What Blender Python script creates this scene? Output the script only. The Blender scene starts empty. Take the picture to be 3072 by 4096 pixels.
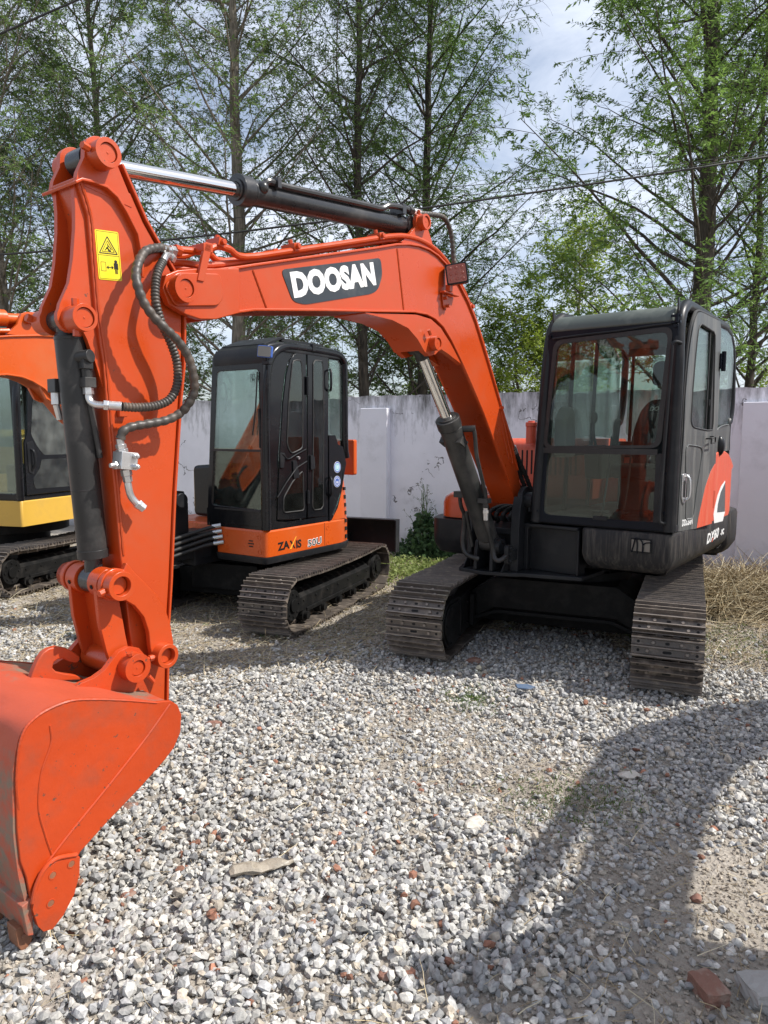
import bpy, bmesh, math, random
import numpy as np
from mathutils import Vector, Matrix
random.seed(7)
D = bpy.data
scene = bpy.context.scene
R = math.radians
PI = math.pi

# ------------------------------------------------------------------ camera
cam_d = D.cameras.new('camera')
cam = D.objects.new('camera', cam_d)
scene.collection.objects.link(cam)
cam.location = (0, 0, 1.5)
cam_d.sensor_fit = 'VERTICAL'
cam_d.sensor_height = 36.0
cam_d.lens = 36.0 * 2840 / 4096
cam_d.clip_start = 0.05
cam_d.clip_end = 2000
PITCH = math.atan((2048 - 1742) / 2840)
cam.rotation_euler = (PI / 2 - PITCH, R(-0.2), 0)
scene.camera = cam

# ------------------------------------------------------------------ sky, sun, exposure
SUN_EL, SUN_AZ = R(50), R(-8)          # azimuth measured from +X towards +Y
world = D.worlds.new('World')
scene.world = world
world.use_nodes = True
wn, wl = world.node_tree.nodes, world.node_tree.links
wn.clear()
w_out = wn.new('ShaderNodeOutputWorld')
w_bg = wn.new('ShaderNodeBackground')
w_bg.inputs['Strength'].default_value = 0.118
w_sky = wn.new('ShaderNodeTexSky')
w_sky.sky_type = 'NISHITA'
w_sky.sun_disc = False
w_sky.sun_elevation = SUN_EL
w_sky.sun_rotation = PI / 2 - SUN_AZ
w_sky.air_density = 1.0
w_sky.dust_density = 1.6
w_sky.ozone_density = 1.5
# thin white spring clouds over the sky
w_tc = wn.new('ShaderNodeTexCoord')
w_map = wn.new('ShaderNodeMapping')
w_map.inputs['Scale'].default_value = (1.0, 1.0, 2.6)
w_n1 = wn.new('ShaderNodeTexNoise')
w_n1.inputs['Scale'].default_value = 2.3
w_n1.inputs['Detail'].default_value = 9
w_n1.inputs['Roughness'].default_value = 0.62
w_n1.inputs['Distortion'].default_value = 0.5
w_cr = wn.new('ShaderNodeValToRGB')
w_cr.color_ramp.elements[0].position = 0.43
w_cr.color_ramp.elements[0].color = (0.26, 0.26, 0.26, 1)
w_cr.color_ramp.elements[1].position = 0.66
w_cr.color_ramp.elements[1].color = (0.95, 0.95, 0.95, 1)
w_mix = wn.new('ShaderNodeMix')
w_mix.data_type = 'RGBA'
w_mix.inputs['B'].default_value = (6.9, 7.4, 8.4, 1)
wl.new(w_tc.outputs['Generated'], w_map.inputs['Vector'])
wl.new(w_map.outputs['Vector'], w_n1.inputs['Vector'])
wl.new(w_n1.outputs['Fac'], w_cr.inputs['Fac'])
wl.new(w_cr.outputs['Color'], w_mix.inputs['Factor'])
wl.new(w_sky.outputs['Color'], w_mix.inputs['A'])
wl.new(w_mix.outputs['Result'], w_bg.inputs['Color'])
wl.new(w_bg.outputs['Background'], w_out.inputs['Surface'])

sun_d = D.lights.new('sun', 'SUN')
sun_d.energy = 5.0
sun_d.angle = R(0.55)
sun_d.color = (1.0, 0.965, 0.91)
sun = D.objects.new('sun', sun_d)
scene.collection.objects.link(sun)
sd = Vector((math.cos(SUN_EL) * math.cos(SUN_AZ), math.cos(SUN_EL) * math.sin(SUN_AZ), math.sin(SUN_EL)))
sun.rotation_euler = sd.to_track_quat('Z', 'Y').to_euler()
sun.location = (6, 0, 8)

scene.view_settings.view_transform = 'Standard'
scene.view_settings.look = 'None'
scene.view_settings.exposure = 0.36
scene.view_settings.gamma = 1.0
scene.render.resolution_x, scene.render.resolution_y = 768, 1024

# ------------------------------------------------------------------ materials
MATS = {}
def nodes_of(name):
    m = D.materials.new(name)
    m.use_nodes = True
    nt = m.node_tree
    return m, nt.nodes, nt.links, nt.nodes['Principled BSDF']

def paint(name, col, rough=0.4, metal=0.0, dirt=None, dirt_amt=0.35, dirt_scale=6.0, streak=False,
          bump=0.02, bump_scale=60.0, coat=0.0, var=0.12, rvar=0.12, spec=0.5, chips=0.0):
    """painted or bare surface: base colour with slow tone variation, blotches of dirt, fine bump"""
    m, n, l, p = nodes_of(name)
    tc = n.new('ShaderNodeTexCoord')
    mp = n.new('ShaderNodeMapping')
    l.new(tc.outputs['Object'], mp.inputs['Vector'])
    if streak:
        mp.inputs['Scale'].default_value = (6, 6, 0.55)
        mp.inputs['Rotation'].default_value = (0, R(12), 0)
    no = n.new('ShaderNodeTexNoise')
    no.inputs['Scale'].default_value = dirt_scale
    no.inputs['Detail'].default_value = 8
    no.inputs['Roughness'].default_value = 0.65
    l.new(mp.outputs['Vector'], no.inputs['Vector'])
    hs = n.new('ShaderNodeHueSaturation')
    n2 = n.new('ShaderNodeTexNoise')
    n2.inputs['Scale'].default_value = 2.2
    n2.inputs['Detail'].default_value = 3
    l.new(tc.outputs['Object'], n2.inputs['Vector'])
    mr = n.new('ShaderNodeMapRange')
    mr.inputs['From Min'].default_value = 0.3
    mr.inputs['From Max'].default_value = 0.7
    mr.inputs['To Min'].default_value = 1 - var
    mr.inputs['To Max'].default_value = 1 + var
    l.new(n2.outputs['Fac'], mr.inputs['Value'])
    l.new(mr.outputs['Result'], hs.inputs['Value'])
    hs.inputs['Color'].default_value = (*col, 1)
    last = hs.outputs['Color']
    rr = n.new('ShaderNodeMapRange')
    rr.inputs['From Min'].default_value = 0.3
    rr.inputs['From Max'].default_value = 0.7
    rr.inputs['To Min'].default_value = max(0.02, rough - rvar)
    rr.inputs['To Max'].default_value = min(1, rough + rvar)
    l.new(no.outputs['Fac'], rr.inputs['Value'])
    l.new(rr.outputs['Result'], p.inputs['Roughness'])
    if dirt:
        cr = n.new('ShaderNodeValToRGB')
        cr.color_ramp.elements[0].position = 0.5 if not streak else 0.46
        cr.color_ramp.elements[0].color = (0, 0, 0, 1)
        cr.color_ramp.elements[1].position = 0.75
        cr.color_ramp.elements[1].color = (dirt_amt, dirt_amt, dirt_amt, 1)
        l.new(no.outputs['Fac'], cr.inputs['Fac'])
        mx = n.new('ShaderNodeMix')
        mx.data_type = 'RGBA'
        mx.inputs['B'].default_value = (*dirt, 1)
        l.new(cr.outputs['Color'], mx.inputs['Factor'])
        l.new(last, mx.inputs['A'])
        last = mx.outputs['Result']
    if chips:
        nc = n.new('ShaderNodeTexNoise')
        nc.inputs['Scale'].default_value = 34
        nc.inputs['Detail'].default_value = 3
        nc.inputs['Roughness'].default_value = 0.75
        l.new(tc.outputs['Object'], nc.inputs['Vector'])
        # chips gather where the slow noise is high
        ma = n.new('ShaderNodeMath')
        ma.operation = 'MULTIPLY_ADD'
        ma.inputs[1].default_value = 0.30
        l.new(n2.outputs['Fac'], ma.inputs[0])
        l.new(nc.outputs['Fac'], ma.inputs[2])
        cc = n.new('ShaderNodeValToRGB')
        cc.color_ramp.elements[0].position = 0.90 - chips * 0.06
        cc.color_ramp.elements[1].position = 0.93 - chips * 0.06
        l.new(ma.outputs[0], cc.inputs['Fac'])
        mc = n.new('ShaderNodeMix')
        mc.data_type = 'RGBA'
        mc.inputs['B'].default_value = (0.13, 0.055, 0.035, 1)
        l.new(cc.outputs['Color'], mc.inputs['Factor'])
        l.new(last, mc.inputs['A'])
        last = mc.outputs['Result']
    l.new(last, p.inputs['Base Color'])
    p.inputs['Metallic'].default_value = metal
    p.inputs['Coat Weight'].default_value = coat
    p.inputs['Coat Roughness'].default_value = 0.12
    p.inputs['Specular IOR Level'].default_value = spec
    if bump:
        nb = n.new('ShaderNodeTexNoise')
        nb.inputs['Scale'].default_value = bump_scale
        nb.inputs['Detail'].default_value = 4
        l.new(tc.outputs['Object'], nb.inputs['Vector'])
        b = n.new('ShaderNodeBump')
        b.inputs['Strength'].default_value = bump * 8
        b.inputs['Distance'].default_value = 0.002
        l.new(nb.outputs['Fac'], b.inputs['Height'])
        l.new(b.outputs['Normal'], p.inputs['Normal'])
    MATS[name] = m
    return m

DUST = (0.36, 0.31, 0.26)
ORANGE = paint('orange_paint', (0.47, 0.056, 0.008), 0.32, dirt=(0.36, 0.085, 0.035), dirt_amt=0.40, dirt_scale=4.5, bump=0.03, bump_scale=22, chips=0.3, var=0.05)
ORANGE_OLD = paint('worn_orange_paint', (0.43, 0.048, 0.008), 0.42, dirt=(0.14, 0.06, 0.035), dirt_amt=0.45, dirt_scale=7, bump=0.16, bump_scale=16, chips=1.0, var=0.10)
ORANGE_LIGHT = paint('light_orange_paint', (0.54, 0.083, 0.010), 0.32, dirt=(0.4, 0.16, 0.06), dirt_amt=0.3, dirt_scale=3, var=0.05)
RED_ORANGE = paint('faded_red_paint', (0.60, 0.085, 0.04), 0.45, dirt=(0.55, 0.22, 0.14), dirt_amt=0.6, dirt_scale=5, streak=True, var=0.06)
YELLOW = paint('yellow_paint', (0.60, 0.36, 0.055), 0.4, dirt=(0.35, 0.22, 0.08), dirt_amt=0.3, var=0.05)
CHAR = paint('charcoal_paint', (0.015, 0.016, 0.018), 0.40, spec=0.22, dirt=(0.08, 0.075, 0.07), dirt_amt=0.30, dirt_scale=4, var=0.15)
CHAR_DUSTY = paint('dusty_charcoal_paint', (0.022, 0.022, 0.023), 0.5, spec=0.2, dirt=(0.24, 0.21, 0.175), dirt_amt=0.32, dirt_scale=8, streak=True, var=0.15)
CHAR_GREEN = paint('weathered_roof_paint', (0.060, 0.073, 0.063), 0.5, dirt=(0.2, 0.22, 0.19), dirt_amt=0.5, dirt_scale=5, var=0.12)
DOORGREY = paint('weathered_door_paint', (0.070, 0.074, 0.073), 0.5, dirt=(0.26, 0.25, 0.23), dirt_amt=0.6, dirt_scale=3, streak=True, var=0.12)
BLACK_GLOSS = paint('black_gloss_paint', (0.007, 0.0075, 0.009), 0.22, spec=0.3, dirt=(0.03, 0.028, 0.026), dirt_amt=0.3, dirt_scale=4, coat=0.12, bump=0)
NAVY = paint('dark_pillar_paint', (0.007, 0.009, 0.014), 0.35, spec=0.14, dirt=(0.02, 0.02, 0.022), dirt_amt=0.3, dirt_scale=4)
CYL_BLACK = paint('cylinder_black_paint', (0.022, 0.022, 0.023), 0.30, dirt=(0.12, 0.11, 0.10), dirt_amt=0.45, dirt_scale=5, coat=0.15)
CYL_GREY = paint('dusty_cylinder_paint', (0.024, 0.024, 0.024), 0.38, spec=0.35, dirt=(0.17, 0.155, 0.14), dirt_amt=0.45, dirt_scale=4)
RUBBER = paint('black_rubber', (0.016, 0.016, 0.016), 0.6, dirt=(0.09, 0.08, 0.07), dirt_amt=0.4, dirt_scale=12)
HOSE_MAT = paint('braided_hose', (0.055, 0.047, 0.040), 0.5, dirt=(0.16, 0.11, 0.075), dirt_amt=0.8, dirt_scale=9, bump=0.05)
TRACK_MAT = paint('worn_track_steel', (0.110, 0.092, 0.078), 0.45, metal=0.3, dirt=(0.34, 0.28, 0.22), dirt_amt=0.8, dirt_scale=14, bump=0.10, bump_scale=60, var=0.25)
TRACK_EDGE = paint('polished_grouser_edge', (0.23, 0.195, 0.165), 0.5, metal=0.25, dirt=(0.10, 0.08, 0.065), dirt_amt=0.75, dirt_scale=11, bump=0.05, var=0.2)
TRACK_DARK = paint('black_track_frame', (0.009, 0.009, 0.009), 0.5, spec=0.12, dirt=(0.06, 0.054, 0.048), dirt_amt=0.4, dirt_scale=7, bump=0.05)
BLACK = paint('black_void', (0.006, 0.006, 0.006), 0.8, bump=0)
CHROME = paint('chrome_rod', (0.78, 0.77, 0.75), 0.10, metal=1.0, rvar=0.03, bump=0, var=0.02)
ZINC = paint('zinc_fitting', (0.62, 0.62, 0.62), 0.33, metal=0.85, dirt=(0.3, 0.26, 0.2), dirt_amt=0.35, dirt_scale=20, bump=0.02)
WHITE_P = paint('white_decal', (0.78, 0.78, 0.76), 0.4, bump=0, var=0.02)
GREY_P = paint('grey_decal', (0.085, 0.092, 0.095), 0.4, bump=0, var=0.05)
DECAL_DARK = paint('dark_decal', (0.028, 0.034, 0.040), 0.38, dirt=(0.2, 0.2, 0.2), dirt_amt=0.25, dirt_scale=8, bump=0, var=0.06)
DECAL_YEL = paint('yellow_decal', (0.78, 0.62, 0.02), 0.4, bump=0, var=0.03)
BLUE_P = paint('blue_decal', (0.05, 0.11, 0.38), 0.4, bump=0)
BLACK_P = paint('black_decal', (0.012, 0.012, 0.012), 0.4, bump=0)
SEAT_MAT = paint('seat_fabric', (0.018, 0.019, 0.024), 0.85, bump=0.05, bump_scale=120)
TRIM = paint('cab_trim_plastic', (0.24, 0.235, 0.21), 0.6, var=0.05, bump=0)
TRIM_DARK = paint('dark_trim_plastic', (0.045, 0.047, 0.05), 0.6, var=0.05, bump=0)
STICKER_Y = paint('cab_sticker_yellow', (0.62, 0.52, 0.04), 0.5, bump=0)
RUST = paint('rusty_steel', (0.20, 0.085, 0.045), 0.6, dirt=(0.40, 0.13, 0.05), dirt_amt=0.7, dirt_scale=16, bump=0.12, bump_scale=40)
LENS_RED = paint('dusty_lamp_lens', (0.30, 0.085, 0.06), 0.3, dirt=(0.42, 0.22, 0.16), dirt_amt=0.5, dirt_scale=30, bump=0)
LENS_CLEAR = paint('lamp_lens', (0.20, 0.19, 0.165), 0.2, bump=0)

def glass(name, tint, refl=1.0, haze=0.03):
    """thin pane: clear tint, Fresnel mirror and a film of dust"""
    m, n, l, p = nodes_of(name)
    out = n['Material Output']
    tr = n.new('ShaderNodeBsdfTransparent')
    tr.inputs['Color'].default_value = (*tint, 1)
    gl = n.new('ShaderNodeBsdfGlossy')
    gl.inputs['Roughness'].default_value = 0.015
    gl.inputs['Color'].default_value = (0.95, 0.98, 0.98, 1)
    lw = n.new('ShaderNodeFresnel')
    lw.inputs['IOR'].default_value = 1.62
    mt = n.new('ShaderNodeMath')
    mt.operation = 'MULTIPLY'
    mt.inputs[1].default_value = 0.62 * refl
    mt.use_clamp = True
    l.new(lw.outputs['Fac'], mt.inputs[0])
    mx = n.new('ShaderNodeMixShader')
    l.new(mt.outputs[0], mx.inputs['Fac'])
    l.new(tr.outputs[0], mx.inputs[1])
    l.new(gl.outputs[0], mx.inputs[2])
    df = n.new('ShaderNodeBsdfDiffuse')
    df.inputs['Color'].default_value = (0.5, 0.52, 0.48, 1)
    tc = n.new('ShaderNodeTexCoord')
    no = n.new('ShaderNodeTexNoise')
    no.inputs['Scale'].default_value = 7
    no.inputs['Detail'].default_value = 6
    l.new(tc.outputs['Object'], no.inputs['Vector'])
    m2 = n.new('ShaderNodeMapRange')
    m2.inputs['From Min'].default_value = 0.35
    m2.inputs['From Max'].default_value = 0.75
    m2.inputs['To Min'].default_value = haze * 0.4
    m2.inputs['To Max'].default_value = haze * 2.2
    l.new(no.outputs['Fac'], m2.inputs['Value'])
    m3 = n.new('ShaderNodeMixShader')
    l.new(m2.outputs['Result'], m3.inputs['Fac'])
    l.new(mx.outputs[0], m3.inputs[1])
    l.new(df.outputs[0], m3.inputs[2])
    l.new(m3.outputs[0], out.inputs['Surface'])
    MATS[name] = m
    return m
GLASS = glass('cab_glass', (0.70, 0.77, 0.73), 1.0, 0.008)
GLASS_DARK = glass('tinted_glass', (0.50, 0.56, 0.52), 1.3, 0.015)

def attr_mat(name, attr='col', rough=0.8, transl=0.0, bump=0.0, bscale=200):
    m, n, l, p = nodes_of(name)
    a = n.new('ShaderNodeAttribute')
    a.attribute_name = attr
    p.inputs['Roughness'].default_value = rough
    tc = n.new('ShaderNodeTexCoord')
    if bump:
        no = n.new('ShaderNodeTexNoise')
        no.inputs['Scale'].default_value = bscale
        no.inputs['Detail'].default_value = 5
        l.new(tc.outputs['Object'], no.inputs['Vector'])
        b = n.new('ShaderNodeBump')
        b.inputs['Strength'].default_value = bump
        b.inputs['Distance'].default_value = 0.004
        l.new(no.outputs['Fac'], b.inputs['Height'])
        l.new(b.outputs['Normal'], p.inputs['Normal'])
        mr = n.new('ShaderNodeMapRange')
        mr.inputs['From Min'].default_value = 0.3
        mr.inputs['From Max'].default_value = 0.7
        mr.inputs['To Min'].default_value = 0.72
        mr.inputs['To Max'].default_value = 1.22
        l.new(no.outputs['Fac'], mr.inputs['Value'])
        mx = n.new('ShaderNodeMix')
        mx.data_type = 'RGBA'
        mx.blend_type = 'MULTIPLY'
        mx.inputs['Factor'].default_value = 1
        l.new(a.outputs['Color'], mx.inputs['A'])
        l.new(mr.outputs['Result'], mx.inputs['B'])
        l.new(mx.outputs['Result'], p.inputs['Base Color'])
    else:
        l.new(a.outputs['Color'], p.inputs['Base Color'])
    if transl:
        out = n['Material Output']
        t = n.new('ShaderNodeBsdfTranslucent')
        l.new(a.outputs['Color'], t.inputs['Color'])
        mx2 = n.new('ShaderNodeMixShader')
        mx2.inputs['Fac'].default_value = transl
        l.new(p.outputs[0], mx2.inputs[1])
        l.new(t.outputs[0], mx2.inputs[2])
        l.new(mx2.outputs[0], out.inputs['Surface'])
        p.inputs['Specular IOR Level'].default_value = 0.3
    MATS[name] = m
    return m
STONE_MAT = attr_mat('gravel_stone', rough=0.85, bump=0.5, bscale=90)
LEAF_MAT = attr_mat('leaf', rough=0.55, transl=0.45)
STRAW_MAT = attr_mat('straw', rough=0.7, transl=0.15)

# ------------------------------------------------------------------ mesh builder
def V(*a): return Vector(a)
def frame_from(d):
    d = d.normalized()
    up = Vector((0, 0, 1)) if abs(d.z) < 0.95 else Vector((1, 0, 0))
    s = d.cross(up).normalized()
    u = s.cross(d).normalized()
    return s, u

class MB:
    def __init__(self): self.v, self.f, self.m = [], [], []
    def add(self, vs, fs, mi=0):
        b = len(self.v)
        self.v += [tuple(x) for x in vs]
        self.f += [tuple(i + b for i in f) for f in fs]
        self.m += [mi] * len(fs)
        return self
    def box(self, x0, x1, y0, y1, z0, z1, mi=0, M=None):
        vs = [Vector((x, y, z)) for z in (z0, z1) for y in (y0, y1) for x in (x0, x1)]
        if M is not None: vs = [M @ v for v in vs]
        return self.add(vs, [(0, 2, 3, 1), (4, 5, 7, 6), (0, 1, 5, 4), (2, 6, 7, 3), (0, 4, 6, 2), (1, 3, 7, 5)], mi)
    def prism(self, poly, ax, a, b, mi=0, M=None):
        """poly: 2-D outline in the two axes other than ax, extruded from a to b along ax"""
        n = len(poly)
        def mk(p, k):
            if ax == 'y': q = Vector((p[0], k, p[1]))
            elif ax == 'x': q = Vector((k, p[0], p[1]))
            else: q = Vector((p[0], p[1], k))
            return M @ q if M is not None else q
        vs = [mk(p, a) for p in poly] + [mk(p, b) for p in poly]
        fs = [tuple(range(n))[::-1], tuple(range(n, 2 * n))]
        fs += [(i, (i + 1) % n, n + (i + 1) % n, n + i) for i in range(n)]
        return self.add(vs, fs, mi)
    def cyl(self, p0, p1, r, r1=None, seg=24, mi=0, cap=True):
        p0, p1 = Vector(p0), Vector(p1)
        r1 = r if r1 is None else r1
        s, u = frame_from(p1 - p0)
        vs = []
        for p, rr in ((p0, r), (p1, r1)):
            for i in range(seg):
                a = 2 * PI * i / seg
                vs.append(p + (s * math.cos(a) + u * math.sin(a)) * rr)
        fs = [(i, (i + 1) % seg, seg + (i + 1) % seg, seg + i) for i in range(seg)]
        if cap: fs += [tuple(range(seg))[::-1], tuple(range(seg, 2 * seg))]
        return self.add(vs, fs, mi)
    def ring(self, p0, p1, r, ri, seg=28, mi=0):
        """hollow bush"""
        p0, p1 = Vector(p0), Vector(p1)
        s, u = frame_from(p1 - p0)
        vs = []
        for p, rr in ((p0, r), (p1, r), (p1, ri), (p0, ri)):
            for i in range(seg):
                a = 2 * PI * i / seg
                vs.append(p + (s * math.cos(a) + u * math.sin(a)) * rr)
        fs = []
        for k in range(4):
            k2 = (k + 1) % 4
            fs += [(k * seg + i, k * seg + (i + 1) % seg, k2 * seg + (i + 1) % seg, k2 * seg + i) for i in range(seg)]
        return self.add(vs, fs, mi)
    def tube(self, pts, r, seg=10, mi=0, cap=True, radii=None):
        pts = [Vector(p) for p in pts]
        n = len(pts)
        vs, prev = [], None
        for k, p in enumerate(pts):
            d = (pts[min(k + 1, n - 1)] - pts[max(k - 1, 0)])
            if d.length < 1e-9: d = Vector((0, 0, 1))
            d.normalize()
            if prev is None: s, u = frame_from(d)
            else:
                s = prev - d * prev.dot(d)
                s = s.normalized() if s.length > 1e-6 else frame_from(d)[0]
                u = s.cross(d)
            prev = s
            rr = radii[k] if radii else r
            for i in range(seg):
                a = 2 * PI * i / seg
                vs.append(p + (s * math.cos(a) + u * math.sin(a)) * rr)
        fs = []
        for k in range(n - 1):
            fs += [(k * seg + i, k * seg + (i + 1) % seg, (k + 1) * seg + (i + 1) % seg, (k + 1) * seg + i) for i in range(seg)]
        if cap: fs += [tuple(range(seg))[::-1], tuple(range((n - 1) * seg, n * seg))]
        return self.add(vs, fs, mi)
    def sphere(self, c, r, mi=0, seg=10, rings=6, sc=(1, 1, 1)):
        c = Vector(c)
        vs = [c + Vector((0, 0, -r * sc[2]))]
        for j in range(1, rings):
            t = PI * j / rings - PI / 2
            for i in range(seg):
                a = 2 * PI * i / seg
                vs.append(c + Vector((r * sc[0] * math.cos(t) * math.cos(a), r * sc[1] * math.cos(t) * math.sin(a), r * sc[2] * math.sin(t))))
        vs.append(c + Vector((0, 0, r * sc[2])))
        fs = [(0, 1 + (i + 1) % seg, 1 + i) for i in range(seg)]
        for j in range(rings - 2):
            fs += [(1 + j * seg + i, 1 + j * seg + (i + 1) % seg, 1 + (j + 1) * seg + (i + 1) % seg, 1 + (j + 1) * seg + i) for i in range(seg)]
        e = len(vs) - 1
        fs += [(e, 1 + (rings - 2) * seg + i, 1 + (rings - 2) * seg + (i + 1) % seg) for i in range(seg)]
        return self.add(vs, fs, mi)
    def strip(self, line, ax, a, b, t, mi=0):
        """a plate of thickness t bent along a 2-D line, spanning a..b along ax"""
        n = len(line)
        L = [Vector(p) for p in line]
        off = []
        for i in range(n):
            d = L[min(i + 1, n - 1)] - L[max(i - 1, 0)]
            d.normalize()
            off.append(L[i] + Vector((-d.y, d.x)) * t)
        for i in range(n - 1):
            pass
        def mk(p, k):
            return Vector((p.x, k, p.y)) if ax == 'y' else Vector((k, p.x, p.y)) if ax == 'x' else Vector((p.x, p.y, k))
        vs = [mk(p, k) for k in (a, b) for p in L] + [mk(p, k) for k in (a, b) for p in off]
        o = 2 * n
        fs = []
        for i in range(n - 1):
            fs += [(i, i + 1, n + i + 1, n + i), (o + i, o + n + i, o + n + i + 1, o + i + 1),
                   (i, o + i, o + i + 1, i + 1), (n + i, n + i + 1, o + n + i + 1, o + n + i)]
        fs += [(0, n, o + n, o), (n - 1, o + n - 1, o + 2 * n - 1, 2 * n - 1)]
        return self.add(vs, fs, mi)
    def build(self, name, mats, parent=None, bevel=0.0, smooth=30, seg=2):
        me = D.meshes.new(name)
        me.from_pydata([tuple(v) for v in self.v], [], self.f)
        if not isinstance(mats, (list, tuple)): mats = [mats]
        for m in mats: me.materials.append(m)
        me.polygons.foreach_set('material_index', self.m)
        bm = bmesh.new()
        bm.from_mesh(me)
        bmesh.ops.recalc_face_normals(bm, faces=bm.faces)
        bm.to_mesh(me)
        bm.free()
        if smooth:
            me.polygons.foreach_set('use_smooth', [True] * len(me.polygons))
            me.set_sharp_from_angle(angle=R(smooth))
        me.update()
        o = D.objects.new(name, me)
        scene.collection.objects.link(o)
        if parent: o.parent = parent
        if bevel:
            b = o.modifiers.new('bevel', 'BEVEL')
            b.width = bevel
            b.segments = seg
            b.limit_method = 'ANGLE'
            b.angle_limit = R(40)
            b.harden_normals = True
        return o

def tag(o, label=None, cat=None, group=None, kind=None):
    if label: o['label'] = label
    if cat: o['category'] = cat
    if group: o['group'] = group
    if kind: o['kind'] = kind
    return o
def empty(name, loc, rz=0.0):
    o = D.objects.new(name, None)
    o.empty_display_size = 0.3
    o.location = loc
    o.rotation_euler = (0, 0, rz)
    scene.collection.objects.link(o)
    return o
def kids(o, table={}):
    return [c for c in scene.collection.objects if c.parent == o]
def copy_tree(o, parent=None):
    c = o.copy()
    scene.collection.objects.link(c)
    c.parent = parent
    for ch in kids(o): copy_tree(ch, c)
    return c
def smooth_path(pts, n=8):
    """Catmull-Rom through the points"""
    P = [Vector(p) for p in pts]
    P = [P[0] * 2 - P[1]] + P + [P[-1] * 2 - P[-2]]
    out = []
    for i in range(1, len(P) - 2):
        a, b, c, d = P[i - 1], P[i], P[i + 1], P[i + 2]
        for k in range(n):
            t = k / n
            out.append(0.5 * ((2 * b) + (c - a) * t + (2 * a - 5 * b + 4 * c - d) * t * t + (3 * b - a - 3 * c + d) * t ** 3))
    out.append(P[-2])
    return out
def round_poly(poly, r, seg=5):
    """round every corner of a 2-D outline"""
    n = len(poly)
    out = []
    for i in range(n):
        p = Vector(poly[i]); a = Vector(poly[i - 1]); b = Vector(poly[(i + 1) % n])
        da, db = (a - p), (b - p)
        ra = min(r, da.length * 0.45, db.length * 0.45)
        s, e = p + da.normalized() * ra, p + db.normalized() * ra
        for k in range(seg + 1):
            t = k / seg
            q = s * (1 - t) ** 2 + p * 2 * t * (1 - t) + e * t * t
            out.append((q.x, q.y))
    return out
def text_mesh(name, body, size, M, mat, parent, bold=0.0, shear=0.0, sx=1.0, ext=0.001, space=1.0):
    cu = D.curves.new(name, 'FONT')
    cu.body = body
    cu.size = size
    cu.offset = bold
    cu.shear = shear
    cu.extrude = ext
    cu.space_character = space
    cu.resolution_u = 3
    tmp = D.objects.new(name + '_curve', cu)
    scene.collection.objects.link(tmp)
    dg = bpy.context.evaluated_depsgraph_get()
    me = D.meshes.new_from_object(tmp.evaluated_get(dg))
    D.objects.remove(tmp)
    me.transform(M @ Matrix.Diagonal((sx, 1, 1, 1)))
    me.materials.clear()
    me.materials.append(mat)
    me.name = name
    o = D.objects.new(name, me)
    scene.collection.objects.link(o)
    o.parent = parent
    return o
def side_text_M(x, y, z, rot=0.0):
    """text standing in a plane facing +y of a machine, reading towards -x"""
    return Matrix.Translation((x, y, z)) @ Matrix(((-1, 0, 0, 0), (0, 0, 1, 0), (0, 1, 0, 0), (0, 0, 0, 1))) @ Matrix.Rotation(rot, 4, 'Z')
def bolt(mb, p, axis, r, h, mi=0):
    p = Vector(p); a = Vector(axis).normalized()
    mb.cyl(p, p + a * h, r, seg=6, mi=mi)
def boss(mb, x, z, y0, y1, r, mi=0, pin_r=None, cap=0.006):
    """welded bush along y with the pin end recessed / standing in it"""
    pr = pin_r or r * 0.62
    mb.ring((x, y0, z), (x, y1, z), r, pr + 0.002, mi=mi)
    mb.cyl((x, y0, z), (x, y1 - math.copysign(cap, y1 - y0), z), pr, seg=24, mi=mi)
    mb.cyl((x, y1 - math.copysign(cap, y1 - y0), z), (x, y1 - math.copysign(cap - 0.0015, y1 - y0), z), 0.004, seg=8, mi=mi)
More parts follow.
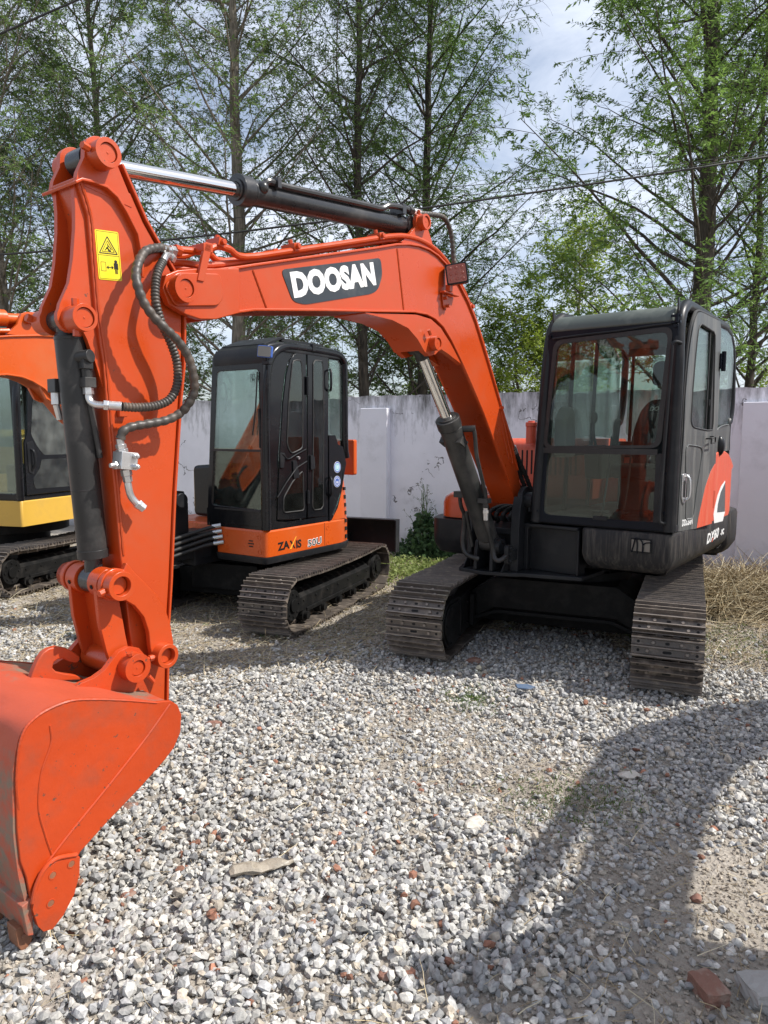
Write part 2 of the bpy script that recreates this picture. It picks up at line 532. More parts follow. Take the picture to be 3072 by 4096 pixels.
# ------------------------------------------------------------------ crawler tracks
def track_loop(half, r, zc, sag=0.0):
    """centre line of the shoes, as (x, z) every few mm, running round the track"""
    pts = []
    N = 60
    for i in range(N):
        x = half - 2 * half * i / N
        pts.append((x, zc + r - sag * (1 - (x / half) ** 2)))
    for i in range(40):
        a = PI / 2 + PI * i / 40
        pts.append((-half + r * math.cos(a), zc + r * math.sin(a)))
    for i in range(N): pts.append((-half + 2 * half * i / N, zc - r))
    for i in range(40):
        a = -PI / 2 + PI * i / 40
        pts.append((half + r * math.cos(a), zc + r * math.sin(a)))
    return pts
def build_track(name, parent, yc, w, half, r, zc, rz, pitch=0.135, sag=0.015, seed=0, mats=None):
    rnd = random.Random(seed)
    pts = track_loop(half, r, zc, sag)
    n = len(pts)
    L = [0.0]
    for i in range(n):
        a, b = pts[i], pts[(i + 1) % n]
        L.append(L[-1] + math.hypot(b[0] - a[0], b[1] - a[1]))
    tot = L[-1]
    cnt = round(tot / pitch)
    pit = tot / cnt
    def at(s):
        s %= tot
        lo, hi = 0, n
        while hi - lo > 1:
            m = (lo + hi) // 2
            if L[m] <= s: lo = m
            else: hi = m
        t = (s - L[lo]) / (L[lo + 1] - L[lo])
        a, b = pts[lo], pts[(lo + 1) % n]
        return a[0] + (b[0] - a[0]) * t, a[1] + (b[1] - a[1]) * t
    mb = MB()
    p = pit
    # cross-section of a triple-grouser shoe: along travel u, outwards h
    sec = [(-p * .485, 0.0), (-p * .485, .008), (-p * .45, .010), (-p * .425, .036), (-p * .38, .036), (-p * .33, .010),
           (-p * .07, .010), (-p * .045, .032), (p * .005, .032), (p * .05, .010),
           (p * .29, .010), (p * .33, .034), (p * .375, .034), (p * .415, .012), (p * .475, .018), (p * .475, .010), (p * .42, .0)]
    ph = rnd.random() * p
    for k in range(cnt):
        s = ph + k * pit
        c = at(s)
        a, b = at(s - p * .35), at(s + p * .35)
        dx, dz = b[0] - a[0], b[1] - a[1]
        l = math.hypot(dx, dz); dx /= l; dz /= l
        nx, nz = dz, -dx                                  # outwards for this running direction
        if (nx * c[0] + nz * (c[1] - zc)) < 0: nx, nz = -nx, -nz
        jt = rnd.uniform(-.002, .002)
        def T(u, h, y): return (c[0] + dx * u + nx * (h + jt - .01), y, c[1] + dz * u + nz * (h + jt - .01))
        m = len(sec)
        y0, y1 = yc - w / 2, yc + w / 2
        vs = [T(u, h, y0) for u, h in sec] + [T(u, h, y1) for u, h in sec]
        fs = [tuple(range(m))[::-1], tuple(range(m, 2 * m))] + [(i, (i + 1) % m, m + (i + 1) % m, m + i) for i in range(m)]
        mb.add(vs, fs, 0)
        for i_ in (3, 7, 11, 14): mb.m[-len(fs) + 2 + i_] = 3
        N3 = Vector((nx, 0, nz)); U3 = Vector((dx, 0, dz))
        for (u, yy) in ((-.20, -.105), (-.20, .105), (.17, -.075), (.17, .075)):
            q = Vector(T(p * u, .010, yc + yy * w / .385))
            mb.cyl(q - N3 * .002, q + N3 * .010, .0125, .009, seg=8, mi=3)
        for (u, yy, ry) in ((-.20, 0, .024), (.17, 0, .012), (-.20, -.155, .008), (-.20, .155, .008), (.17, -.155, .008), (.17, .155, .008)):
            q = Vector(T(p * u, .0106, yc + yy * w / .385))
            g = []
            for i in range(12):
                an = 2 * PI * i / 12
                yo = math.cos(an) * .0085 + (math.copysign(max(0, ry - .0085), math.cos(an)))
                g.append(q + Vector((0, yo, 0)) + U3 * math.sin(an) * .0085)
            mb.add(g, [tuple(range(12))], 1)
        # chain link lugs showing through the gap between two shoes
        for yy in (-.045, .045):
            q = Vector(T(p * .5, 0, yc + yy))
            mb.cyl(q + Vector((0, -.016, 0)) - N3 * .028, q + Vector((0, .016, 0)) - N3 * .028, .024, seg=10, mi=2)
            aa, bb = Vector(T(-p * .5, -.03, yc + yy)), Vector(T(p * .5, -.03, yc + yy))
            mb.tube([aa, bb], .021, seg=6, mi=2)
    o = mb.build(name, mats or [TRACK_MAT, BLACK, TRACK_MAT, TRACK_EDGE], parent, smooth=25)
    o.rotation_euler.z = rz
    return o
def build_track_frame(parent, yc, half, r, zc, rz, w, inner_sign, dark=TRACK_DARK, length_cover=None):
    f = MB()
    hw = w * .30
    zt = zc + r * .36
    zb = zc - r * .42
    # sloping-shouldered side frame
    prof = [(-hw, zb), (hw, zb), (hw, zt - .05), (hw * .45, zt), (-hw * .45, zt), (-hw, zt - .05)]
    prof = [(yc + a, b) for a, b in prof]
    f.prism(prof, 'x', -half * .86, half * .86)
    f.box(-half * .7, half * .7, yc - hw - .012, yc + hw + .012, zb - .02, zb + .012)
    for k in range(7):
        x = -half * .75 + k * half * .25
        for s in (-1, 1):
            bolt(f, (x, yc + s * (hw + .0), zt - .08), (0, s, 0), .011, .008)
    o = f.build('track_frame', dark, parent, bevel=.006)
    o.rotation_euler.z = rz
    # wheels
    for x in (-half, half):
        s_ = MB()
        s_.cyl((x, yc - hw * .95, zc), (x, yc + hw * .95, zc), r - .055, seg=32)
        for sd_ in (-1, 1):
            s_.cyl((x, yc + sd_ * hw * .95, zc), (x, yc + sd_ * (hw * .95 + .03), zc), r * .62, r * .56, seg=32)
            s_.cyl((x, yc + sd_ * (hw * .95 + .03), zc), (x, yc + sd_ * (hw * .95 + .045), zc), r * .25, seg=20)
            for i in range(8):
                a = 2 * PI * i / 8
                bolt(s_, (x + math.cos(a) * r * .42, yc + sd_ * (hw * .95 + .028), zc + math.sin(a) * r * .42), (0, sd_, 0), .010, .010)
        q = s_.build('drive_sprocket' if x > 0 else 'idler_wheel', dark, parent, bevel=.003)
        q.rotation_euler.z = rz
    for k in range(5):
        x = -half * .72 + k * half * .36
        ro = MB()
        ro.cyl((x, yc - hw * 1.0, zc - r + .075), (x, yc + hw * 1.0, zc - r + .075), .05, seg=18)
        for sd_ in (-1, 1):
            ro.cyl((x, yc + sd_ * hw, zc - r + .075), (x, yc + sd_ * (hw + .03), zc - r + .075), .032, seg=14)
        q = ro.build('track_roller', dark, o)
    return o
# ------------------------------------------------------------------ the big orange excavator
# local frame: x forward, y to its left, z up.  All outlines are its own side or front profiles.
ROT_UP = -R(90 + 37)
REL_U = R(37 - 23.5)
ex = empty('excavator', (1.39, 5.33, 0), ROT_UP)
tag(ex, 'large orange excavator, boom arching across the yard to a bucket resting on the gravel', 'excavator',
    'orange excavators of the same type')

for s, sd_ in ((-1, 3), (1, 5)):
    build_track('track', ex, s * .765, .385, 1.0, .235, .262, REL_U, seed=sd_)
    build_track_frame(ex, s * .765, 1.0, .235, .262, REL_U, .385, -s)
# inner travel motor covers and car body
cb = MB()
cb.prism([(-.60, .12), (.60, .12), (.60, .40), (-.60, .40)], 'x', -.30, .30)
cb.prism([(-.62, .15), (-.42, .27), (.42, .27), (.62, .15), (.62, .36), (.42, .49), (-.42, .49), (-.62, .36)], 'x', -.52, .52)
cb.prism(round_poly([(-.66, .13), (-.40, .235), (.40, .235), (.66, .13), (.66, .16), (.40, .262), (-.40, .262), (-.66, .16)], .03), 'x', .50, .545)
cb.box(-.35, .6, -.58, -.55, .14, .37)
cb.box(-.35, .6, .55, .58, .14, .37)
for s in (-1, 1):
    cb.prism([(.50, s * .60), (.84, s * .57), (.84, s * .63), (.50, s * .70), (-.50, s * .70), (-.50, s * .60)], 'z', .12, .395)
    for z in (.18, .33):
        bolt(cb, (.68, s * .575, z), (0, -s, 0), .011, .012)
o = cb.build('car_body', TRACK_DARK, ex, bevel=.008); o.rotation_euler.z = REL_U
for s in (-1, 1):
    tm = MB()
    yy = s * .585
    tm.prism(round_poly([(.80, .10), (1.06, .08), (1.17, .20), (1.17, .32), (1.06, .405), (.80, .405)], .07, 6), 'y', yy, yy + s * .07)
    tm.prism(round_poly([(.82, .12), (1.05, .10), (1.15, .21), (1.15, .31), (1.05, .385), (.82, .385)], .07, 6), 'y', yy - s * .012, yy)
    for (x, z) in ((.86, .14), (1.04, .13), (1.12, .26), (1.04, .36), (.86, .36)):
        bolt(tm, (x, yy - s * .012, z), (0, -s, 0), .010, .008)
    o = tm.build('travel_motor_cover', TRACK_DARK, ex, bevel=.004); o.rotation_euler.z = REL_U
sr = MB()
sr.cyl((0, 0, .47), (0, 0, .545), .47, seg=48)
sr.cyl((0, 0, .545), (0, 0, .60), .43, seg=48)
for i in range(28):
    a = 2 * PI * i / 28
    bolt(sr, (math.cos(a) * .445, math.sin(a) * .445, .545), (0, 0, 1), .011, .014)
sr.build('slewing_ring', TRACK_DARK, ex, bevel=.003)

# upper frame (skirt), with a chamfered lower edge
def loft(mb, rings, close=True, mi=0, capb=True, capt=True):
    n = len(rings[0])
    vs = [p for r_ in rings for p in r_]
    fs = []
    for k in range(len(rings) - 1):
        for i in range(n):
            j = (i + 1) % n
            fs.append((k * n + i, k * n + j, (k + 1) * n + j, (k + 1) * n + i))
    if capb: fs.append(tuple(range(n))[::-1])
    if capt: fs.append(tuple(range((len(rings) - 1) * n, len(rings) * n)))
    mb.add(vs, fs, mi)
def plan_loft(mb, outline, levels, mi=0):
    """outline: (x, y); levels: (z, inset) -> rings shrunk towards the outline's own inside"""
    n = len(outline)
    L = [Vector(p) for p in outline]
    area = sum(L[i].x * L[(i + 1) % n].y - L[(i + 1) % n].x * L[i].y for i in range(n))
    sg = 1 if area > 0 else -1
    rings = []
    for z, ins in levels:
        ring = []
        for i in range(n):
            a = (L[i] - L[i - 1]); b = (L[(i + 1) % n] - L[i])
            a = a.normalized() if a.length > 1e-9 else b.normalized(); b = b.normalized() if b.length > 1e-9 else a
            t = (a + b).normalized()
            q = L[i] + Vector((-t.y, t.x)) * sg * ins
            ring.append((q.x, q.y, z))
        rings.append(ring)
    loft(mb, rings, mi=mi)
sk = MB()
left_plan = round_poly([(.755, .40), (.755, .962), (-.30, .962), (-.80, .962), (-.78, .05), (.40, .05), (.60, .40)], .045, 6)
plan_loft(sk, left_plan, [(.655, .10), (.672, .05), (.715, .015), (.76, 0), (.905, 0), (.918, .006), (.922, .02)])
o = sk.build('side_skirt', CHAR_DUSTY, ex, smooth=40)
# headlamp set in the front of the skirt behind bent wire bars
wl_ = MB()
wl_.box(.756, .764, .72, .845, .80, .885, mi=0)
wl_.box(.7645, .768, .728, .838, .808, .877, mi=1)
for pts in ([(.732, .80), (.742, .84), (.752, .89)], [(.765, .795), (.765, .85), (.758, .892)], [(.80, .80), (.80, .835), (.792, .87), (.775, .885)], [(.85, .868), (.815, .862), (.80, .845), (.798, .80)]):
    wl_.tube(smooth_path([(.776, y, z) for y, z in pts], 5), .0042, seg=6, mi=2)
o2 = wl_.build('headlamp', [BLACK, LENS_CLEAR, NAVY], o)
rs = MB()
plan_loft(rs, round_poly([(.55, -.86), (.55, -.40), (.20, -.40), (-.9, -.40), (-.95, -.93), (.30, -.95)], .08, 6), [(.60, .12), (.62, .05), (.68, .01), (.74, 0), (.875, .0)])
rs.build('side_skirt', CHAR, ex, smooth=40)
md = MB()
md.box(-.95, .62, -.45, .30, .60, .86)
md.box(-.9, .35, -.50, .06, .86, .90)
md.build('upper_frame', CHAR, ex, bevel=.006)
# right-hand engine/tank housing, faded red
rh = MB()
plan_loft(rh, round_poly([(.50, -.80), (.50, -.42), (-1.0, -.42), (-1.0, -.93), (.25, -.93)], .10, 6), [(.885, 0), (.99, .0), (1.03, .015), (1.05, .05), (1.055, .10)])
rh.build('tank_housing', ORANGE, ex, smooth=40)
hd = MB()
hd.prism(round_poly([(-1.15, 1.0), (-.28, 1.0), (-.28, 1.44), (-.36, 1.48), (-1.15, 1.48)], .04), 'y', -.80, .04)
for k in range(12):
    y = -.53 + k * .042
    hd.box(-.282, -.277, y, y + .015, 1.19, 1.385, mi=1)
o = hd.build('engine_hood', [RED_ORANGE, BLACK], ex, bevel=.012)
ac = MB()
ac.cyl((-.24, -.43, 1.44), (-.24, -.43, 1.60), .042, seg=20)
ac.cyl((-.24, -.43, 1.575), (-.24, -.43, 1.61), .047, seg=20)
ac.cyl((-.24, -.43, 1.61), (-.24, -.43, 1.622), .028, seg=16)
ac.build('air_cleaner', RED_ORANGE, o, bevel=.004)
# counterweight wrapped round the tail
cw = MB()
cwp = round_poly([(-.82, .955), (-1.22, .955), (-1.36, .62), (-1.42, .25), (-1.42, -.25), (-1.36, -.62), (-1.22, -.955), (-.82, -.955)], .10, 5)
plan_loft(cw, cwp, [(.565, .12), (.60, .05), (.67, .005), (.72, 0), (.90, 0), (.925, .010), (.935, .04)])
cw.build('counterweight', CHAR_DUSTY, ex, bevel=.0, smooth=40)
rearh = MB()
rp = [(-.60, .90), (-.86, .905), (-1.02, .80), (-1.20, .50), (-1.25, 0), (-1.20, -.50), (-1.02, -.80), (-.86, -.90), (-.60, -.90)]
plan_loft(rearh, rp, [(.93, .02), (1.20, .02), (1.28, .06), (1.33, .14)])
rearh.build('rear_cowl', RED_ORANGE, ex, smooth=40)

# boom bracket: two upright cheeks, base plate and the boxed wing towards the cab
pd = MB()
cheek = [(.835, .60), (.832, .70), (.825, .88), (.812, 1.02), (.785, 1.095)]
for i in range(9):
    a = R(35 + 15 * i)
    cheek.append((.70 + .092 * math.cos(a), 1.07 + .092 * math.sin(a)))
cheek += [(.60, 1.02), (.545, .94), (.46, .885), (.40, .86), (.40, .60)]
pd.prism(cheek, 'y', -.035, .0)
pd.prism(cheek, 'y', -.385, -.35)
pd.strip([(.838, .60), (.835, .70), (.828, .88), (.815, 1.02), (.788, 1.10)], 'y', -.056, .006, .010)
base = [(.93, -.39), (.96, -.20), (.90, .00), (.86, .06), (.76, .42), (.40, .44), (.40, -.46), (.80, -.44)]
pd.prism([(x, y) for x, y in base], 'z', .575, .600)
pd.prism([(.935, .601), (.93, .72), (.915, .79), (.87, .822), (.82, .815), (.78, .80), (.40, .86), (.40, .601)], 'y', -.155, -.130)
pd.prism([(.935, .601), (.93, .72), (.915, .79), (.87, .822), (.82, .815), (.78, .80), (.40, .86), (.40, .601)], 'y', -.275, -.250)
pd.prism([(.80, .88), (.60, .90), (.60, .86), (.80, .84)], 'y', -.35, -.035)
pd.box(.735, .75, -.35, -.035, .60, .86)
# small gussets to the base plate
pd.prism([(.93, .60), (.82, .60), (.82, .72)], 'y', -.365, -.355)
pd.prism([(.93, .60), (.82, .60), (.82, .72)], 'y', -.075, -.063)
pd.build('boom_bracket', CHAR, ex, bevel=.005)
# wing box
wg = MB()
wg.prism([(.745, .0), (.775, .385), (.62, .385), (.60, .0)], 'z', .898, .918)
wg.prism([(.690, .0), (.715, .385), (.62, .385), (.60, .0)], 'z', .60, .898)
wg.prism(round_poly([(.385, .60), (.385, .918), (.001, .918), (.001, .60), (.030, .60), (.030, .892), (.370, .892), (.370, .60)], .022, 4), 'x', .690, .742)
wg.prism([(.40, .918), (.64, .918), (.62, .96), (.50, 1.0), (.45, 1.02)], 'y', .0, .014)
wg.build('bracket_wing', CHAR, ex, bevel=.012, seg=3)
bp = MB()
boss(bp, .70, 1.07, 0, .052, .056, pin_r=.034)
boss(bp, .70, 1.07, -.385, -.43, .056, pin_r=.034)
bolt(bp, (.72, .03, .995), (0, 0, 1), .012, .03)
bp.build('boom_foot_pin', CHAR, ex, bevel=.002)

# ---- boom
def poly_strip(line, t):
    return line
btop = [(3.077, 2.180), (2.794, 2.262), (2.272, 2.412), (2.094, 2.466), (1.98, 2.492), (1.88, 2.504), (1.79, 2.504), (1.70, 2.490), (1.62, 2.462), (1.548, 2.425),
        (1.46, 2.368), (1.363, 2.290), (1.27, 2.192), (1.105, 1.965), (.953, 1.745), (.791, 1.49), (.66, 1.27), (.60, 1.14)]
bbot = [(.655, 1.030), (.80, 1.20), (.967, 1.398), (1.163, 1.640), (1.301, 1.790), (1.431, 1.925), (1.554, 2.040), (1.642, 2.105), (1.726, 2.138), (1.807, 2.150),
        (1.924, 2.146), (2.264, 2.102), (2.646, 2.054), (3.061, 1.998), (3.214, 1.962)]
YB0, YB1 = -.292, -.092
boom = MB()
tip = [(3.354, 1.926), (3.42, 1.935), (3.49, 1.96), (3.515, 2.01), (3.50, 2.06), (3.45, 2.085), (3.372, 2.105), (3.23, 2.150)]
web = btop + [(.575, 1.09), (.60, 1.035)] + bbot + [(3.30, 1.930)] + [(3.36, 2.105)]
outline = [(3.30, 2.118)] + btop + [(.578, 1.085), (.60, 1.035)] + bbot + [(3.30, 1.930)]
boom.prism(outline, 'y', YB0 + .006, YB1 - .006)
boom.strip([(3.20, 2.142)] + btop[:-1], 'y', YB0 - .006, YB1 + .006, .012)          # top flange
boom.strip([(x, z - .0) for x, z in bbot[1:]], 'y', YB0 - .006, YB1 + .006, .012)
# fork at the stick end
for y0, y1 in ((-.098, -.066), (-.318, -.286)):
    boom.prism([(3.16, 1.975), (3.28, 1.935)] + tip[:6] + [(3.372, 2.105), (3.16, 2.145)], 'y', y0, y1)
    boom.prism(round_poly([(3.275, 1.985), (3.47, 1.955), (3.515, 2.02), (3.46, 2.075), (3.262, 2.105), (3.248, 2.02)], .02), 'y', min(y0, y1) - .010 if y0 < -.2 else y1, y0 if y0 < -.2 else y1 + .010)
boom_o = boom.build('boom', ORANGE, ex, bevel=.004)
wl2 = MB()
for (a, b) in (((3.061, 2.160), (2.987, 2.020)), ((2.075, 2.445), (2.014, 2.150))):
    pts = [(a[0] + (b[0] - a[0]) * t / 14, YB1 - .005, a[1] + (b[1] - a[1]) * t / 14) for t in range(15)]
    wl2.tube(pts, .0045, seg=6, radii=[.0042 + .0012 * (i % 2) for i in range(15)])
wl2.build('weld_seam', ORANGE, boom_o)
# slot-shaped stiffener near the foot
st = MB()
slot = smooth_path([(.755, YB1 - .003, 1.36), (.80, YB1 - .003, 1.44), (.90, YB1 - .003, 1.62), (.925, YB1 - .003, 1.66)], 4)
st.tube(slot, .007, seg=8)
st.tube(smooth_path([(.755, YB1 - .003, 1.36), (.742, YB1 - .003, 1.325), (.762, YB1 - .003, 1.315), (.80, YB1 - .003, 1.36), (.90, YB1 - .003, 1.53)], 4), .005, seg=8)
st.build('stiffener_bead', ORANGE, boom_o)
bs = MB()
boss(bs, 3.449, 2.017, -.06, -.018, .050, pin_r=.030)
boss(bs, 3.449, 2.017, -.324, -.366, .050, pin_r=.030)
bs.cyl((3.449, -.33, 2.017), (3.449, -.06, 2.017), .03)
bs.build('pivot_pin', ORANGE, boom_o, bevel=.002)
# arm-cylinder lug on top of the bend
lg = MB()
lug = [(1.70, 2.485), (1.735, 2.56), (1.79, 2.635)] + [(1.838 + .048 * math.cos(R(a)), 2.628 + .048 * math.sin(R(a))) for a in range(150, -31, -20)] + [(1.93, 2.56), (2.02, 2.49)]
lg.prism(lug, 'y', -.135, -.112)
lg.prism(lug, 'y', -.268, -.245)
boss(lg, 1.838, 2.628, -.112, -.075, .040, pin_r=.027)
bolt(lg, (1.885, -.10, 2.66), (0, .3, 1), .010, .02)
lg.build('arm_cylinder_lug', ORANGE, boom_o, bevel=.003)
# boom-cylinder lug under the bend: curved wedge with a side boss
bl = MB()
for y0, y1 in ((-.128, -.094), (-.286, -.252)):
    bl.prism([(1.42, 1.915), (1.56, 2.03), (1.66, 2.10), (1.76, 2.135), (1.90, 2.14), (2.10, 2.118), (2.30, 2.094), (2.12, 2.085), (1.97, 2.06), (1.88, 2.01),
              (1.82, 1.955), (1.77, 1.935), (1.71, 1.950), (1.66, 1.985), (1.58, 1.965)], 'y', y0, y1)
bl.strip([(1.83, 1.960), (1.89, 2.012), (1.98, 2.060), (2.12, 2.083), (2.34, 2.086)], 'y', -.292, -.092, .010)
boss(bl, 1.745, 2.005, -.094, -.052, .040, pin_r=.026)
bl.cyl((1.745, -.29, 2.005), (1.745, -.09, 2.005), .026)
bolt(bl, (1.80, -.070, 2.045), (.5, 0, .6), .010, .03)
bl.build('boom_cylinder_lug', ORANGE, boom_o, bevel=.004)
# steel pipes running over the boom, with clamps
for k, (dy, dz) in enumerate(((-.118, 0), (-.150, -.004), (-.235, 0), (-.267, 0))):
    pp = MB()
    pts = [(3.415, 2.170), (3.30, 2.187), (3.235, 2.218), (3.17, 2.222), (3.09, 2.208), (2.80, 2.292), (2.32, 2.437), (2.10, 2.503), (1.95, 2.533), (1.80, 2.536), (1.66, 2.508),
           (1.52, 2.440), (1.37, 2.326), (1.20, 2.13), (1.03, 1.885), (.87, 1.645), (.735, 1.46), (.69, 1.415)]
    if k % 2: pts = [(3.45, 2.125), (3.37, 2.140), (3.27, 2.150)] + [(x, z - .012) for x, z in pts[4:]]
    pp.tube(smooth_path([(x, dy + (.006 if k < 2 else 0), z + dz) for x, z in pts], 4), .0135, seg=10)
    pp.build('oil_pipe', ORANGE, boom_o)
for (x, z, a) in ((3.225, 2.205, 12), (2.80, 2.275, -15), (2.20, 2.45, -15), (1.30, 2.245, -50), (.90, 1.665, -57)):
    cl = MB()
    M_ = Matrix.Translation((x, 0, z)) @ Matrix.Rotation(R(-a if a > 0 else -a), 4, 'Y')
    cl.box(-.018, .018, -.172, -.092, .012, .045, M=M_)
    cl.box(-.014, .014, -.285, -.22, .012, .040, M=M_)
    cl.cyl(M_ @ Vector((0, -.128, .045)), M_ @ Vector((0, -.128, .062)), .011, seg=6)
    cl.cyl(M_ @ Vector((0, -.10, .03)), M_ @ Vector((0, -.078, .03)), .012, seg=6)
    cl.build('pipe_clamp', ORANGE, boom_o, bevel=.002)
pb = MB()
pb.prism([(3.335, 2.205), (3.300, 2.205), (3.345, 2.060), (3.375, 2.060)], 'y', -.066, -.050)
pb.box(3.30, 3.345, -.10, -.050, 2.17, 2.20)
pb.build('pipe_bracket', ORANGE, boom_o, bevel=.003)
# name plate on the boom
dc = MB()
logo = round_poly([(2.905, 2.190), (2.215, 2.372), (2.200, 2.292), (2.235, 2.215), (2.290, 2.187), (2.760, 2.068), (2.835, 2.070)], .028, 6)
dc.prism(logo, 'y', YB1 - .007, YB1 - .0035)
dco = dc.build('name_plate', DECAL_DARK, boom_o)
ang = math.atan2(2.239 - 2.083, 2.837 - 2.239)
text_mesh('lettering', 'DOOSAN', .134, side_text_M(2.832, YB1 - .0028, 2.092, ang), WHITE_P, boom_o, bold=.0078, sx=1.03, space=1.02, shear=.0)
# work lamp on a bracket at the bend
wk = MB()
wkM = Matrix.Translation((1.618, -.020, 2.392)) @ Matrix.Scale(1.08, 4) @ Matrix.Rotation(R(28), 4, 'Z') @ Matrix.Rotation(R(4), 4, 'Y') @ Matrix.Rotation(R(8), 4, 'X')
wk.prism(round_poly([(-.056, -.052), (.056, -.052), (.056, .052), (-.056, .052)], .012), 'x', -.038, .012, M=wkM)
wko = wk.build('work_lamp', CHAR, boom_o, bevel=.004)
wf = MB()
wf.prism(round_poly([(-.048, -.044), (.048, -.044), (.048, .044), (-.048, .044)], .010), 'x', .012, .016, M=wkM)
for i in range(3):
    for j in range(3):
        if i == j == 1 or True:
            wf.cyl(wkM @ Vector((.0155, -.03 + .03 * i, -.028 + .028 * j)), wkM @ Vector((.019, -.03 + .03 * i, -.028 + .028 * j)), .009, .006, seg=10)
wf.build('lamp_lens', LENS_RED, wko)
wb = MB()
wb.box(1.52, 1.68, -.092, -.060, 2.288, 2.298)
wb.box(1.61, 1.64, -.08, -.05, 2.298, 2.335)
wb.prism([(1.60, 2.30), (1.66, 2.30), (1.645, 2.22), (1.615, 2.20)], 'y', -.095, -.088)
for x, z in ((1.61, 2.225), (1.635, 2.265)): bolt(wb, (x, -.088, z), (0, 1, 0), .010, .02)
wb.build('lamp_bracket', ORANGE, wko, bevel=.002)

CYL_DARK = paint('grey_cylinder_paint', (0.020, 0.021, 0.021), 0.38, spec=0.4, dirt=(0.13, 0.12, 0.11), dirt_amt=0.45, dirt_scale=4)
# ---- hydraulic cylinders
def hyd(name, rod0, rod1, bar1, r_rod, r_bar, mat, parent, gland=1.16, pin=None, eye_w=.09, eye_r=None):
    """rod from rod0 to rod1, barrel from rod1 to bar1"""
    a, b, c = Vector(rod0), Vector(rod1), Vector(bar1)
    d = (c - b).normalized()
    er = eye_r or r_rod * 1.5
    m = MB()
    m.cyl(b, c, r_bar, seg=36)
    m.cyl(b - d * .004, b + d * .055, r_bar * gland, seg=36)
    m.ring(b - d * .012, b - d * .004, r_bar * .80, r_rod * 1.02, seg=36)
    m.cyl(b + d * .062, b + d * .068, r_bar * 1.05, seg=36)
    m.cyl(c, c + d * .02, r_bar, r_bar * .8, seg=36)
    o = m.build(name, mat, parent, bevel=.002)
    rd = MB()
    rd.cyl(a, b + d * .02, r_rod, seg=32)
    rd.build('cylinder_rod', CHROME, o)
    ey = MB()
    y = Vector((0, 1, 0))
    ey.cyl(a - y * eye_w / 2, a + y * eye_w / 2, er, seg=28)
    ey.cyl(a, a + d * er * 1.7, er * .92, r_rod * 1.04, seg=24)
    e2 = c + d * (.02 + r_bar * .6)
    ey.cyl(e2 - y * eye_w / 2, e2 + y * eye_w / 2, r_bar * .85, seg=28)
    ey.cyl(c, e2, r_bar * .8, r_bar * .6, seg=24)
    ey.build('cylinder_eye', mat, o, bevel=.002)
    return o
YC = -.19
ac_ = hyd('arm_cylinder', (3.722, YC, 2.400), (3.052, YC, 2.490), (1.93, YC, 2.612), .029, .052, CYL_BLACK, ex, gland=1.18)
pp = MB()
pp.sphere((2.955, YC + .045, 2.515), .026, seg=12, rings=8)
pp.tube(smooth_path([(2.955, YC + .045, 2.520), (2.93, YC + .052, 2.545), (2.89, YC + .052, 2.548), (2.80, YC + .052, 2.555), (2.30, YC + .052, 2.612), (2.16, YC + .052, 2.628), (2.10, YC + .06, 2.655), (1.97, YC + .06, 2.675), (1.92, YC + .06, 2.675)], 5), .015, seg=10)
pp.box(2.875, 2.895, YC + .03, YC + .075, 2.528, 2.57)
pp.cyl((1.93, YC + .06, 2.675), (1.895, YC + .06, 2.677), .021, seg=6)
pp.box(1.97, 2.0, YC - .01, YC + .075, 2.64, 2.69)
pp.build('cylinder_pipe', CYL_BLACK, ac_)
def hose(name, pts, r, mat, parent, n=8, spiral=True, pitch=.028):
    m = MB()
    P = smooth_path(pts, n)
    # resample and swell slightly every pitch for the spiral guard
    L = [0]
    for i in range(len(P) - 1): L.append(L[-1] + (P[i + 1] - P[i]).length)
    step = pitch / 4 if spiral else .02
    N = max(4, int(L[-1] / step))
    Q, rad = [], []
    j = 0
    for i in range(N + 1):
        s = L[-1] * i / N
        while j < len(L) - 2 and L[j + 1] < s: j += 1
        t = (s - L[j]) / max(1e-9, L[j + 1] - L[j])
        Q.append(P[j].lerp(P[j + 1], min(1, t)))
        rad.append(r * (1 + (.10 * (1, .7, -1.3, .4)[i % 4] if spiral else 0)))
    m.tube(Q, r, seg=12, radii=rad)
    return m.build(name, mat, parent, smooth=50)
hf = hose('hydraulic_hose', [(1.89, YC + .06, 2.677), (1.80, YC + .06, 2.688), (1.66, YC + .055, 2.715), (1.56, YC + .05, 2.72), (1.485, YC + .045, 2.66), (1.455, YC + .045, 2.55), (1.44, YC + .05, 2.42), (1.40, YC + .03, 2.33)], .0135, HOSE_MAT, ac_)
ft = MB(); ft.cyl((1.89, YC + .06, 2.677), (1.83, YC + .06, 2.684), .0175, seg=6); ft.build('hose_fitting', ZINC, ac_, bevel=.001)
hose('hydraulic_hose', [(1.90, YC - .03, 2.66), (1.74, YC - .03, 2.66), (1.60, YC - .02, 2.58), (1.50, YC - .02, 2.46)], .0135, HOSE_MAT, ac_)

bc = hyd('boom_cylinder', (1.745, YC, 2.005), (1.425, YC, 1.600), (.905, YC, .835), .034, .068, CYL_DARK, ex, gland=1.10, eye_w=.10)
bq = MB()
for s, zt in ((1, 0), (-1, 0)):
    y = YC + s * .078
    if s > 0:
        P = [(1.335, YC + .06, 1.535), (1.315, YC + .11, 1.545), (1.30, YC + .12, 1.50), (1.265, YC + .115, 1.38), (1.17, YC + .105, 1.22), (1.12, YC + .10, 1.13), (1.115, YC + .10, 1.07)]
    else:
        P = [(1.06, YC - .06, 1.12), (1.09, YC - .10, 1.13), (1.07, YC - .11, 1.05), (1.02, YC - .11, .98)]
    bq.tube(smooth_path(P, 6), .013, seg=10)
bq.cyl((1.34, YC + .05, 1.54), (1.305, YC + .125, 1.545), .020, seg=14)
bq.box(1.085, 1.14, YC + .055, YC + .125, 1.075, 1.105)
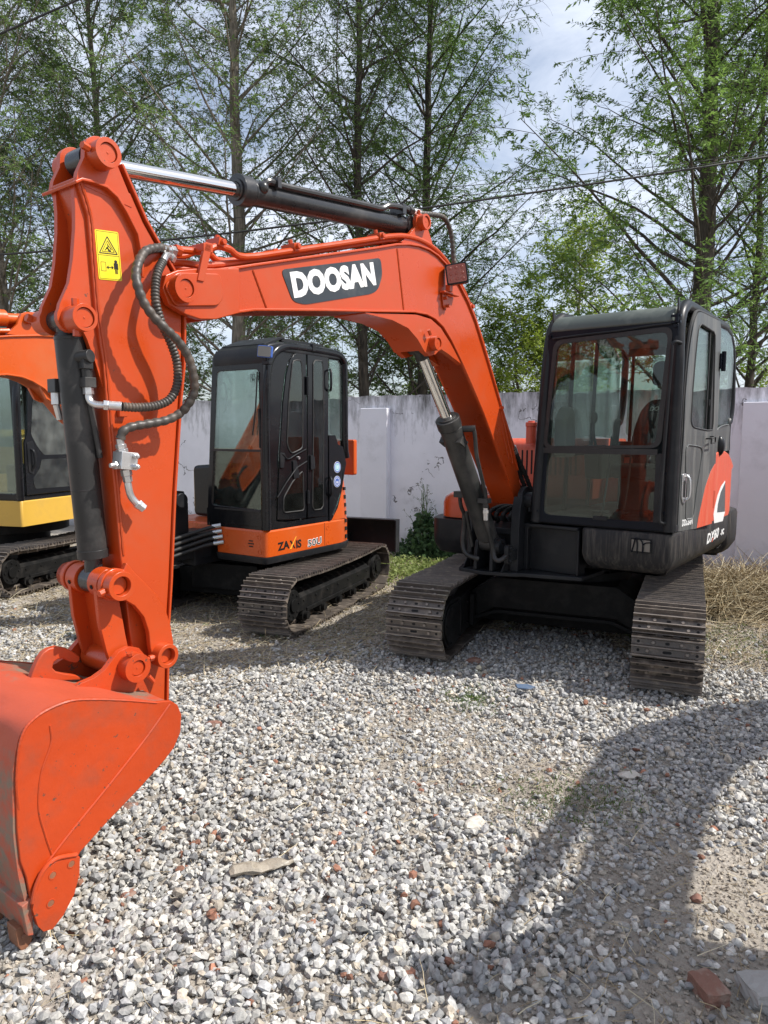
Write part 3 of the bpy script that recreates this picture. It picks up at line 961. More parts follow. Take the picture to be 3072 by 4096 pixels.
bq.box(1.06, 1.12, YC - .135, YC - .05, 1.10, 1.14)
bq.prism([(1.40, 1.46), (1.335, 1.43), (1.30, 1.46), (1.37, 1.50)], 'y', YC - .075, YC + .075)
bq.cyl((1.115, YC + .10, 1.075), (1.113, YC + .10, 1.045), .020, seg=6)
bq.build('cylinder_pipe', CYL_GREY, bc, bevel=.001)
ff = MB(); ff.cyl((1.113, YC + .10, 1.045), (1.105, YC + .10, .965), .016, seg=12); ff.cyl((1.112, YC + .10, 1.03), (1.110, YC + .10, 1.01), .020, seg=6)
ff.build('hose_fitting', ZINC, bc, bevel=.001)
hose('hydraulic_hose', [(1.105, YC + .10, .97), (1.07, YC + .10, .90), (1.02, YC + .10, .80), (1.01, YC + .11, .73), (1.02, YC + .13, .70), (1.01, YC + .15, .695), (.975, YC + .165, .71), (.94, YC + .17, .725)], .0165, CYL_GREY, bc, spiral=False)
hose('hydraulic_hose', [(1.02, YC - .11, .98), (1.0, YC - .12, .90), (1.0, YC - .13, .78), (1.0, YC - .10, .71), (.96, YC - .03, .68)], .016, CYL_GREY, bc, spiral=False)
hose('hydraulic_hose', [(1.03, YC - .09, 1.0), (.98, YC - .09, .86), (.95, YC - .09, .76)], .013, CYL_GREY, bc, spiral=False)
bx = MB()
boss(bx, .862, .762, -.128, -.095, .052, pin_r=.028)
bx.cyl((.862, -.25, .762), (.862, -.12, .762), .028)
bx.prism(round_poly([(.90, .665), (.965, .665), (.965, .79), (.90, .79)], .02), 'y', -.028, .0)
for z in (.685, .73, .77): bolt(bx, (.94, .0, z), (0, 1, 0), .011, .014)
bx.box(.82, .90, -.03, -.005, .68, .75)
bx.build('cylinder_foot_pin', CHAR, ex, bevel=.003)
# hoses bundled between the bracket cheeks and behind the boom foot
for k in range(5):
    hose('hydraulic_hose', [(.62 - .01 * k, -.32 + .055 * k, .90), (.66, -.31 + .055 * k, .95), (.60, -.30 + .055 * k, .985), (.42, -.29 + .05 * k, .99), (.2, -.28 + .05 * k, .93)], .0155, RUBBER, ex)
for k, yy in enumerate((-.118, -.15)):
    hose('hydraulic_hose', [(.69, yy + .006, 1.415), (.62, yy + .01, 1.33), (.53, yy + .03, 1.20 - .02 * k), (.46, yy + .05, 1.06), (.42, yy + .04, .96)], .0155, RUBBER, ex)
    f1 = MB(); f1.cyl((.70, yy + .006, 1.43), (.665, yy + .008, 1.385), .0175, seg=8); f1.build('hose_fitting', ZINC, ex)
for k, yy in enumerate((-.235, -.267)):
    hose('hydraulic_hose', [(.69, yy, 1.40), (.60, yy + .03, 1.28), (.48, yy + .08, 1.12), (.40, yy + .12, .96)], .0155, RUBBER, ex)
# ---- stick (dipper arm)
S0, S1 = -.28, -.11
stk = MB()
front = [(3.80, 2.318), (3.764, 2.209), (3.757, 2.087), (3.748, 1.90), (3.728, 1.732), (3.717, 1.52), (3.703, 1.31), (3.69, 1.08), (3.665, .80), (3.63, .50)]
back = [(3.528, .47), (3.510, .79), (3.492, .96), (3.463, 1.30), (3.428, 1.62), (3.412, 1.755), (3.402, 1.944), (3.440, 2.082), (3.495, 2.153), (3.555, 2.235), (3.600, 2.318)]
stk.prism(front + back, 'y', S0, S1)
stick = stk.build('stick', ORANGE, ex, bevel=.006)
sp = MB()
# rear flange plate standing proud of the box
sp.strip([(3.528, .47), (3.510, .79), (3.492, .96), (3.463, 1.30), (3.428, 1.62), (3.408, 1.755), (3.398, 1.944), (3.436, 2.085), (3.492, 2.158), (3.552, 2.24), (3.598, 2.325), (3.64, 2.40)], 'y', S0 - .010, S1 + .010, .010)
sp.build('rear_flange', ORANGE, stick, bevel=.003)
ep = MB()
ear = [(3.795, 2.310), (3.790, 2.335), (3.765, 2.391)] + [(3.7 + .0, 2.0)][:0]
ear = [(3.80, 2.30), (3.792, 2.335), (3.768, 2.385)]
for i in range(11):
    a = R(25 + 14.5 * i)
    ear.append((3.710 + .060 * math.cos(a), 2.403 + .062 * math.sin(a)))
ear += [(3.648, 2.39), (3.605, 2.305), (3.60, 2.27), (3.70, 2.285)]
for y0, y1 in ((-.132, -.108), (-.282, -.258)): ep.prism(ear, 'y', y0, y1)
boss(ep, 3.716, 2.402, -.110, -.052, .046, pin_r=.029)
boss(ep, 3.716, 2.402, -.28, -.32, .046, pin_r=.029)
ep.cyl((3.716, -.27, 2.402), (3.716, -.12, 2.402), .028)
bolt(ep, (3.765, -.085, 2.405), (1, .2, .15), .012, .028)
ep.build('cylinder_lug', ORANGE, stick, bevel=.003)
cf = MB()
cf.strip([(3.815, 2.296), (3.79, 2.312), (3.745, 2.316), (3.70, 2.312), (3.66, 2.290), (3.625, 2.248), (3.585, 2.185), (3.572, 2.12), (3.572, 2.04)], 'y', -.300, -.088, .010)
cf.build('collar_flange', ORANGE, stick, bevel=.003)
ws = MB()
pts = [(x - .012, z) for x, z in front[:-2]]
P = smooth_path([(x, S1 + .001, z) for x, z in pts], 8)
ws.tube(P, .004, seg=6, radii=[.0042 + .0014 * (i % 2) for i in range(len(P))])
ws.build('weld_seam', ORANGE, stick)
# bucket-cylinder cheeks in front of the box
bk = MB()
brk = [(3.800, 2.305), (3.797, 2.227), (3.800, 2.161), (3.812, 2.063), (3.828, 1.985), (3.862, 1.915)]
for i in range(9):
    a = R(35 - 22 * i)
    brk.append((3.828 + .046 * math.cos(a), 1.873 + .046 * math.sin(a)))
brk += [(3.775, 1.815), (3.748, 1.74), (3.725, 1.66), (3.70, 1.64), (3.70, 1.90), (3.72, 2.20), (3.74, 2.305)]
for y0, y1 in ((-.145, -.125), (-.255, -.235)): bk.prism(brk, 'y', y0, y1)
boss(bk, 3.820, 1.870, -.128, -.052, .043, pin_r=.030)
boss(bk, 3.828, 1.873, -.25, -.30, .042, pin_r=.026)
bk.cyl((3.828, -.25, 1.873), (3.828, -.12, 1.873), .024)
bolt(bk, (3.828, -.095, 1.91), (0, 0, 1), .012, .022)
bolt(bk, (3.83, -.088, 1.835), (0, 0, -1), .013, .022)
bolt(bk, (3.865, -.30, 1.880), (1, 0, .3), .014, .02)
bk.build('cylinder_cheek', ORANGE, stick, bevel=.003)
sb = MB()
sb.box(3.655, 3.685, S1, S1 + .018, 1.560, 1.590)
sb.build('hose_clip', ORANGE, stick, bevel=.003)
# warning label
lb = MB()
quad = [(3.742, 2.168), (3.656, 2.177), (3.647, 2.018), (3.733, 2.010)]
lbl = MB().prism(round_poly(quad, .006, 3), 'y', S1 + .0003, S1 + .0016).build('warning_label', DECAL_YEL, stick)
lk = MB()
yk = S1 + .0018
def at_lbl(u, v):
    """u: 0..1 from front edge to rear edge, v: 0..1 from bottom up"""
    a = Vector(quad[3]).lerp(Vector(quad[2]), u); b = Vector(quad[0]).lerp(Vector(quad[1]), u)
    q = a.lerp(b, v)
    return (q.x, q.y)
def dshape(pts, mi=0): lk.prism([at_lbl(*p) for p in pts], 'y', yk, yk + .0006, mi)
def line2(p, q, w):
    a, b = Vector(at_lbl(*p)), Vector(at_lbl(*q))
    d = (b - a).normalized(); n = Vector((-d.y, d.x)) * w / 2
    lk.prism([tuple(a + n), tuple(b + n), tuple(b - n), tuple(a - n)], 'y', yk, yk + .0006)
for p, q in (((.05, .025), (.95, .025)), ((.95, .025), (.95, .975)), ((.95, .975), (.05, .975)), ((.05, .975), (.05, .025)), ((.05, .50), (.95, .50))):
    line2(p, q, .0008)
T0 = [(.5, .88), (.88, .54), (.12, .54)]
for i in range(3): line2(T0[i], T0[(i + 1) % 3], .0030)
T1 = [(.5, .80), (.76, .575), (.24, .575)]
for i in range(3): line2(T1[i], T1[(i + 1) % 3], .0014)
for p, q in (((.50, .74), (.50, .60)), ((.42, .66), (.60, .60)), ((.40, .62), (.55, .70)), ((.36, .60), (.44, .64)), ((.56, .68), (.64, .62)), ((.50, .6), (.62, .585))): line2(p, q, .0026)
for p, q in (((.14, .36), (.14, .18)), ((.14, .18), (.34, .18)), ((.34, .18), (.34, .36)), ((.34, .36), (.14, .36))): line2(p, q, .0009)
line2((.42, .26), (.62, .26), .0022)
dshape([(.37, .26), (.45, .30), (.45, .22)]); dshape([(.67, .26), (.59, .30), (.59, .22)])
hc = at_lbl(.78, .385)
lk.prism([(hc[0] + .0055 * math.cos(R(a)), hc[1] + .0055 * math.sin(R(a))) for a in range(0, 360, 30)], 'y', yk, yk + .0006)
dshape([(.69, .355), (.87, .355), (.87, .23), (.84, .23), (.84, .33), (.83, .33), (.83, .14), (.79, .14), (.79, .24), (.77, .24), (.77, .14), (.73, .14), (.73, .33), (.72, .33), (.72, .23), (.69, .23)])
lk.build('label_print', BLACK_P, lbl, smooth=0)
# bucket cylinder, standing almost upright with the rod end down
bcx = MB()
a, b = Vector((3.797, YC, 1.822)), Vector((3.745, YC, 1.075))
d = (b - a).normalized()
bcx.cyl(a, b, .0495, seg=40)
bcx.cyl(a - d * .002, a + d * .010, .0508, seg=40)
bcx.cyl(a - d * .02, a, .040, .0495, seg=40)
bcx.cyl(b - d * .028, b + d * .002, .0520, seg=40)
bcx.cyl(b - d * .24, b - d * .237, .0502, seg=40)
bcy = bcx.build('bucket_cylinder', CYL_GREY, ex, bevel=.0015)
ey = MB()
ey.cyl((3.820, YC - .043, 1.873), (3.820, YC + .043, 1.873), .034, seg=26)
ey.cyl((3.812, YC, 1.86), a, .034, .040, seg=24)
ey.cyl(b, (3.747, YC, 1.02), .030, .030, seg=24)
ey.cyl((3.746, YC - .032, .992), (3.746, YC + .032, .992), .044, seg=28)
ey.build('cylinder_eye', CYL_BLACK, bcy, bevel=.002)
bp2 = MB()
yy = YC + .062
bp2.cyl((3.795, YC + .03, 1.752), (3.775, YC + .085, 1.757), .022, seg=18)
bp2.tube([(3.785, yy, 1.765), (3.778, yy, 1.70), (3.776, yy, 1.675)], .0165, seg=12)
bp2.box(3.765, 3.80, yy - .03, yy + .02, 1.715, 1.745)
bp2.box(3.757, 3.797, yy - .02, yy + .02, 1.655, 1.688)
bp2.tube([(3.772, yy - .012, 1.65), (3.735, yy - .012, 1.42)], .010, seg=10)
bp2.box(3.800, 3.840, YC - .080, YC - .030, 1.64, 1.685)
bp2.build('cylinder_pipe', CYL_GREY, bcy, bevel=.002)
zf = MB()
zf.cyl((3.776, yy, 1.656), (3.775, yy, 1.633), .0175, seg=6)
zf.tube(smooth_path([(3.776, yy, 1.64), (3.774, yy + .003, 1.615), (3.765, yy + .018, 1.600), (3.735, yy + .05, 1.596)], 6), .012, seg=12)
zf.cyl((3.750, yy + .047, 1.597), (3.738, yy + .056, 1.596), .018, seg=6)
zf.cyl((3.738, yy + .056, 1.596), (3.705, yy + .080, 1.594), .0155, seg=16)
zf.cyl((3.822, YC - .06, 1.64), (3.822, YC - .06, 1.60), .016, seg=8)
zf.cyl((3.822, YC - .06, 1.60), (3.81, YC - .06, 1.55), .011, seg=10)
zf.build('hose_fitting', ZINC, bcy, bevel=.001)

# idler links (outer, curved), link rod, and their pins
il = MB()
idl = [(3.700, 1.062), (3.668, 1.020), (3.628, .978), (3.585, .930), (3.548, .868), (3.528, .80), (3.518, .735), (3.530, .700), (3.565, .668), (3.608, .690), (3.618, .745), (3.622, .800),
       (3.640, .858), (3.675, .905), (3.712, .932), (3.750, .938)]
top_arc = [(3.745 + .056 * math.cos(R(a)), .992 + .056 * math.sin(R(a))) for a in range(-70, 126, 15)]
idl = idl + top_arc
for y0, y1 in ((-.082, -.058), (-.322, -.298)):
    il.prism(idl, 'y', y0, y1)
ilo = il.build('idler_link', ORANGE, ex, bevel=.004)
ip = MB()
def hollow_boss(mb, x, z, y0, y1, r):
    mb.ring((x, y0, z), (x, y1, z), r, r * .66)
    mb.cyl((x, y0, z), (x, y1 - math.copysign(.022, y1 - y0), z), r * .62, seg=24)
hollow_boss(ip, 3.746, .992, -.075, -.018, .050)
hollow_boss(ip, 3.572, .706, -.075, -.018, .044)
ip.cyl((3.746, -.33, .992), (3.746, -.06, .992), .026)
ip.cyl((3.572, -.33, .706), (3.572, -.06, .706), .026)
for s in (-.300, -.3):
    ip.ring((3.746, -.322, .992), (3.746, -.36, .992), .046, .028)
ip.cyl((3.82, -.04, .975), (3.775, -.045, .985), .013, seg=6)
ip.cyl((3.66, -.035, .712), (3.60, -.04, .710), .007, seg=8)
ip.cyl((3.64, -.037, .711), (3.622, -.037, .711), .012, seg=6)
ip.build('link_pin', ORANGE, ilo, bevel=.002)
lr = MB()
# forked eyes at the top, H-shaped rod, tube at the bottom
for y0, y1 in ((-.150, -.090), (-.290, -.230)):
    lr.ring((3.746, y0, .992), (3.746, y1, .992), .052, .028, seg=30)
    lr.cyl((3.797, (y0 + y1) / 2, .985), (3.801, (y0 + y1) / 2, .984), .008, seg=10, mi=1)
for y0, y1 in ((-.118, -.098), (-.282, -.262)):
    lr.prism([(3.794, .975), (3.786, .86), (3.765, .76), (3.745, .69), (3.67, .69), (3.69, .80), (3.712, .95)], 'y', y0, y1)
lr.prism([(3.745, .95), (3.732, .945), (3.700, .72), (3.713, .715)], 'y', -.265, -.115)
lr.cyl((3.700, -.295, .697), (3.700, -.088, .697), .050, seg=30)
lr.build('link_rod', [ORANGE, BLACK], ex, bevel=.003)

# ---- bucket
bu = empty('bucket', (0, 0, 0)); bu.parent = ex
BW0, BW1 = -.50, .12
side = [(4.164, .659), (4.141, .684), (4.093, .706), (4.021, .712), (3.945, .694), (3.837, .658), (3.72, .614), (3.667, .602), (3.639, .578), (3.624, .539), (3.630, .479), (3.658, .432),
        (3.697, .402), (3.792, .345), (3.91, .283), (4.009, .225), (4.024, .205), (4.05, .13), (4.09, .085), (4.13, .075), (4.157, .10), (4.163, .126), (4.176, .23), (4.190, .286), (4.194, .383), (4.190, .523), (4.178, .613)]
sd_o = MB().prism(side, 'y', BW1 - .016, BW1).build('side_plate', ORANGE_OLD, bu, bevel=.004)
MB().prism(side, 'y', BW0, BW0 + .016).build('side_plate', ORANGE_OLD, bu, bevel=.004)
shell = [(3.655, .590), (3.72, .610), (3.837, .654), (3.945, .690), (4.021, .708), (4.093, .704), (4.141, .684), (4.168, .655), (4.184, .60), (4.196, .523), (4.201, .383), (4.198, .286), (4.188, .20), (4.176, .11), (4.172, .055)]
sh = MB()
# shell as a plate with a few dents, subdivided across the width
NY = 14
L = [Vector(p) for p in smooth_path([(x, 0, z) for x, z in shell], 3)]
rr = random.Random(3)
vs = []
tk = .012
for side_i in (0, 1):
    for j in range(NY + 1):
        y = BW0 + .008 + (BW1 - BW0 - .016) * j / NY
        for i, p in enumerate(L):
            d = (L[min(i + 1, len(L) - 1)] - L[max(i - 1, 0)]).normalized()
            nrm = Vector((-d.z, 0, d.x))
            if nrm.z < 0 and i < 8: nrm = -nrm
            nrm = Vector((abs(nrm.x) if i > 6 else nrm.x, 0, nrm.z if i > 6 else abs(nrm.z)))
            w = math.sin(PI * j / NY)
            dent = .006 * math.sin(i * .9 + j * .8) * w + rr.uniform(-.001, .001)
            q = p + nrm * (dent * (1 if side_i == 0 else 1) - (tk if side_i else 0))
            vs.append((q.x, y, q.z))
n = len(L); o_ = (NY + 1) * n
fs = []
for j in range(NY):
    for i in range(n - 1):
        a_ = j * n + i
        fs.append((a_, a_ + 1, a_ + n + 1, a_ + n))
        fs.append((o_ + a_, o_ + a_ + n, o_ + a_ + n + 1, o_ + a_ + 1))
for i in range(n - 1):
    fs.append((i, o_ + i, o_ + i + 1, i + 1))
    b_ = NY * n + i
    fs.append((b_, b_ + 1, o_ + b_ + 1, o_ + b_))
for j in range(NY):
    fs.append((j * n, (j + 1) * n, o_ + (j + 1) * n, o_ + j * n))
    e_ = j * n + n - 1
    fs.append((e_, o_ + e_, o_ + e_ + n, e_ + n))
sh.add(vs, fs)
# paint worn to bare steel towards the front of the shell
m, nn, ll, pbs = nodes_of('worn_bucket_shell')
tc = nn.new('ShaderNodeTexCoord'); sx = nn.new('ShaderNodeSeparateXYZ'); no = nn.new('ShaderNodeTexNoise')
no.inputs['Scale'].default_value = 9; no.inputs['Detail'].default_value = 8; no.inputs['Roughness'].default_value = .65
ll.new(tc.outputs['Object'], sx.inputs[0]); ll.new(tc.outputs['Object'], no.inputs['Vector'])
m1 = nn.new('ShaderNodeMapRange'); m1.inputs['From Min'].default_value = .02; m1.inputs['From Max'].default_value = -.22; m1.inputs['To Min'].default_value = 0; m1.inputs['To Max'].default_value = .34
ll.new(sx.outputs['Y'], m1.inputs['Value'])
m2 = nn.new('ShaderNodeMapRange'); m2.inputs['From Min'].default_value = .70; m2.inputs['From Max'].default_value = .60; m2.inputs['To Min'].default_value = -.3; m2.inputs['To Max'].default_value = .10
ll.new(sx.outputs['Z'], m2.inputs['Value'])
ad = nn.new('ShaderNodeMath'); ad.operation = 'ADD'; ll.new(m1.outputs[0], ad.inputs[0]); ll.new(m2.outputs[0], ad.inputs[1])
ad2 = nn.new('ShaderNodeMath'); ad2.operation = 'ADD'; ll.new(ad.outputs[0], ad2.inputs[0]); ll.new(no.outputs['Fac'], ad2.inputs[1])
cr = nn.new('ShaderNodeValToRGB'); cr.color_ramp.elements[0].position = .52; cr.color_ramp.elements[1].position = .68
ll.new(ad2.outputs[0], cr.inputs['Fac'])
mx = nn.new('ShaderNodeMix'); mx.data_type = 'RGBA'; mx.inputs['A'].default_value = (.43, .066, .026, 1); mx.inputs['B'].default_value = (.20, .14, .10, 1)
ll.new(cr.outputs['Color'], mx.inputs['Factor']); ll.new(mx.outputs['Result'], pbs.inputs['Base Color'])
pbs.inputs['Roughness'].default_value = .55
nb = nn.new('ShaderNodeTexNoise'); nb.inputs['Scale'].default_value = 24; nb.inputs['Detail'].default_value = 5; ll.new(tc.outputs['Object'], nb.inputs['Vector'])
bb = nn.new('ShaderNodeBump'); bb.inputs['Strength'].default_value = .35; bb.inputs['Distance'].default_value = .006; ll.new(nb.outputs['Fac'], bb.inputs['Height']); ll.new(bb.outputs['Normal'], pbs.inputs['Normal'])
SHELL_MAT = m
sh.build('shell', SHELL_MAT, bu, smooth=50)
wsd = MB()
P = smooth_path([(4.140, BW1, .222), (4.05, BW1, .295), (3.90, BW1, .405), (3.77, BW1, .505), (3.672, BW1, .592)], 14)
wsd.tube(P, .005, seg=6, radii=[.0050 + .0004 * (i % 2) for i in range(len(P))])
P = smooth_path([(4.085, BW1, .655), (4.085, BW1, .60), (4.118, BW1, .52), (4.13, BW1, .42), (4.115, BW1, .33), (4.098, BW1, .26)], 10)
wsd.tube(P, .0034, seg=6)
P = smooth_path([(x, BW1 - .002, z) for x, z in [(4.185, .44), (4.187, .523), (4.176, .613), (4.162, .657), (4.14, .682), (4.093, .702), (4.021, .708), (3.945, .690), (3.837, .654), (3.72, .610)]], 10)
wsd.tube(P, .005, seg=6, radii=[.0042 + .0004 * (i % 3) for i in range(len(P))])
wsd.build('weld_bead', ORANGE_OLD, sd_o)
sc = MB()
scp = [(4.171, .135), (4.160, .175), (4.135, .228), (4.122, .238), (4.092, .243), (4.022, .222), (4.026, .17), (4.045, .113), (4.082, .066), (4.116, .042), (4.143, .050), (4.158, .075)]
sc.prism(scp, 'y', BW1, BW1 + .018)
for x, z in ((4.108, .208), (4.050, .214), (4.118, .125)):
    sc.ring((x, BW1 + .018, z), (x, BW1 + .0195, z), .013, .010, seg=16)
    sc.cyl((x, BW1 + .0182, z), (x, BW1 + .0188, z), .010, seg=14, mi=1)
P = smooth_path([(4.168, BW1 + .012, .150), (4.155, BW1 + .012, .195), (4.130, BW1 + .014, .236), (4.092, BW1 + .014, .250), (4.030, BW1 + .014, .232)], 8)
sc.tube(P, .007, seg=8, radii=[.0068 + .0007 * (i % 2) for i in range(len(P))])
sc.build('side_cutter', [ORANGE_OLD, RUST], bu, bevel=.003)
MB().prism(scp, 'y', BW0 - .018, BW0).build('side_cutter', ORANGE_OLD, bu, bevel=.003)
ce = MB()
ce.prism([(4.165, .16), (4.195, .15), (4.182, .052), (4.165, .045)], 'y', BW0 - .002, BW1 + .004)
ce.build('cutting_edge', SHELL_MAT, bu, bevel=.003)
for k in range(4):
    y = BW1 - .05 - k * .175
    t = MB()
    t.prism([(4.158, .070), (4.204, .075), (4.200, .02), (4.186, -.012), (4.168, -.012), (4.156, .02)], 'y', y - .028, y + .028)
    t.cyl((4.18, y + .026, .040), (4.18, y + .033, .040), .009, seg=12)
    t.build('tooth', RUST, bu, bevel=.004)
er_ = MB()
earp = [(3.93, .66), (3.882, .684), (3.835, .690), (3.790, .708), (3.762, .742)]
for i in range(10):
    a = R(150 - 18 * i)
    earp.append((3.700 + .062 * math.cos(PI - a + PI) * -1, .700 + .060 * math.sin(a)))
earp = [(3.96, .66), (3.882, .684), (3.835, .690), (3.795, .706), (3.765, .735), (3.738, .757), (3.700, .764), (3.662, .750), (3.640, .720), (3.640, .680), (3.655, .645), (3.62, .56), (3.58, .48), (3.60, .44), (3.66, .50), (3.75, .56), (3.90, .62)]
for y0, y1 in ((-.085, -.061), (-.331, -.307)):
    er_.prism(earp, 'y', y0, y1)
boss(er_, 3.700, .697, -.062, -.012, .050, pin_r=.026)
er_.cyl((3.700, -.33, .697), (3.700, -.06, .697), .024)
er_.ring((3.700, -.331, .697), (3.700, -.37, .697), .046, .026)
er_.cyl((3.655, -.02, .655), (3.638, -.015, .63), .008, seg=8)
bolt(er_, (3.72, -.025, .745), (.3, 0, 1), .012, .012)
er_.build('bucket_ear', ORANGE_OLD, bu, bevel=.004)
hk = MB()
hook = [(3.990, .690), (3.973, .730), (3.958, .758), (3.940, .778), (3.921, .787), (3.892, .788), (3.862, .776), (3.838, .758), (3.812, .732), (3.812, .720), (3.824, .713), (3.845, .722), (3.870, .740), (3.890, .743), (3.905, .736), (3.910, .718), (3.898, .702), (3.870, .688), (3.830, .672), (3.795, .645)]
hk.prism(hook, 'y', -.212, -.186)
hk.build('lifting_hook', ORANGE_OLD, bu, bevel=.005, seg=3)

# ---- hoses looping beside the stick, with valve block
HY = -.02
def A_(x, z, y): return (x, y, z)
hose('hydraulic_hose', [(3.470, -.102, 2.157), (3.5, -0.095, 2.156), (3.587, -0.06, 2.120), (3.641, -0.03, 2.055), (3.664, 0.0, 1.998), (3.648, 0.01, 1.937), (3.616, 0.02, 1.891), (3.577, 0.03, 1.855), (3.529, 0.03, 1.82), (3.487, 0.03, 1.768), (3.466, 0.03, 1.701), (3.46, 0.02, 1.649), (3.476, 0.0, 1.602), (3.494, -0.02, 1.575), (3.545, -0.03, 1.55), (3.609, -0.045, 1.537), (3.662, -0.055, 1.527), (3.694, -0.06, 1.512), (3.703, -0.065, 1.485)], .0150, HOSE_MAT, ex, n=10, pitch=.030)
hose('hydraulic_hose', [(3.506, -0.075, 2.105), (3.545, -0.05, 2.06), (3.563, -0.04, 2.015), (3.572, -0.03, 1.952), (3.551, -0.03, 1.884), (3.516, -0.03, 1.821), (3.492, -0.03, 1.755), (3.493, -0.03, 1.681), (3.523, -0.03, 1.627), (3.577, -0.035, 1.601), (3.646, -0.04, 1.592), (3.705, -0.046, 1.593)], .0145, HOSE_MAT, ex, n=10, pitch=.012)
fz = MB()
fz.cyl((3.425, -.112, 2.160), (3.500, -.096, 2.156), .0140, seg=14)
fz.cyl((3.428, -.112, 2.160), (3.452, -.107, 2.159), .0195, seg=6)
fz.tube(smooth_path([(3.435, -.11, 2.132), (3.468, -.098, 2.138), (3.492, -.082, 2.122), (3.512, -.070, 2.095)], 5), .0125, seg=10)
fz.cyl((3.437, -.11, 2.132), (3.452, -.104, 2.135), .018, seg=6)
fz.build('hose_fitting', ZINC, ex, bevel=.001)
fo = MB(); fo.cyl((3.40, -.114, 2.165), (3.428, -.112, 2.168), .020, seg=6); fo.build('pipe_union', ORANGE, ex, bevel=.001)
vb = MB()
vy = -.070
dX, dZ = .068, .076
Mv = Matrix.Translation((3.618, vy, 1.335)) @ Matrix.Rotation(R(-6), 4, 'Y')
vb.box(-.032, .030, -.028, .028, -.030, .030, M=Mv)
vb.cyl((3.634, vy, 1.41), (3.630, vy, 1.372), .013, seg=14)
vb.cyl((3.632, vy, 1.392), (3.630, vy, 1.378), .0185, seg=6)
vb.cyl((3.629, vy, 1.376), (3.626, vy, 1.362), .0205, seg=6)
vb.cyl((3.616, vy, 1.306), (3.612, vy, 1.284), .0195, seg=6)
vb.cyl((3.612, vy, 1.284), (3.609, vy, 1.262), .0165, seg=6)
vb.tube(smooth_path([(3.610, vy, 1.268), (3.607, vy, 1.240), (3.598, vy, 1.210), (3.580, vy + .005, 1.185), (3.565, vy + .008, 1.172)], 6), .0125, seg=12)
vb.cyl((3.580, vy + .005, 1.187), (3.570, vy + .007, 1.177), .0185, seg=6)
vb.cyl((3.570, vy + .007, 1.178), (3.557, vy + .010, 1.166), .0170, seg=6)
vb.cyl((3.65, vy, 1.322), (3.675, vy, 1.320), .011, .008, seg=12)
vb.cyl((3.65, vy, 1.322), (3.660, vy, 1.321), .016, seg=6)
for (u, w) in ((-.018, .018), (-.022, -.018)):
    p0 = Mv @ Vector((u, .028, w)); p1 = Mv @ Vector((u, .045, w))
    vb.cyl(p0, p1, .010, seg=6); vb.cyl(p1, p1 + (p1 - p0) * .4, .006, seg=8)
vb.v = [(x + dX, y, z + dZ) for x, y, z in vb.v]
vb.build('valve_block', ZINC, ex, bevel=.002)
# ---- cab: cage, panes, door, inside
X0 = .735                                        # plane of the windscreen frame
def open_panel(mb, outer, inner, to3, t, mi=0):
    """a plate with a window opening: outer and inner outlines with the same number of points"""
    n = len(outer)
    vs = [to3(p, 0) for p in outer] + [to3(p, 0) for p in inner] + [to3(p, t) for p in outer] + [to3(p, t) for p in inner]
    fs = []
    for i in range(n):
        j = (i + 1) % n
        fs += [(i, j, n + j, n + i), (2 * n + i, 3 * n + i, 3 * n + j, 2 * n + j),
               (i, 2 * n + i, 2 * n + j, j), (n + i, n + j, 3 * n + j, 3 * n + i)]
    mb.add(vs, fs, mi)
def rr_quad(q, r, seg=6): return round_poly(q, r, seg)
frontT = lambda x0: (lambda p, k: (x0 + k, p[0], p[1]))
cab = MB()
outq = [(.062, .935), (.955, .935), (.935, 2.165), (.135, 2.165)]
inq = [(.128, .985), (.862, .985), (.890, 2.118), (.193, 2.092)]
open_panel(cab, rr_quad(outq, .03), rr_quad(inq, .055), frontT(X0 - .045), .045)
cab_o = cab.build('cab_frame', NAVY, ex, bevel=.006)
c2 = MB()
# front posts (round-shouldered tube on the door side), floor, rear and right-hand posts, roof rails
sidepath = [(.735, .935), (.735, 1.40), (.725, 1.90), (.705, 2.10), (.665, 2.205), (.585, 2.262), (.46, 2.283), (-.14, 2.275), (-.50, 2.272), (-.66, 2.245), (-.755, 2.165), (-.79, 2.04), (-.80, 1.75), (-.76, 1.62), (-.70, 1.57), (-.70, 1.10), (-.70, .935)]
c2.tube(smooth_path([(x - .01, .935 - (.0 if z < 1.9 else (z - 1.9) * .045), z) for x, z in sidepath[:9]], 5), .036, seg=16)
c2.tube(smooth_path([(x - .005, .93 - (.0 if z < 1.9 else (z - 1.9) * .045), z) for x, z in sidepath[8:]], 5), .028, seg=12)
c2.tube(smooth_path([(x - .01, .075 + (z - .93) * .045, z) for x, z in sidepath[:9]], 5), .034, seg=14)
c2.tube(smooth_path([(x - .005, .075 + (z - .93) * .045, z) for x, z in sidepath[8:]], 5), .028, seg=12)
c2.box(-.72, .70, .07, .95, .925, .965)
c2.box(-.16, -.105, .905, .945, .93, 2.25)                                 # B post
for x in (-.16, .28):
    c2.tube([(x, .085, .95), (x, .125, 2.24)], .016, seg=8)
c2.box(-.16, .70, .075, .10, 1.36, 1.40)
c2.box(-.74, -.71, .10, .93, .95, 1.45)
c2.tube([(-.735, .20, 1.45), (-.765, .20, 2.15)], .014, seg=8)
c2.build('cab_post', CHAR, cab_o, bevel=.003)
bt = MB()
for y in (.095, .905):
    for z in (1.01, 1.18, 1.32) if y < .5 else (1.05, 1.28):
        bolt(bt, (X0, y, z), (1, 0, 0), .011, .018)
for y in (.15, .92): bolt(bt, (X0, y, 2.135), (1, 0, 0), .011, .018)
bt.box(X0, X0 + .02, .895, .95, 2.150, 2.163); bt.box(X0, X0 + .02, .895, .95, 2.185, 2.198)
bt.tube([(X0 + .02, .93, 2.15), (X0 + .02, .93, 2.20)], .012, seg=8)
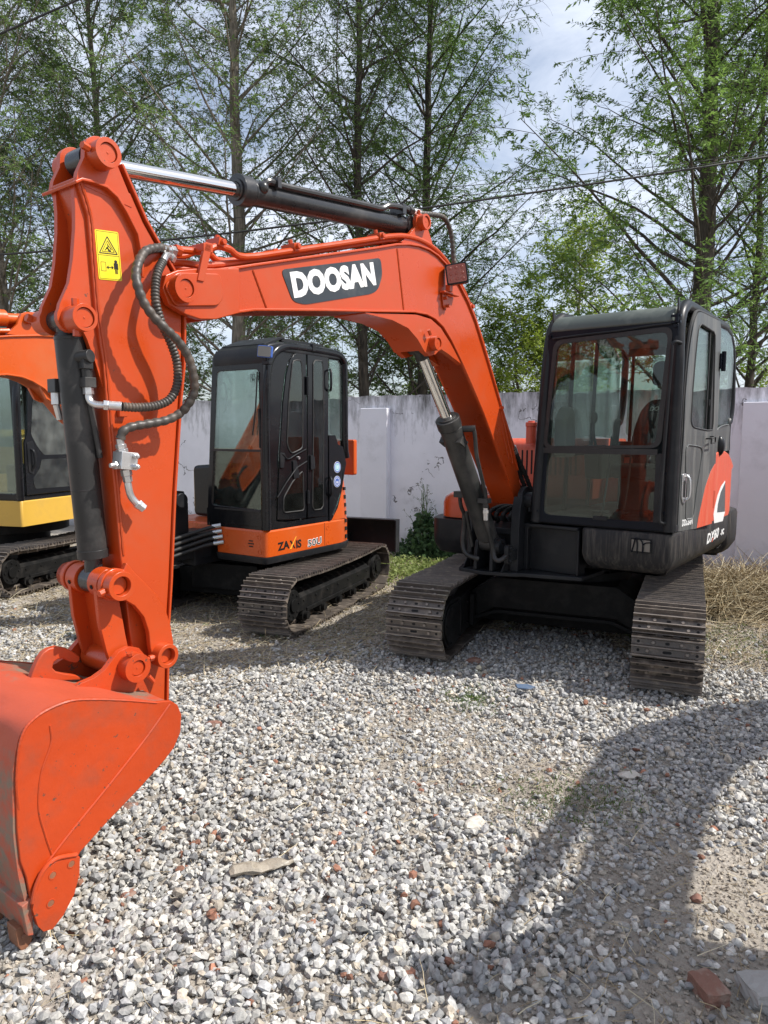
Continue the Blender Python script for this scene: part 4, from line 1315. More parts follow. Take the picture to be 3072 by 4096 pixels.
bt.build('bolt_fixing', NAVY, cab_o)
# roof: domed front brow, weathered green-grey
rf = MB()
prof = [(.74, 2.160), (.735, 2.190), (.715, 2.222), (.68, 2.248), (.63, 2.266), (.55, 2.276), (.30, 2.290), (-.20, 2.290), (-.52, 2.278), (-.66, 2.25), (-.75, 2.17), (-.74, 2.13), (-.60, 2.22), (.50, 2.225), (.66, 2.20), (.715, 2.155)]
rf.prism(prof, 'y', .150, .905)
rfo = rf.build('roof', CHAR_GREEN, cab_o, bevel=.012, seg=3)
tb = MB()
for y in (.152, .920):
    tb.prism([(.70, 2.215), (.715, 2.285), (.70, 2.305), (.67, 2.27)], 'y', y - .004, y + .004)
tb.tube(smooth_path([(.748, y, z) for y, z in [(.17, 2.118), (.30, 2.125), (.45, 2.130), (.60, 2.134), (.78, 2.146), (.90, 2.150)]], 5), .006, seg=6)
tb.build('lifting_tab', CHAR, rfo)
# panes
def pane_front(name, q, x, r=.04, mat=GLASS, par=cab_o):
    return MB().prism(rr_quad(q, r), 'x', x, x + .005).build(name, mat, par)
w1 = pane_front('windscreen', [(.140, 1.428), (.842, 1.440), (.892, 2.120), (.190, 2.095)], X0 - .004, .05)
w2 = pane_front('lower_window', [(.135, .985), (.850, .985), (.835, 1.405), (.135, 1.388)], X0 - .012, .02)
tr = MB()
open_panel(tr, rr_quad([(.120, 1.420), (.868, 1.432), (.908, 2.135), (.176, 2.108)], .06), rr_quad([(.146, 1.436), (.836, 1.448), (.882, 2.106), (.200, 2.082)], .05), frontT(X0 - .002), .010)
tr.box(X0 - .012, X0 + .008, .12, .85, 1.390, 1.425)
tr.build('window_seal', RUBBER, w1)
tr = MB()
tr.prism([(.84, .985), (.90, .985), (.90, 1.40), (.84, 1.40)], 'x', X0 - .008, X0 + .004)
tr.box(X0 - .004, X0 + .006, .47, .56, .975, 1.0)
tr.build('window_seal', CHAR, w2, bevel=.003)
# roof light visible through windscreen, rear and side panes
MB().prism(rr_quad([(-.75, 1.48), (-.20, 1.50), (-.20, 2.22), (-.55, 2.22), (-.73, 2.12)], .05), 'y', .100, .105).build('side_window', GLASS, cab_o)
MB().prism([(-.14, 1.42), (.68, 1.42), (.66, 2.15), (.60, 2.20), (-.14, 2.22)], 'y', .100, .105).build('side_window', GLASS, cab_o)
MB().prism([(-.14, .98), (.68, .98), (.68, 1.36), (-.14, 1.36)], 'y', .092, .097).build('side_window', GLASS, cab_o)
MB().prism(rr_quad([(.16, 1.50), (.87, 1.50), (.87, 2.12), (.18, 2.12)], .05), 'x', -.760, -.755).build('rear_window', GLASS, cab_o)
# left rear quarter: curved glass and painted panels
qg = MB()
q = [(-.182, 2.245), (-.48, 2.248), (-.63, 2.225), (-.72, 2.150), (-.765, 2.03), (-.775, 1.76), (-.73, 1.65), (-.66, 1.585), (-.50, 1.575), (-.34, 1.555), (-.182, 1.500)]
qg.prism(q, 'y', .938, .943)
qg.build('quarter_window', GLASS, cab_o)
qp = MB()
qp.prism([(-.165, 1.505), (-.34, 1.560), (-.50, 1.580), (-.66, 1.590), (-.70, 1.56), (-.74, 1.40), (-.62, 1.395), (-.342, 1.398), (-.218, 1.371), (-.125, 1.32), (-.11, .93), (-.165, .93)], 'y', .930, .955)
qp.tube(smooth_path([(-.17, .955, 1.500), (-.30, .955, 1.555), (-.45, .955, 1.578), (-.62, .955, 1.588)], 5), .006, seg=8)
qp.build('corner_panel', DOORGREY, cab_o, bevel=.004)
# red flank cover behind the door
fl = MB()
flank = [(-.125, 1.320), (-.218, 1.371), (-.342, 1.398), (-.548, 1.395), (-.674, 1.372), (-.785, 1.322), (-.86, 1.275), (-.80, 1.245), (-.80, .94), (-.76, .905), (-.115, .905), (-.118, 1.10)]
fl.prism(flank, 'y', .925, .962)
flo = fl.build('flank_cover', RED_ORANGE, ex, bevel=.008)
fd = MB()
L_out = [(-.58, 1.178), (-.632, .943), (-.573, .880), (-.302, .890), (-.268, .955), (-.297, 1.010), (-.366, 1.085), (-.466, 1.145)]
fd.prism(L_out, 'y', .962, .9635, mi=0)
fd.prism([(-.583, 1.165), (-.622, .948), (-.372, .962), (-.382, 1.02), (-.45, 1.10)], 'y', .9635, .965, mi=1)
fd.build('flank_decal', [WHITE_P, GREY_P], flo)
fh = MB()
fh.cyl((-.155, .975, 1.135), (-.155, .975, 1.01), .016, seg=12)
fh.box(-.150, -.105, .962, .970, 1.01, 1.13)
for z in (1.03, 1.115): bolt(fh, (-.12, .97, z), (0, 1, 0), .008, .01)
fh.prism([(-.131, 1.12), (-.1335, 1.30), (-.1295, 1.30), (-.127, 1.12)], 'y', .9615, .9628, mi=1)
fh.prism([(-.128, 1.00), (-.120, .91), (-.125, .91), (-.132, 1.00)], 'y', .9615, .9628, mi=1)
fh.build('cover_hinge', [RED_ORANGE, BLACK], flo, bevel=.001)
kn = MB()
kn.sphere((-.365, .955, 1.435), .05, seg=18, rings=12, sc=(.85, .75, 1.45))
kn.build('lamp_bulge', CHAR, flo)
for k in range(5):
    v_ = MB(); z = 1.21 - .058 * k
    v_.cyl((-.81, .93, z), (-.835, .93, z - .006), .010, .002, seg=8)
    v_.build('rubber_stud', TRIM, flo)
# door, standing slightly ajar on its rear hinges
dr = empty('cab_door', (-.13, .962, 0), R(-3.2)); dr.parent = ex
def dpts(p): return [(x + .13, z) for x, z in p]
dout = [(.600, .925), (.598, 1.05), (.560, 1.26), (.568, 1.50), (.572, 1.74), (.548, 1.95), (.520, 2.08), (.485, 2.17), (.445, 2.225), (.40, 2.255), (.33, 2.262), (-.07, 2.255), (-.09, 2.20), (-.12, 1.90), (-.125, 1.5), (-.125, 1.32), (-.02, 1.27), (.083, 1.171), (.196, .978), (.222, .908)]
din_ = [(.452, 1.600), (.452, 1.62), (.450, 1.66), (.446, 1.72), (.442, 1.80), (.432, 1.90), (.420, 2.00), (.405, 2.09), (.395, 2.14), (.375, 2.175), (.33, 2.192), (.065, 2.172), (.040, 2.15), (.022, 1.95), (-.005, 1.70), (-.02, 1.545), (.10, 1.540), (.25, 1.548), (.38, 1.556), (.425, 1.57)]
dm = MB()
yT = lambda p, k: (p[0] + .13, k, p[1])
# order both rings the same way round
import itertools
def resample(poly, n):
    P = [Vector(p) for p in poly] + [Vector(poly[0])]
    L = [0]
    for i in range(len(P) - 1): L.append(L[-1] + (P[i + 1] - P[i]).length)
    out = []; j = 0
    for i in range(n):
        s = L[-1] * i / n
        while L[j + 1] < s: j += 1
        t = (s - L[j]) / (L[j + 1] - L[j])
        q = P[j].lerp(P[j + 1], t); out.append((q.x, q.y))
    return out
def radial(poly, c, n):
    """resample an outline at equal angles about c"""
    out = []
    P = [Vector(p) for p in poly]
    for i in range(n):
        a = 2 * PI * i / n
        d = Vector((math.cos(a), math.sin(a))); best = None
        for k in range(len(P)):
            p, q = P[k], P[(k + 1) % len(P)]
            e = q - p
            den = d.x * e.y - d.y * e.x
            if abs(den) < 1e-12: continue
            w = p - Vector(c)
            t = (w.x * e.y - w.y * e.x) / den
            u = (w.x * d.y - w.y * d.x) / den
            if t > 0 and -1e-6 <= u <= 1 + 1e-6 and (best is None or t > best): best = t
        out.append((c[0] + d.x * best, c[1] + d.y * best))
    return out
cc = (.22, 1.85)
upper = [(.568, 1.50), (.572, 1.74), (.548, 1.95), (.520, 2.08), (.485, 2.17), (.445, 2.225), (.40, 2.255), (.33, 2.262), (-.07, 2.255), (-.09, 2.20), (-.12, 1.90), (-.125, 1.50)]
open_panel(dm, radial(upper, cc, 72), radial(din_, cc, 72), yT, .028)
dm.prism(dpts([(.600, .925), (.598, 1.05), (.590, 1.26), (.568, 1.5005), (-.125, 1.5005), (-.125, 1.32), (-.02, 1.27), (.083, 1.171), (.196, .978), (.222, .908)]), 'y', 0, .028)
dm.build('door_panel', DOORGREY, dr, smooth=25)
de = MB()
P = smooth_path([(x + .13 + .004, .012, z) for x, z in [(.600, .925), (.598, 1.10), (.592, 1.26), (.580, 1.50), (.576, 1.74), (.552, 1.95), (.524, 2.08), (.489, 2.17), (.445, 2.228), (.40, 2.260), (.30, 2.268), (-.05, 2.262)]], 5)
de.tube(P, .012, seg=8)
P = [(x + .13, .027, z) for x, z in radial(din_, cc, 60)]
de.tube(P + [P[0]], .006, seg=6)
de.build('door_seal', RUBBER, dr)
MB().prism(dpts(din_), 'y', .010, .014).build('door_window', GLASS, dr)
dw = MB()
dw.box(.13 + .105, .13 + .117, .014, .022, 1.545, 2.185)
dw.box(.13 - .01, .13 + .045, .014, .026, 1.55, 2.16)
dw.box(.13 + .09, .13 + .10, .02, .034, 1.70, 1.74)
dw.build('window_divider', RUBBER, dr, bevel=.002)
dpn = MB()
rec = [(.525, 1.42), (.512, 1.30), (.470, 1.20), (.470, .985), (.32, .980), (.295, 1.05), (.275, 1.15), (.225, 1.28), (.19, 1.40), (.215, 1.430), (.30, 1.440), (.49, 1.450)]
P = [(x + .13, .029, z) for x, z in resample(round_poly([(a, b) for a, b in rec], .03, 4), 70)]
dpn.tube(P + [P[0]], .005, seg=6)
dpn.build('door_pressing', DOORGREY, dr)
dh = MB()
dh.prism(round_poly([(.13 + .575, 1.275), (.13 + .500, 1.275), (.13 + .500, 1.095), (.13 + .545, 1.09), (.13 + .575, 1.13)], .018), 'y', .028, .036)
dh.tube(smooth_path([(.13 + .52, .04, 1.262), (.13 + .512, .058, 1.235), (.13 + .512, .060, 1.14), (.13 + .522, .042, 1.112)], 4), .009, seg=8)
dh.cyl((.13 + .51, .036, 1.262), (.13 + .462, .036, 1.262), .007, seg=10)
dh.build('door_handle', ZINC, dr, bevel=.003)
dh = MB()
dh.prism(round_poly([(.13 + .556, 1.235), (.13 + .520, 1.235), (.13 + .520, 1.13), (.13 + .556, 1.13)], .015), 'y', .036, .0375)
dh.build('handle_recess', BLACK, dr)
dg = MB()
dg.tube([(.13 + .125, .028, 1.487), (.13 + .125, .062, 1.487), (.13 + .035, .062, 1.500), (.13 + .035, .028, 1.500)], .005, seg=8)
dg.tube([(.13 + .125, .062, 1.487), (.13 + .125, .062, 1.457), (.13 + .035, .062, 1.462), (.13 + .035, .062, 1.500)], .005, seg=8)
dg.build('door_catch', RUBBER, dr)
for z in (2.00,):
    hh = MB()
    hh.cyl((.01, .046, z - .065), (.01, .046, z + .065), .015, seg=14)
    hh.box(-.02, .045, .028, .040, z - .05, z + .05)
    hh.build('door_hinge', NAVY, dr, bevel=.002)
text_mesh('lettering', 'DOOSAN', .058, side_text_M(.13 + .530, .0292, .950, R(-1)), WHITE_P, dr, bold=.0012, sx=.85, space=.95, shear=.15)
# model number on the skirt
sktext = text_mesh('lettering', 'DX60', .094, side_text_M(-.10, .9626, .765, R(2)), WHITE_P, ex, bold=.0026, sx=1.50, shear=.30, space=1.02)
text_mesh('lettering', '-9C', .056, side_text_M(-.525, .9626, .776, R(2)), WHITE_P, ex, bold=.0022, sx=1.25, shear=.18)
xs = MB(); xs.prism([(-.245, .762), (-.275, .762), (-.300, .790), (-.272, .790)], 'y', .9640, .9646); xs.build('letter_accent', ORANGE, sktext)
# grab rail on the front post
gr = MB()
gr.tube(smooth_path([(.742, .955, 2.035), (.775, .935, 2.040), (.785, .920, 2.025), (.785, .917, 1.97), (.785, .905, 1.60), (.785, .893, 1.20), (.785, .890, 1.03), (.783, .893, 1.00), (.775, .905, .990), (.742, .925, .992)], 5), .0105, seg=10)
gr.build('grab_rail', CHAR, cab_o)
# right-hand mirror loop and wiper seen through the glass
mr_ = MB()
mr_.tube(smooth_path([(.66, .09, 1.90), (.70, .12, 1.93), (.70, .17, 1.90), (.70, .175, 1.80), (.69, .16, 1.74), (.66, .10, 1.73)], 5), .008, seg=8)
mr_.build('grab_loop', TRIM, cab_o)
# seat
se = empty('seat', (-.22, .56, 0)); se.parent = ex
s1 = MB(); s1.prism(round_poly([(-.24, 1.20), (.26, 1.20), (.27, 1.29), (.20, 1.31), (-.24, 1.29)], .03), 'y', -.23, .23); s1.build('seat_cushion', SEAT_MAT, se, bevel=.03, seg=3)
s2 = MB()
s2.prism(round_poly([(-.235, 1.26), (.235, 1.26), (.25, 1.55), (.20, 1.72), (.13, 1.80), (-.13, 1.80), (-.20, 1.72), (-.25, 1.55)], .05), 'x', -.33, -.22, M=Matrix.Rotation(R(-4), 4, 'Y'))
s2o = s2.build('backrest', SEAT_MAT, se, bevel=.03, seg=3)
s2o.location = (.10, 0, 0)
s3 = MB(); s3.prism(round_poly([(-.12, 1.88), (.12, 1.88), (.11, 2.06), (-.11, 2.06)], .05), 'x', -.32, -.24); s3.tube([(-.28, -.05, 1.78), (-.28, -.05, 1.9)], .007, seg=8); s3.tube([(-.28, .05, 1.78), (-.28, .05, 1.9)], .007, seg=8)
s3.build('headrest', SEAT_MAT, se, bevel=.025, seg=3)
text_mesh('lettering', 'DOOSAN', .042, Matrix.Translation((-.115, -.09, 1.69)) @ Matrix(((0, 0, 1, 0), (1, 0, 0, 0), (0, 1, 0, 0), (0, 0, 0, 1))), WHITE_P, se, bold=.001, sx=1.0, shear=.3)
s4 = MB(); s4.box(-.2, .2, -.2, .2, .96, 1.20); s4.build('seat_base', TRIM_DARK, se, bevel=.01)
co = MB()
co.prism([(.42, 1.36), (.60, 1.36), (.60, 1.62), (.52, 1.70), (.46, 1.68)], 'y', .13, .22)
co.build('control_console', TRIM, cab_o, bevel=.02, seg=3)
co = MB()
for y in (.26, .86):
    co.prism(round_poly([(-.30, 1.20), (.22, 1.20), (.26, 1.40), (.20, 1.44), (-.30, 1.42)], .03), 'y', y - .05, y + .05)
    co.tube(smooth_path([(.16, y, 1.42), (.19, y - .01, 1.52), (.17, y - .02, 1.60)], 4), .010, seg=8)
    co.sphere((.165, y - .02, 1.63), .026, sc=(1, 1, 1.7))
co.box(-.66, .68, .10, .92, .95, .975)
for y in (.44, .58):
    co.tube([(.50, y, .97), (.42, y, 1.20), (.36, y, 1.50)], .008, seg=8)
    co.box(.47, .56, y - .04, y + .04, 1.00, 1.015)
co.box(-.745, -.70, .10, .92, .95, 1.46)
co.build('control_lever', TRIM_DARK, cab_o, bevel=.006)
rd_ = MB()
rd_.prism([(x + .13, z) for x, z in [(.222, .908), (.196, .978), (.083, 1.171), (-.02, 1.27), (-.112, 1.322), (-.112, .907)]], 'y', 0, .029)
rd_.build('door_corner', RED_ORANGE, dr, bevel=.003)
hl = MB()
hl.prism([(-.60, 2.215), (.60, 2.200), (.66, 2.170), (.60, 2.165), (-.60, 2.18)], 'y', .16, .90)
hl.build('head_lining', TRIM, cab_o)
# ------------------------------------------------------------------ the smaller orange machine behind (frame: x forward, y left)
zx = empty('excavator', (-1.16, 6.32, 0), -R(90 + 33))
tag(zx, 'smaller excavator with glossy black cab on an orange base, seen under the big boom', 'excavator')
RZ = R(33 - 20.8)
for s, q in ((-1, 11), (1, 13)):
    t = build_track('track', zx, s * .70, .40, .86, .205, .230, RZ, pitch=.115, sag=.02, seed=q)
    build_track_frame(zx, s * .70, .86, .205, .230, RZ, .40, -s)
m_ = MB()
m_.prism([(-.52, .14), (.52, .14), (.52, .36), (-.52, .36)], 'x', -.35, .40)
m_.prism([(-.55, .16), (.55, .16), (.45, .40), (-.45, .40)], 'x', -.20, .20)
m_.cyl((0, 0, .40), (0, 0, .50), .36, seg=36)
m_.box(.30, .46, -.35, .30, .20, .42)
o = m_.build('car_body', TRACK_DARK, zx, bevel=.008); o.rotation_euler.z = RZ
bl_ = MB()
bl_.strip([(-1.35, .30), (-1.375, .38), (-1.385, .48), (-1.375, .58), (-1.35, .64)], 'y', -.88, .88, .016)
bl_.prism([(-1.29, .30), (-1.40, .30), (-1.41, .64), (-1.29, .64)], 'y', .87, .885)
bl_.prism([(-1.29, .30), (-1.40, .30), (-1.41, .64), (-1.29, .64)], 'y', -.885, -.87)
bl_.box(-1.36, -1.27, -.88, .88, .630, .645)
for s in (-1, 1): bl_.prism([(-.25, .18), (-.25, .32), (-1.36, .48), (-1.36, .34)], 'y', s * .30 - .05, s * .30 + .05)
bl_.box(-1.33, -1.32, .82, .84, .54, .58, mi=0)
o = bl_.build('dozer_blade', CHAR, zx, bevel=.004); o.rotation_euler.z = RZ
# orange base band
bb_ = MB()
plan = round_poly([(.57, .10), (.57, .660), (-.42, .660), (-.60, .60), (-.74, .36), (-.78, 0), (-.68, -.40), (-.40, -.70), (.30, -.74), (.45, -.50), (.45, .10)], .05, 5)
plan_loft(bb_, plan, [(.545, .0), (.56, 0), (.742, 0), (.756, .012)])
band = bb_.build('base_cover', ORANGE_LIGHT, zx, smooth=40)
sk2 = MB(); plan_loft(sk2, plan, [(.475, .05), (.49, .0), (.535, -.012), (.543, -.010)])
sk2.build('lower_skirt', CHAR, zx, smooth=40)
dt = MB()
for y, z in ((.225, .70), (.235, .60), (.585, .70), (.590, .585)):
    dt.ring((.5695, y, z), (.574, y, z), .022, .013, seg=16)
for k, w in enumerate((.022, .030, .022)):
    dt.box(.5705, .5715, .50 - w, .50 + w, .665 - .022 * k - .004, .665 - .022 * k + .006, mi=1)
dt.prism([(-.172, .747), (-.176, .55), (-.172, .55), (-.168, .747)], 'y', .6600, .6612, mi=1)
for z in (.70, .565): dt.ring((-.215, .655, z), (-.215, .662, z), .020, .012, seg=14)
dt.cyl((-.265, .640, .64), (-.265, .655, .64), .024, seg=16, mi=1)
dt.build('panel_detail', [ORANGE_LIGHT, BLACK], band)
ty = .6604
text_mesh('lettering', 'ZA', .088, side_text_M(.430, ty, .583, R(2.5)), BLACK_P, zx, bold=.0036, sx=1.14, space=1.0)
text_mesh('lettering', 'IS', .088, side_text_M(.212, ty, .576, R(2.5)), BLACK_P, zx, bold=.0036, sx=1.12, space=1.0)
xg = MB()
xg.prism([(.236, .577), (.219, .577), (.272, .646), (.290, .646)], 'y', ty, ty + .001, 0)
xg.prism([(.292, .577), (.272, .577), (.205, .672), (.213, .672)], 'y', ty, ty + .0016, 1)
xg.build('lettering', [BLACK_P, paint('letter_amber', (.75, .38, .04), .4, bump=0)], zx)
text_mesh('lettering', '50U', .080, side_text_M(.058, ty, .566, R(2.5)), WHITE_P, zx, bold=.0050, sx=1.32, space=1.08)
text_mesh('lettering', '50U', .080, side_text_M(.058, ty + .0015, .566, R(2.5)), BLACK_P, zx, bold=.0008, sx=1.32, space=1.08)
# rear engine hood, orange, and black flank
rh2 = MB()
hp = round_poly([(-.26, .655), (-.47, .655), (-.62, .58), (-.75, .30), (-.78, -.10), (-.70, -.40), (-.45, -.68), (-.20, -.70), (-.20, .30)], .05, 5)
plan_loft(rh2, hp, [(.757, .002), (.95, .010), (1.10, .03), (1.145, .05)])
rh2o = rh2.build('engine_hood', ORANGE_LIGHT, zx, smooth=40)
rs_ = MB()
for k in range(7):
    z = 1.02 - k * .072
    x = -.500 - .004 * k
    rs_.box(x - .012, x + .012, .60, .640, z - .018 * (1 if k else .6), z + .016)
rs_.build('vent_slot', BLACK, rh2o)
hd2 = MB(); hd2.prism(round_poly([(.05, 1.12), (.455, 1.12), (.455, 1.46), (.05, 1.46)], .02), 'x', -.96, -.90)
hd2.build('engine_hood', ORANGE_LIGHT, zx, bevel=.015)
hd3 = MB(); hd3.prism(round_poly([(-.62, .76), (.05, .76), (.10, 1.15), (-.2, 1.25), (-.62, 1.22)], .05), 'x', -.75, .15)
hd3.build('right_housing', BLACK_GLOSS, zx, bevel=.03, seg=3)
# cab
FX, FY = .565, .645
cg = MB()
open_panel(cg, rr_quad([(.005, .78), (.648, .78), (.648, 2.12), (.105, 2.12)], .03), rr_quad([(.060, .930), (.615, .915), (.600, 2.002), (.155, 2.002)], .04), frontT(FX - .035), .035)
cgo = cg.build('cab_frame', BLACK_GLOSS, zx, bevel=.006)
c_ = MB()
pth = [(.555, .76), (.555, 1.30), (.550, 1.75), (.525, 2.00), (.465, 2.12), (.36, 2.185), (.20, 2.205), (-.20, 2.205), (-.38, 2.195), (-.455, 2.15), (-.475, 2.06), (-.478, 1.45), (-.50, 1.30)]
c_.tube(smooth_path([(x - .02, FY - .012, z) for x, z in pth], 5), .038, seg=16)
c_.tube(smooth_path([(x - .02, .035 + (z - .76) * .075, z) for x, z in pth], 5), .030, seg=12)
c_.prism([(.545, .757), (.545, .83), (.30, .80), (-.26, .80), (-.26, .757)], 'y', FY - .03, FY + .008)
c_.box(.515, .56, .0, .64, .757, .90)
c_.box(-.45, .52, .02, .62, .757, .79)
c_.prism([(-.24, .76), (-.27, .76), (-.36, .86), (-.42, 1.00), (-.455, 1.14), (-.49, 1.25), (-.46, 1.35), (-.44, 1.40), (-.37, 1.42), (-.33, 1.50), (-.24, 1.50)], 'y', FY - .03, FY + .018)
c_.build('cab_post', BLACK_GLOSS, cgo, bevel=.004)
c_ = MB(); c_.prism([(.560, .78), (.560, 1.75), (.530, 2.0), (.46, 2.12), (.33, 2.185), (.20, 2.17), (.255, 2.10), (.303, 1.98), (.348, 1.75), (.388, 1.385), (.430, .83), (.40, .79)], 'y', FY - .022, FY - .002); c_.build('front_pillar', BLACK_GLOSS, cgo, bevel=.004)
arc = MB()
arc.tube(smooth_path([(-.285, FY + .019, .80), (-.35, FY + .019, .90), (-.405, FY + .019, 1.03), (-.44, FY + .019, 1.22)], 6), .007, seg=6)
arc.build('trim_line', CHROME, cgo)
rf2 = MB()
rf2.prism([(.56, 2.055), (.565, 2.10), (.545, 2.16), (.50, 2.195), (.38, 2.225), (-.20, 2.245), (-.40, 2.235), (-.47, 2.19), (-.46, 2.15), (.40, 2.15), (.52, 2.06)], 'y', .125, .66)
rfo2 = rf2.build('roof', CHAR, zx, bevel=.02, seg=3)
rg = MB()
rg.prism([(.50, 2.20), (.30, 2.275), (.24, 2.275), (.46, 2.19)], 'y', .14, .60)
rg.box(-.25, .28, .15, .18, 2.24, 2.27); rg.box(-.25, .28, .56, .59, 2.24, 2.27)
rg.box(-.05, -.01, .64, .675, 2.19, 2.25)
rg.build('roof_guard', CHAR, rfo2, bevel=.004)
vz = MB()
vz.strip([(.566, 2.045), (.575, 2.09), (.565, 2.135), (.545, 2.165)], 'y', .13, .70, .004)
vz.build('sun_visor', CHAR, rfo2)
MB().prism(rr_quad([(.070, 1.385), (.640, 1.380), (.606, 2.002), (.155, 2.002)], .04), 'x', FX - .006, FX - .002).build('windscreen', GLASS, cgo)
MB().prism(rr_quad([(.058, .930), (.615, .915), (.640, 1.370), (.070, 1.378)], .05), 'x', FX - .016, FX - .012).build('lower_window', GLASS_DARK, cgo)
sl = MB()
sl.box(FX - .010, FX + .006, .06, .63, 1.370, 1.388)
P = smooth_path([(FX + .003, y, z) for y, z in [(.60, 1.70), (.61, 1.55), (.608, 1.40)]], 4)
sl.tube(P, .008, seg=6); sl.tube([(FX + .01, .60, 1.98), (FX + .02, .585, 1.70), (FX + .02, .55, 1.50)], .006, seg=6)
sl.box(FX - .004, FX + .004, .10, .60, .898, .912)
sl.build('wiper', RUBBER, cgo)
stk_ = MB()
for k in range(3):
    stk_.box(FX - .022, FX - .018, .255, .345, 1.225 - k * .056, 1.275 - k * .056)
sto = stk_.build('warning_sticker', STICKER_Y, cgo)
s2_ = MB()
for k in range(3):
    z = 1.25 - k * .056
    s2_.prism([(.265, z - .016), (.300, z - .016), (.2825, z + .016)], 'x', FX - .0178, FX - .0174)
    s2_.box(FX - .0178, FX - .0174, .310, .338, z - .012, z + .012)
s2_.build('warning_sticker', BLACK_P, cgo)
for k, yy in enumerate((.520, .585)):
    e_ = MB()
    for a0, a1, b0, b1 in ((0, .003, 0, .062), (.038, .041, 0, .062), (0, .041, 0, .003), (0, .041, .059, .062), (.016, .024, .010, .034), (.010, .017, .034, .042), (.024, .032, .012, .02), (.017, .025, .044, .052)):
        e_.box(FX + .0, FX + .001, yy + a0, yy + a1, 1.905 + b0, 1.905 + b1)
    e_.build('exit_pictogram', BLACK_P, cgo)
# doors
for nm, outer, glasses in (('cab_door', [(.425, .83), (.415, 1.0), (.385, 1.385), (.345, 1.75), (.300, 1.98), (.250, 2.10), (.19, 2.155), (.055, 2.165), (.050, 1.557), (.060, .90), (.07, .81), (.25, .815)],
                            [[(.225, 2.096), (.117, 2.105), (.103, 1.96), (.112, 1.394), (.257, 1.350), (.306, 1.424), (.275, 1.819)], [(.110, 1.210), (.100, .878), (.359, .881), (.356, 1.001), (.241, 1.128)]]),
                           ('folding_door', [(.035, 2.165), (-.25, 2.168), (-.24, 1.5), (-.232, .80), (.045, .81)],
                            [[(-.033, 2.118), (-.167, 2.125), (-.172, 1.699), (-.158, .870), (-.011, .868), (-.030, 1.558)]])):
    dd = MB()
    dd.prism(outer, 'y', FY - .004, FY + .010)
    do = dd.build(nm, BLACK_GLOSS, zx, bevel=.004)
    for gl_ in glasses:
        g_ = MB(); g_.prism(round_poly(gl_, .03), 'y', FY + .0115, FY + .0130)
        g_.build('door_window', glass('door_glass_' + nm + str(len(gl_)), (.34, .40, .37), 1.5, .010), do)
        b_ = MB(); P = [(x, FY + .012, z) for x, z in resample(round_poly(gl_, .03), 60)]
        b_.tube(P + [P[0]], .006, seg=6); b_.build('window_seal', RUBBER, do)
dx = MB()
dx.tube(smooth_path([(.385, FY + .015, 1.36), (.35, FY + .02, 1.34), (.30, FY + .02, 1.31), (.20, FY + .02, 1.345), (.07, FY + .015, 1.385)], 5), .005, seg=8)
dx.tube([(.43, FY + .014, 1.01), (.33, FY + .02, 1.12), (.20, FY + .02, 1.235), (.06, FY + .014, 1.285)], .005, seg=8)
dx.box(.075, .105, FY + .01, FY + .035, 1.50, 1.90) if False else None
dx.cyl((.055, FY + .022, 1.83), (.055, FY + .022, 1.98), .011, seg=10)
dx.cyl((.055, FY + .022, .93), (.055, FY + .022, 1.04), .011, seg=10)
for z0, z1 in ((1.88, 2.06), (.98, 1.14)):
    dx.tube(smooth_path([(-.255, FY + .02, z0), (-.235, FY + .045, z0 + .03), (-.235, FY + .045, z1 - .03), (-.255, FY + .02, z1)], 4), .011, seg=8)
dx.prism(round_poly([(.245, 1.295), (.20, 1.295), (.165, 1.18), (.17, 1.15), (.235, 1.15)], .015), 'y', FY + .011, FY + .022)
dx.prism(round_poly([(.395, 1.36), (.335, 1.36), (.35, 1.24), (.395, 1.24)], .015), 'y', FY + .011, FY + .018)
dx.prism(round_poly([(.025, 1.34), (-.03, 1.32), (-.035, 1.22), (.02, 1.21)], .015), 'y', FY + .011, FY + .028)
dx.build('door_handle', CHAR, zx, bevel=.003)
kb = MB(); kb.cyl((.165, FY + .010, 1.315), (.165, FY + .022, 1.315), .012, seg=14); kb.build('door_lock', ZINC, zx)
MB().prism(rr_quad([(-.285, 2.17), (-.455, 2.14), (-.458, 1.46), (-.37, 1.44), (-.335, 1.50), (-.285, 1.52)], .02), 'y', FY - .012, FY - .006).build('quarter_window', GLASS, cgo)
MB().prism(rr_quad([(.10, 1.46), (.60, 1.46), (.60, 2.14), (.12, 2.14)], .04), 'x', -.470, -.465).build('rear_window', GLASS, cgo)
MB().prism([(-.40, .90), (.52, .90), (.48, 2.0), (.40, 2.12), (-.40, 2.12)], 'y', .075, .080).build('side_window', GLASS, cgo)
bd = MB()
for k, (x, z) in enumerate(((-.355, 1.222), (-.352, 1.095))):
    bd.cyl((x, FY + .004, z), (x, FY + .0195, z), .050, seg=28, mi=0)
    bd.ring((x, FY + .0195, z), (x, FY + .0202, z), .047, .036, seg=28, mi=1)
    bd.cyl((x, FY + .0195, z), (x, FY + .0200, z), .030, seg=20, mi=2 if k == 0 else 1)
    for j in range(3): bd.box(x - .014 + j * .011, x - .008 + j * .011, FY + .020, FY + .0206, z - .016, z + .016 - (k * .012), mi=0)
bd.build('round_badge', [WHITE_P, BLUE_P, paint('pale_blue_decal', (.20, .48, .55), .4, bump=0)], zx)
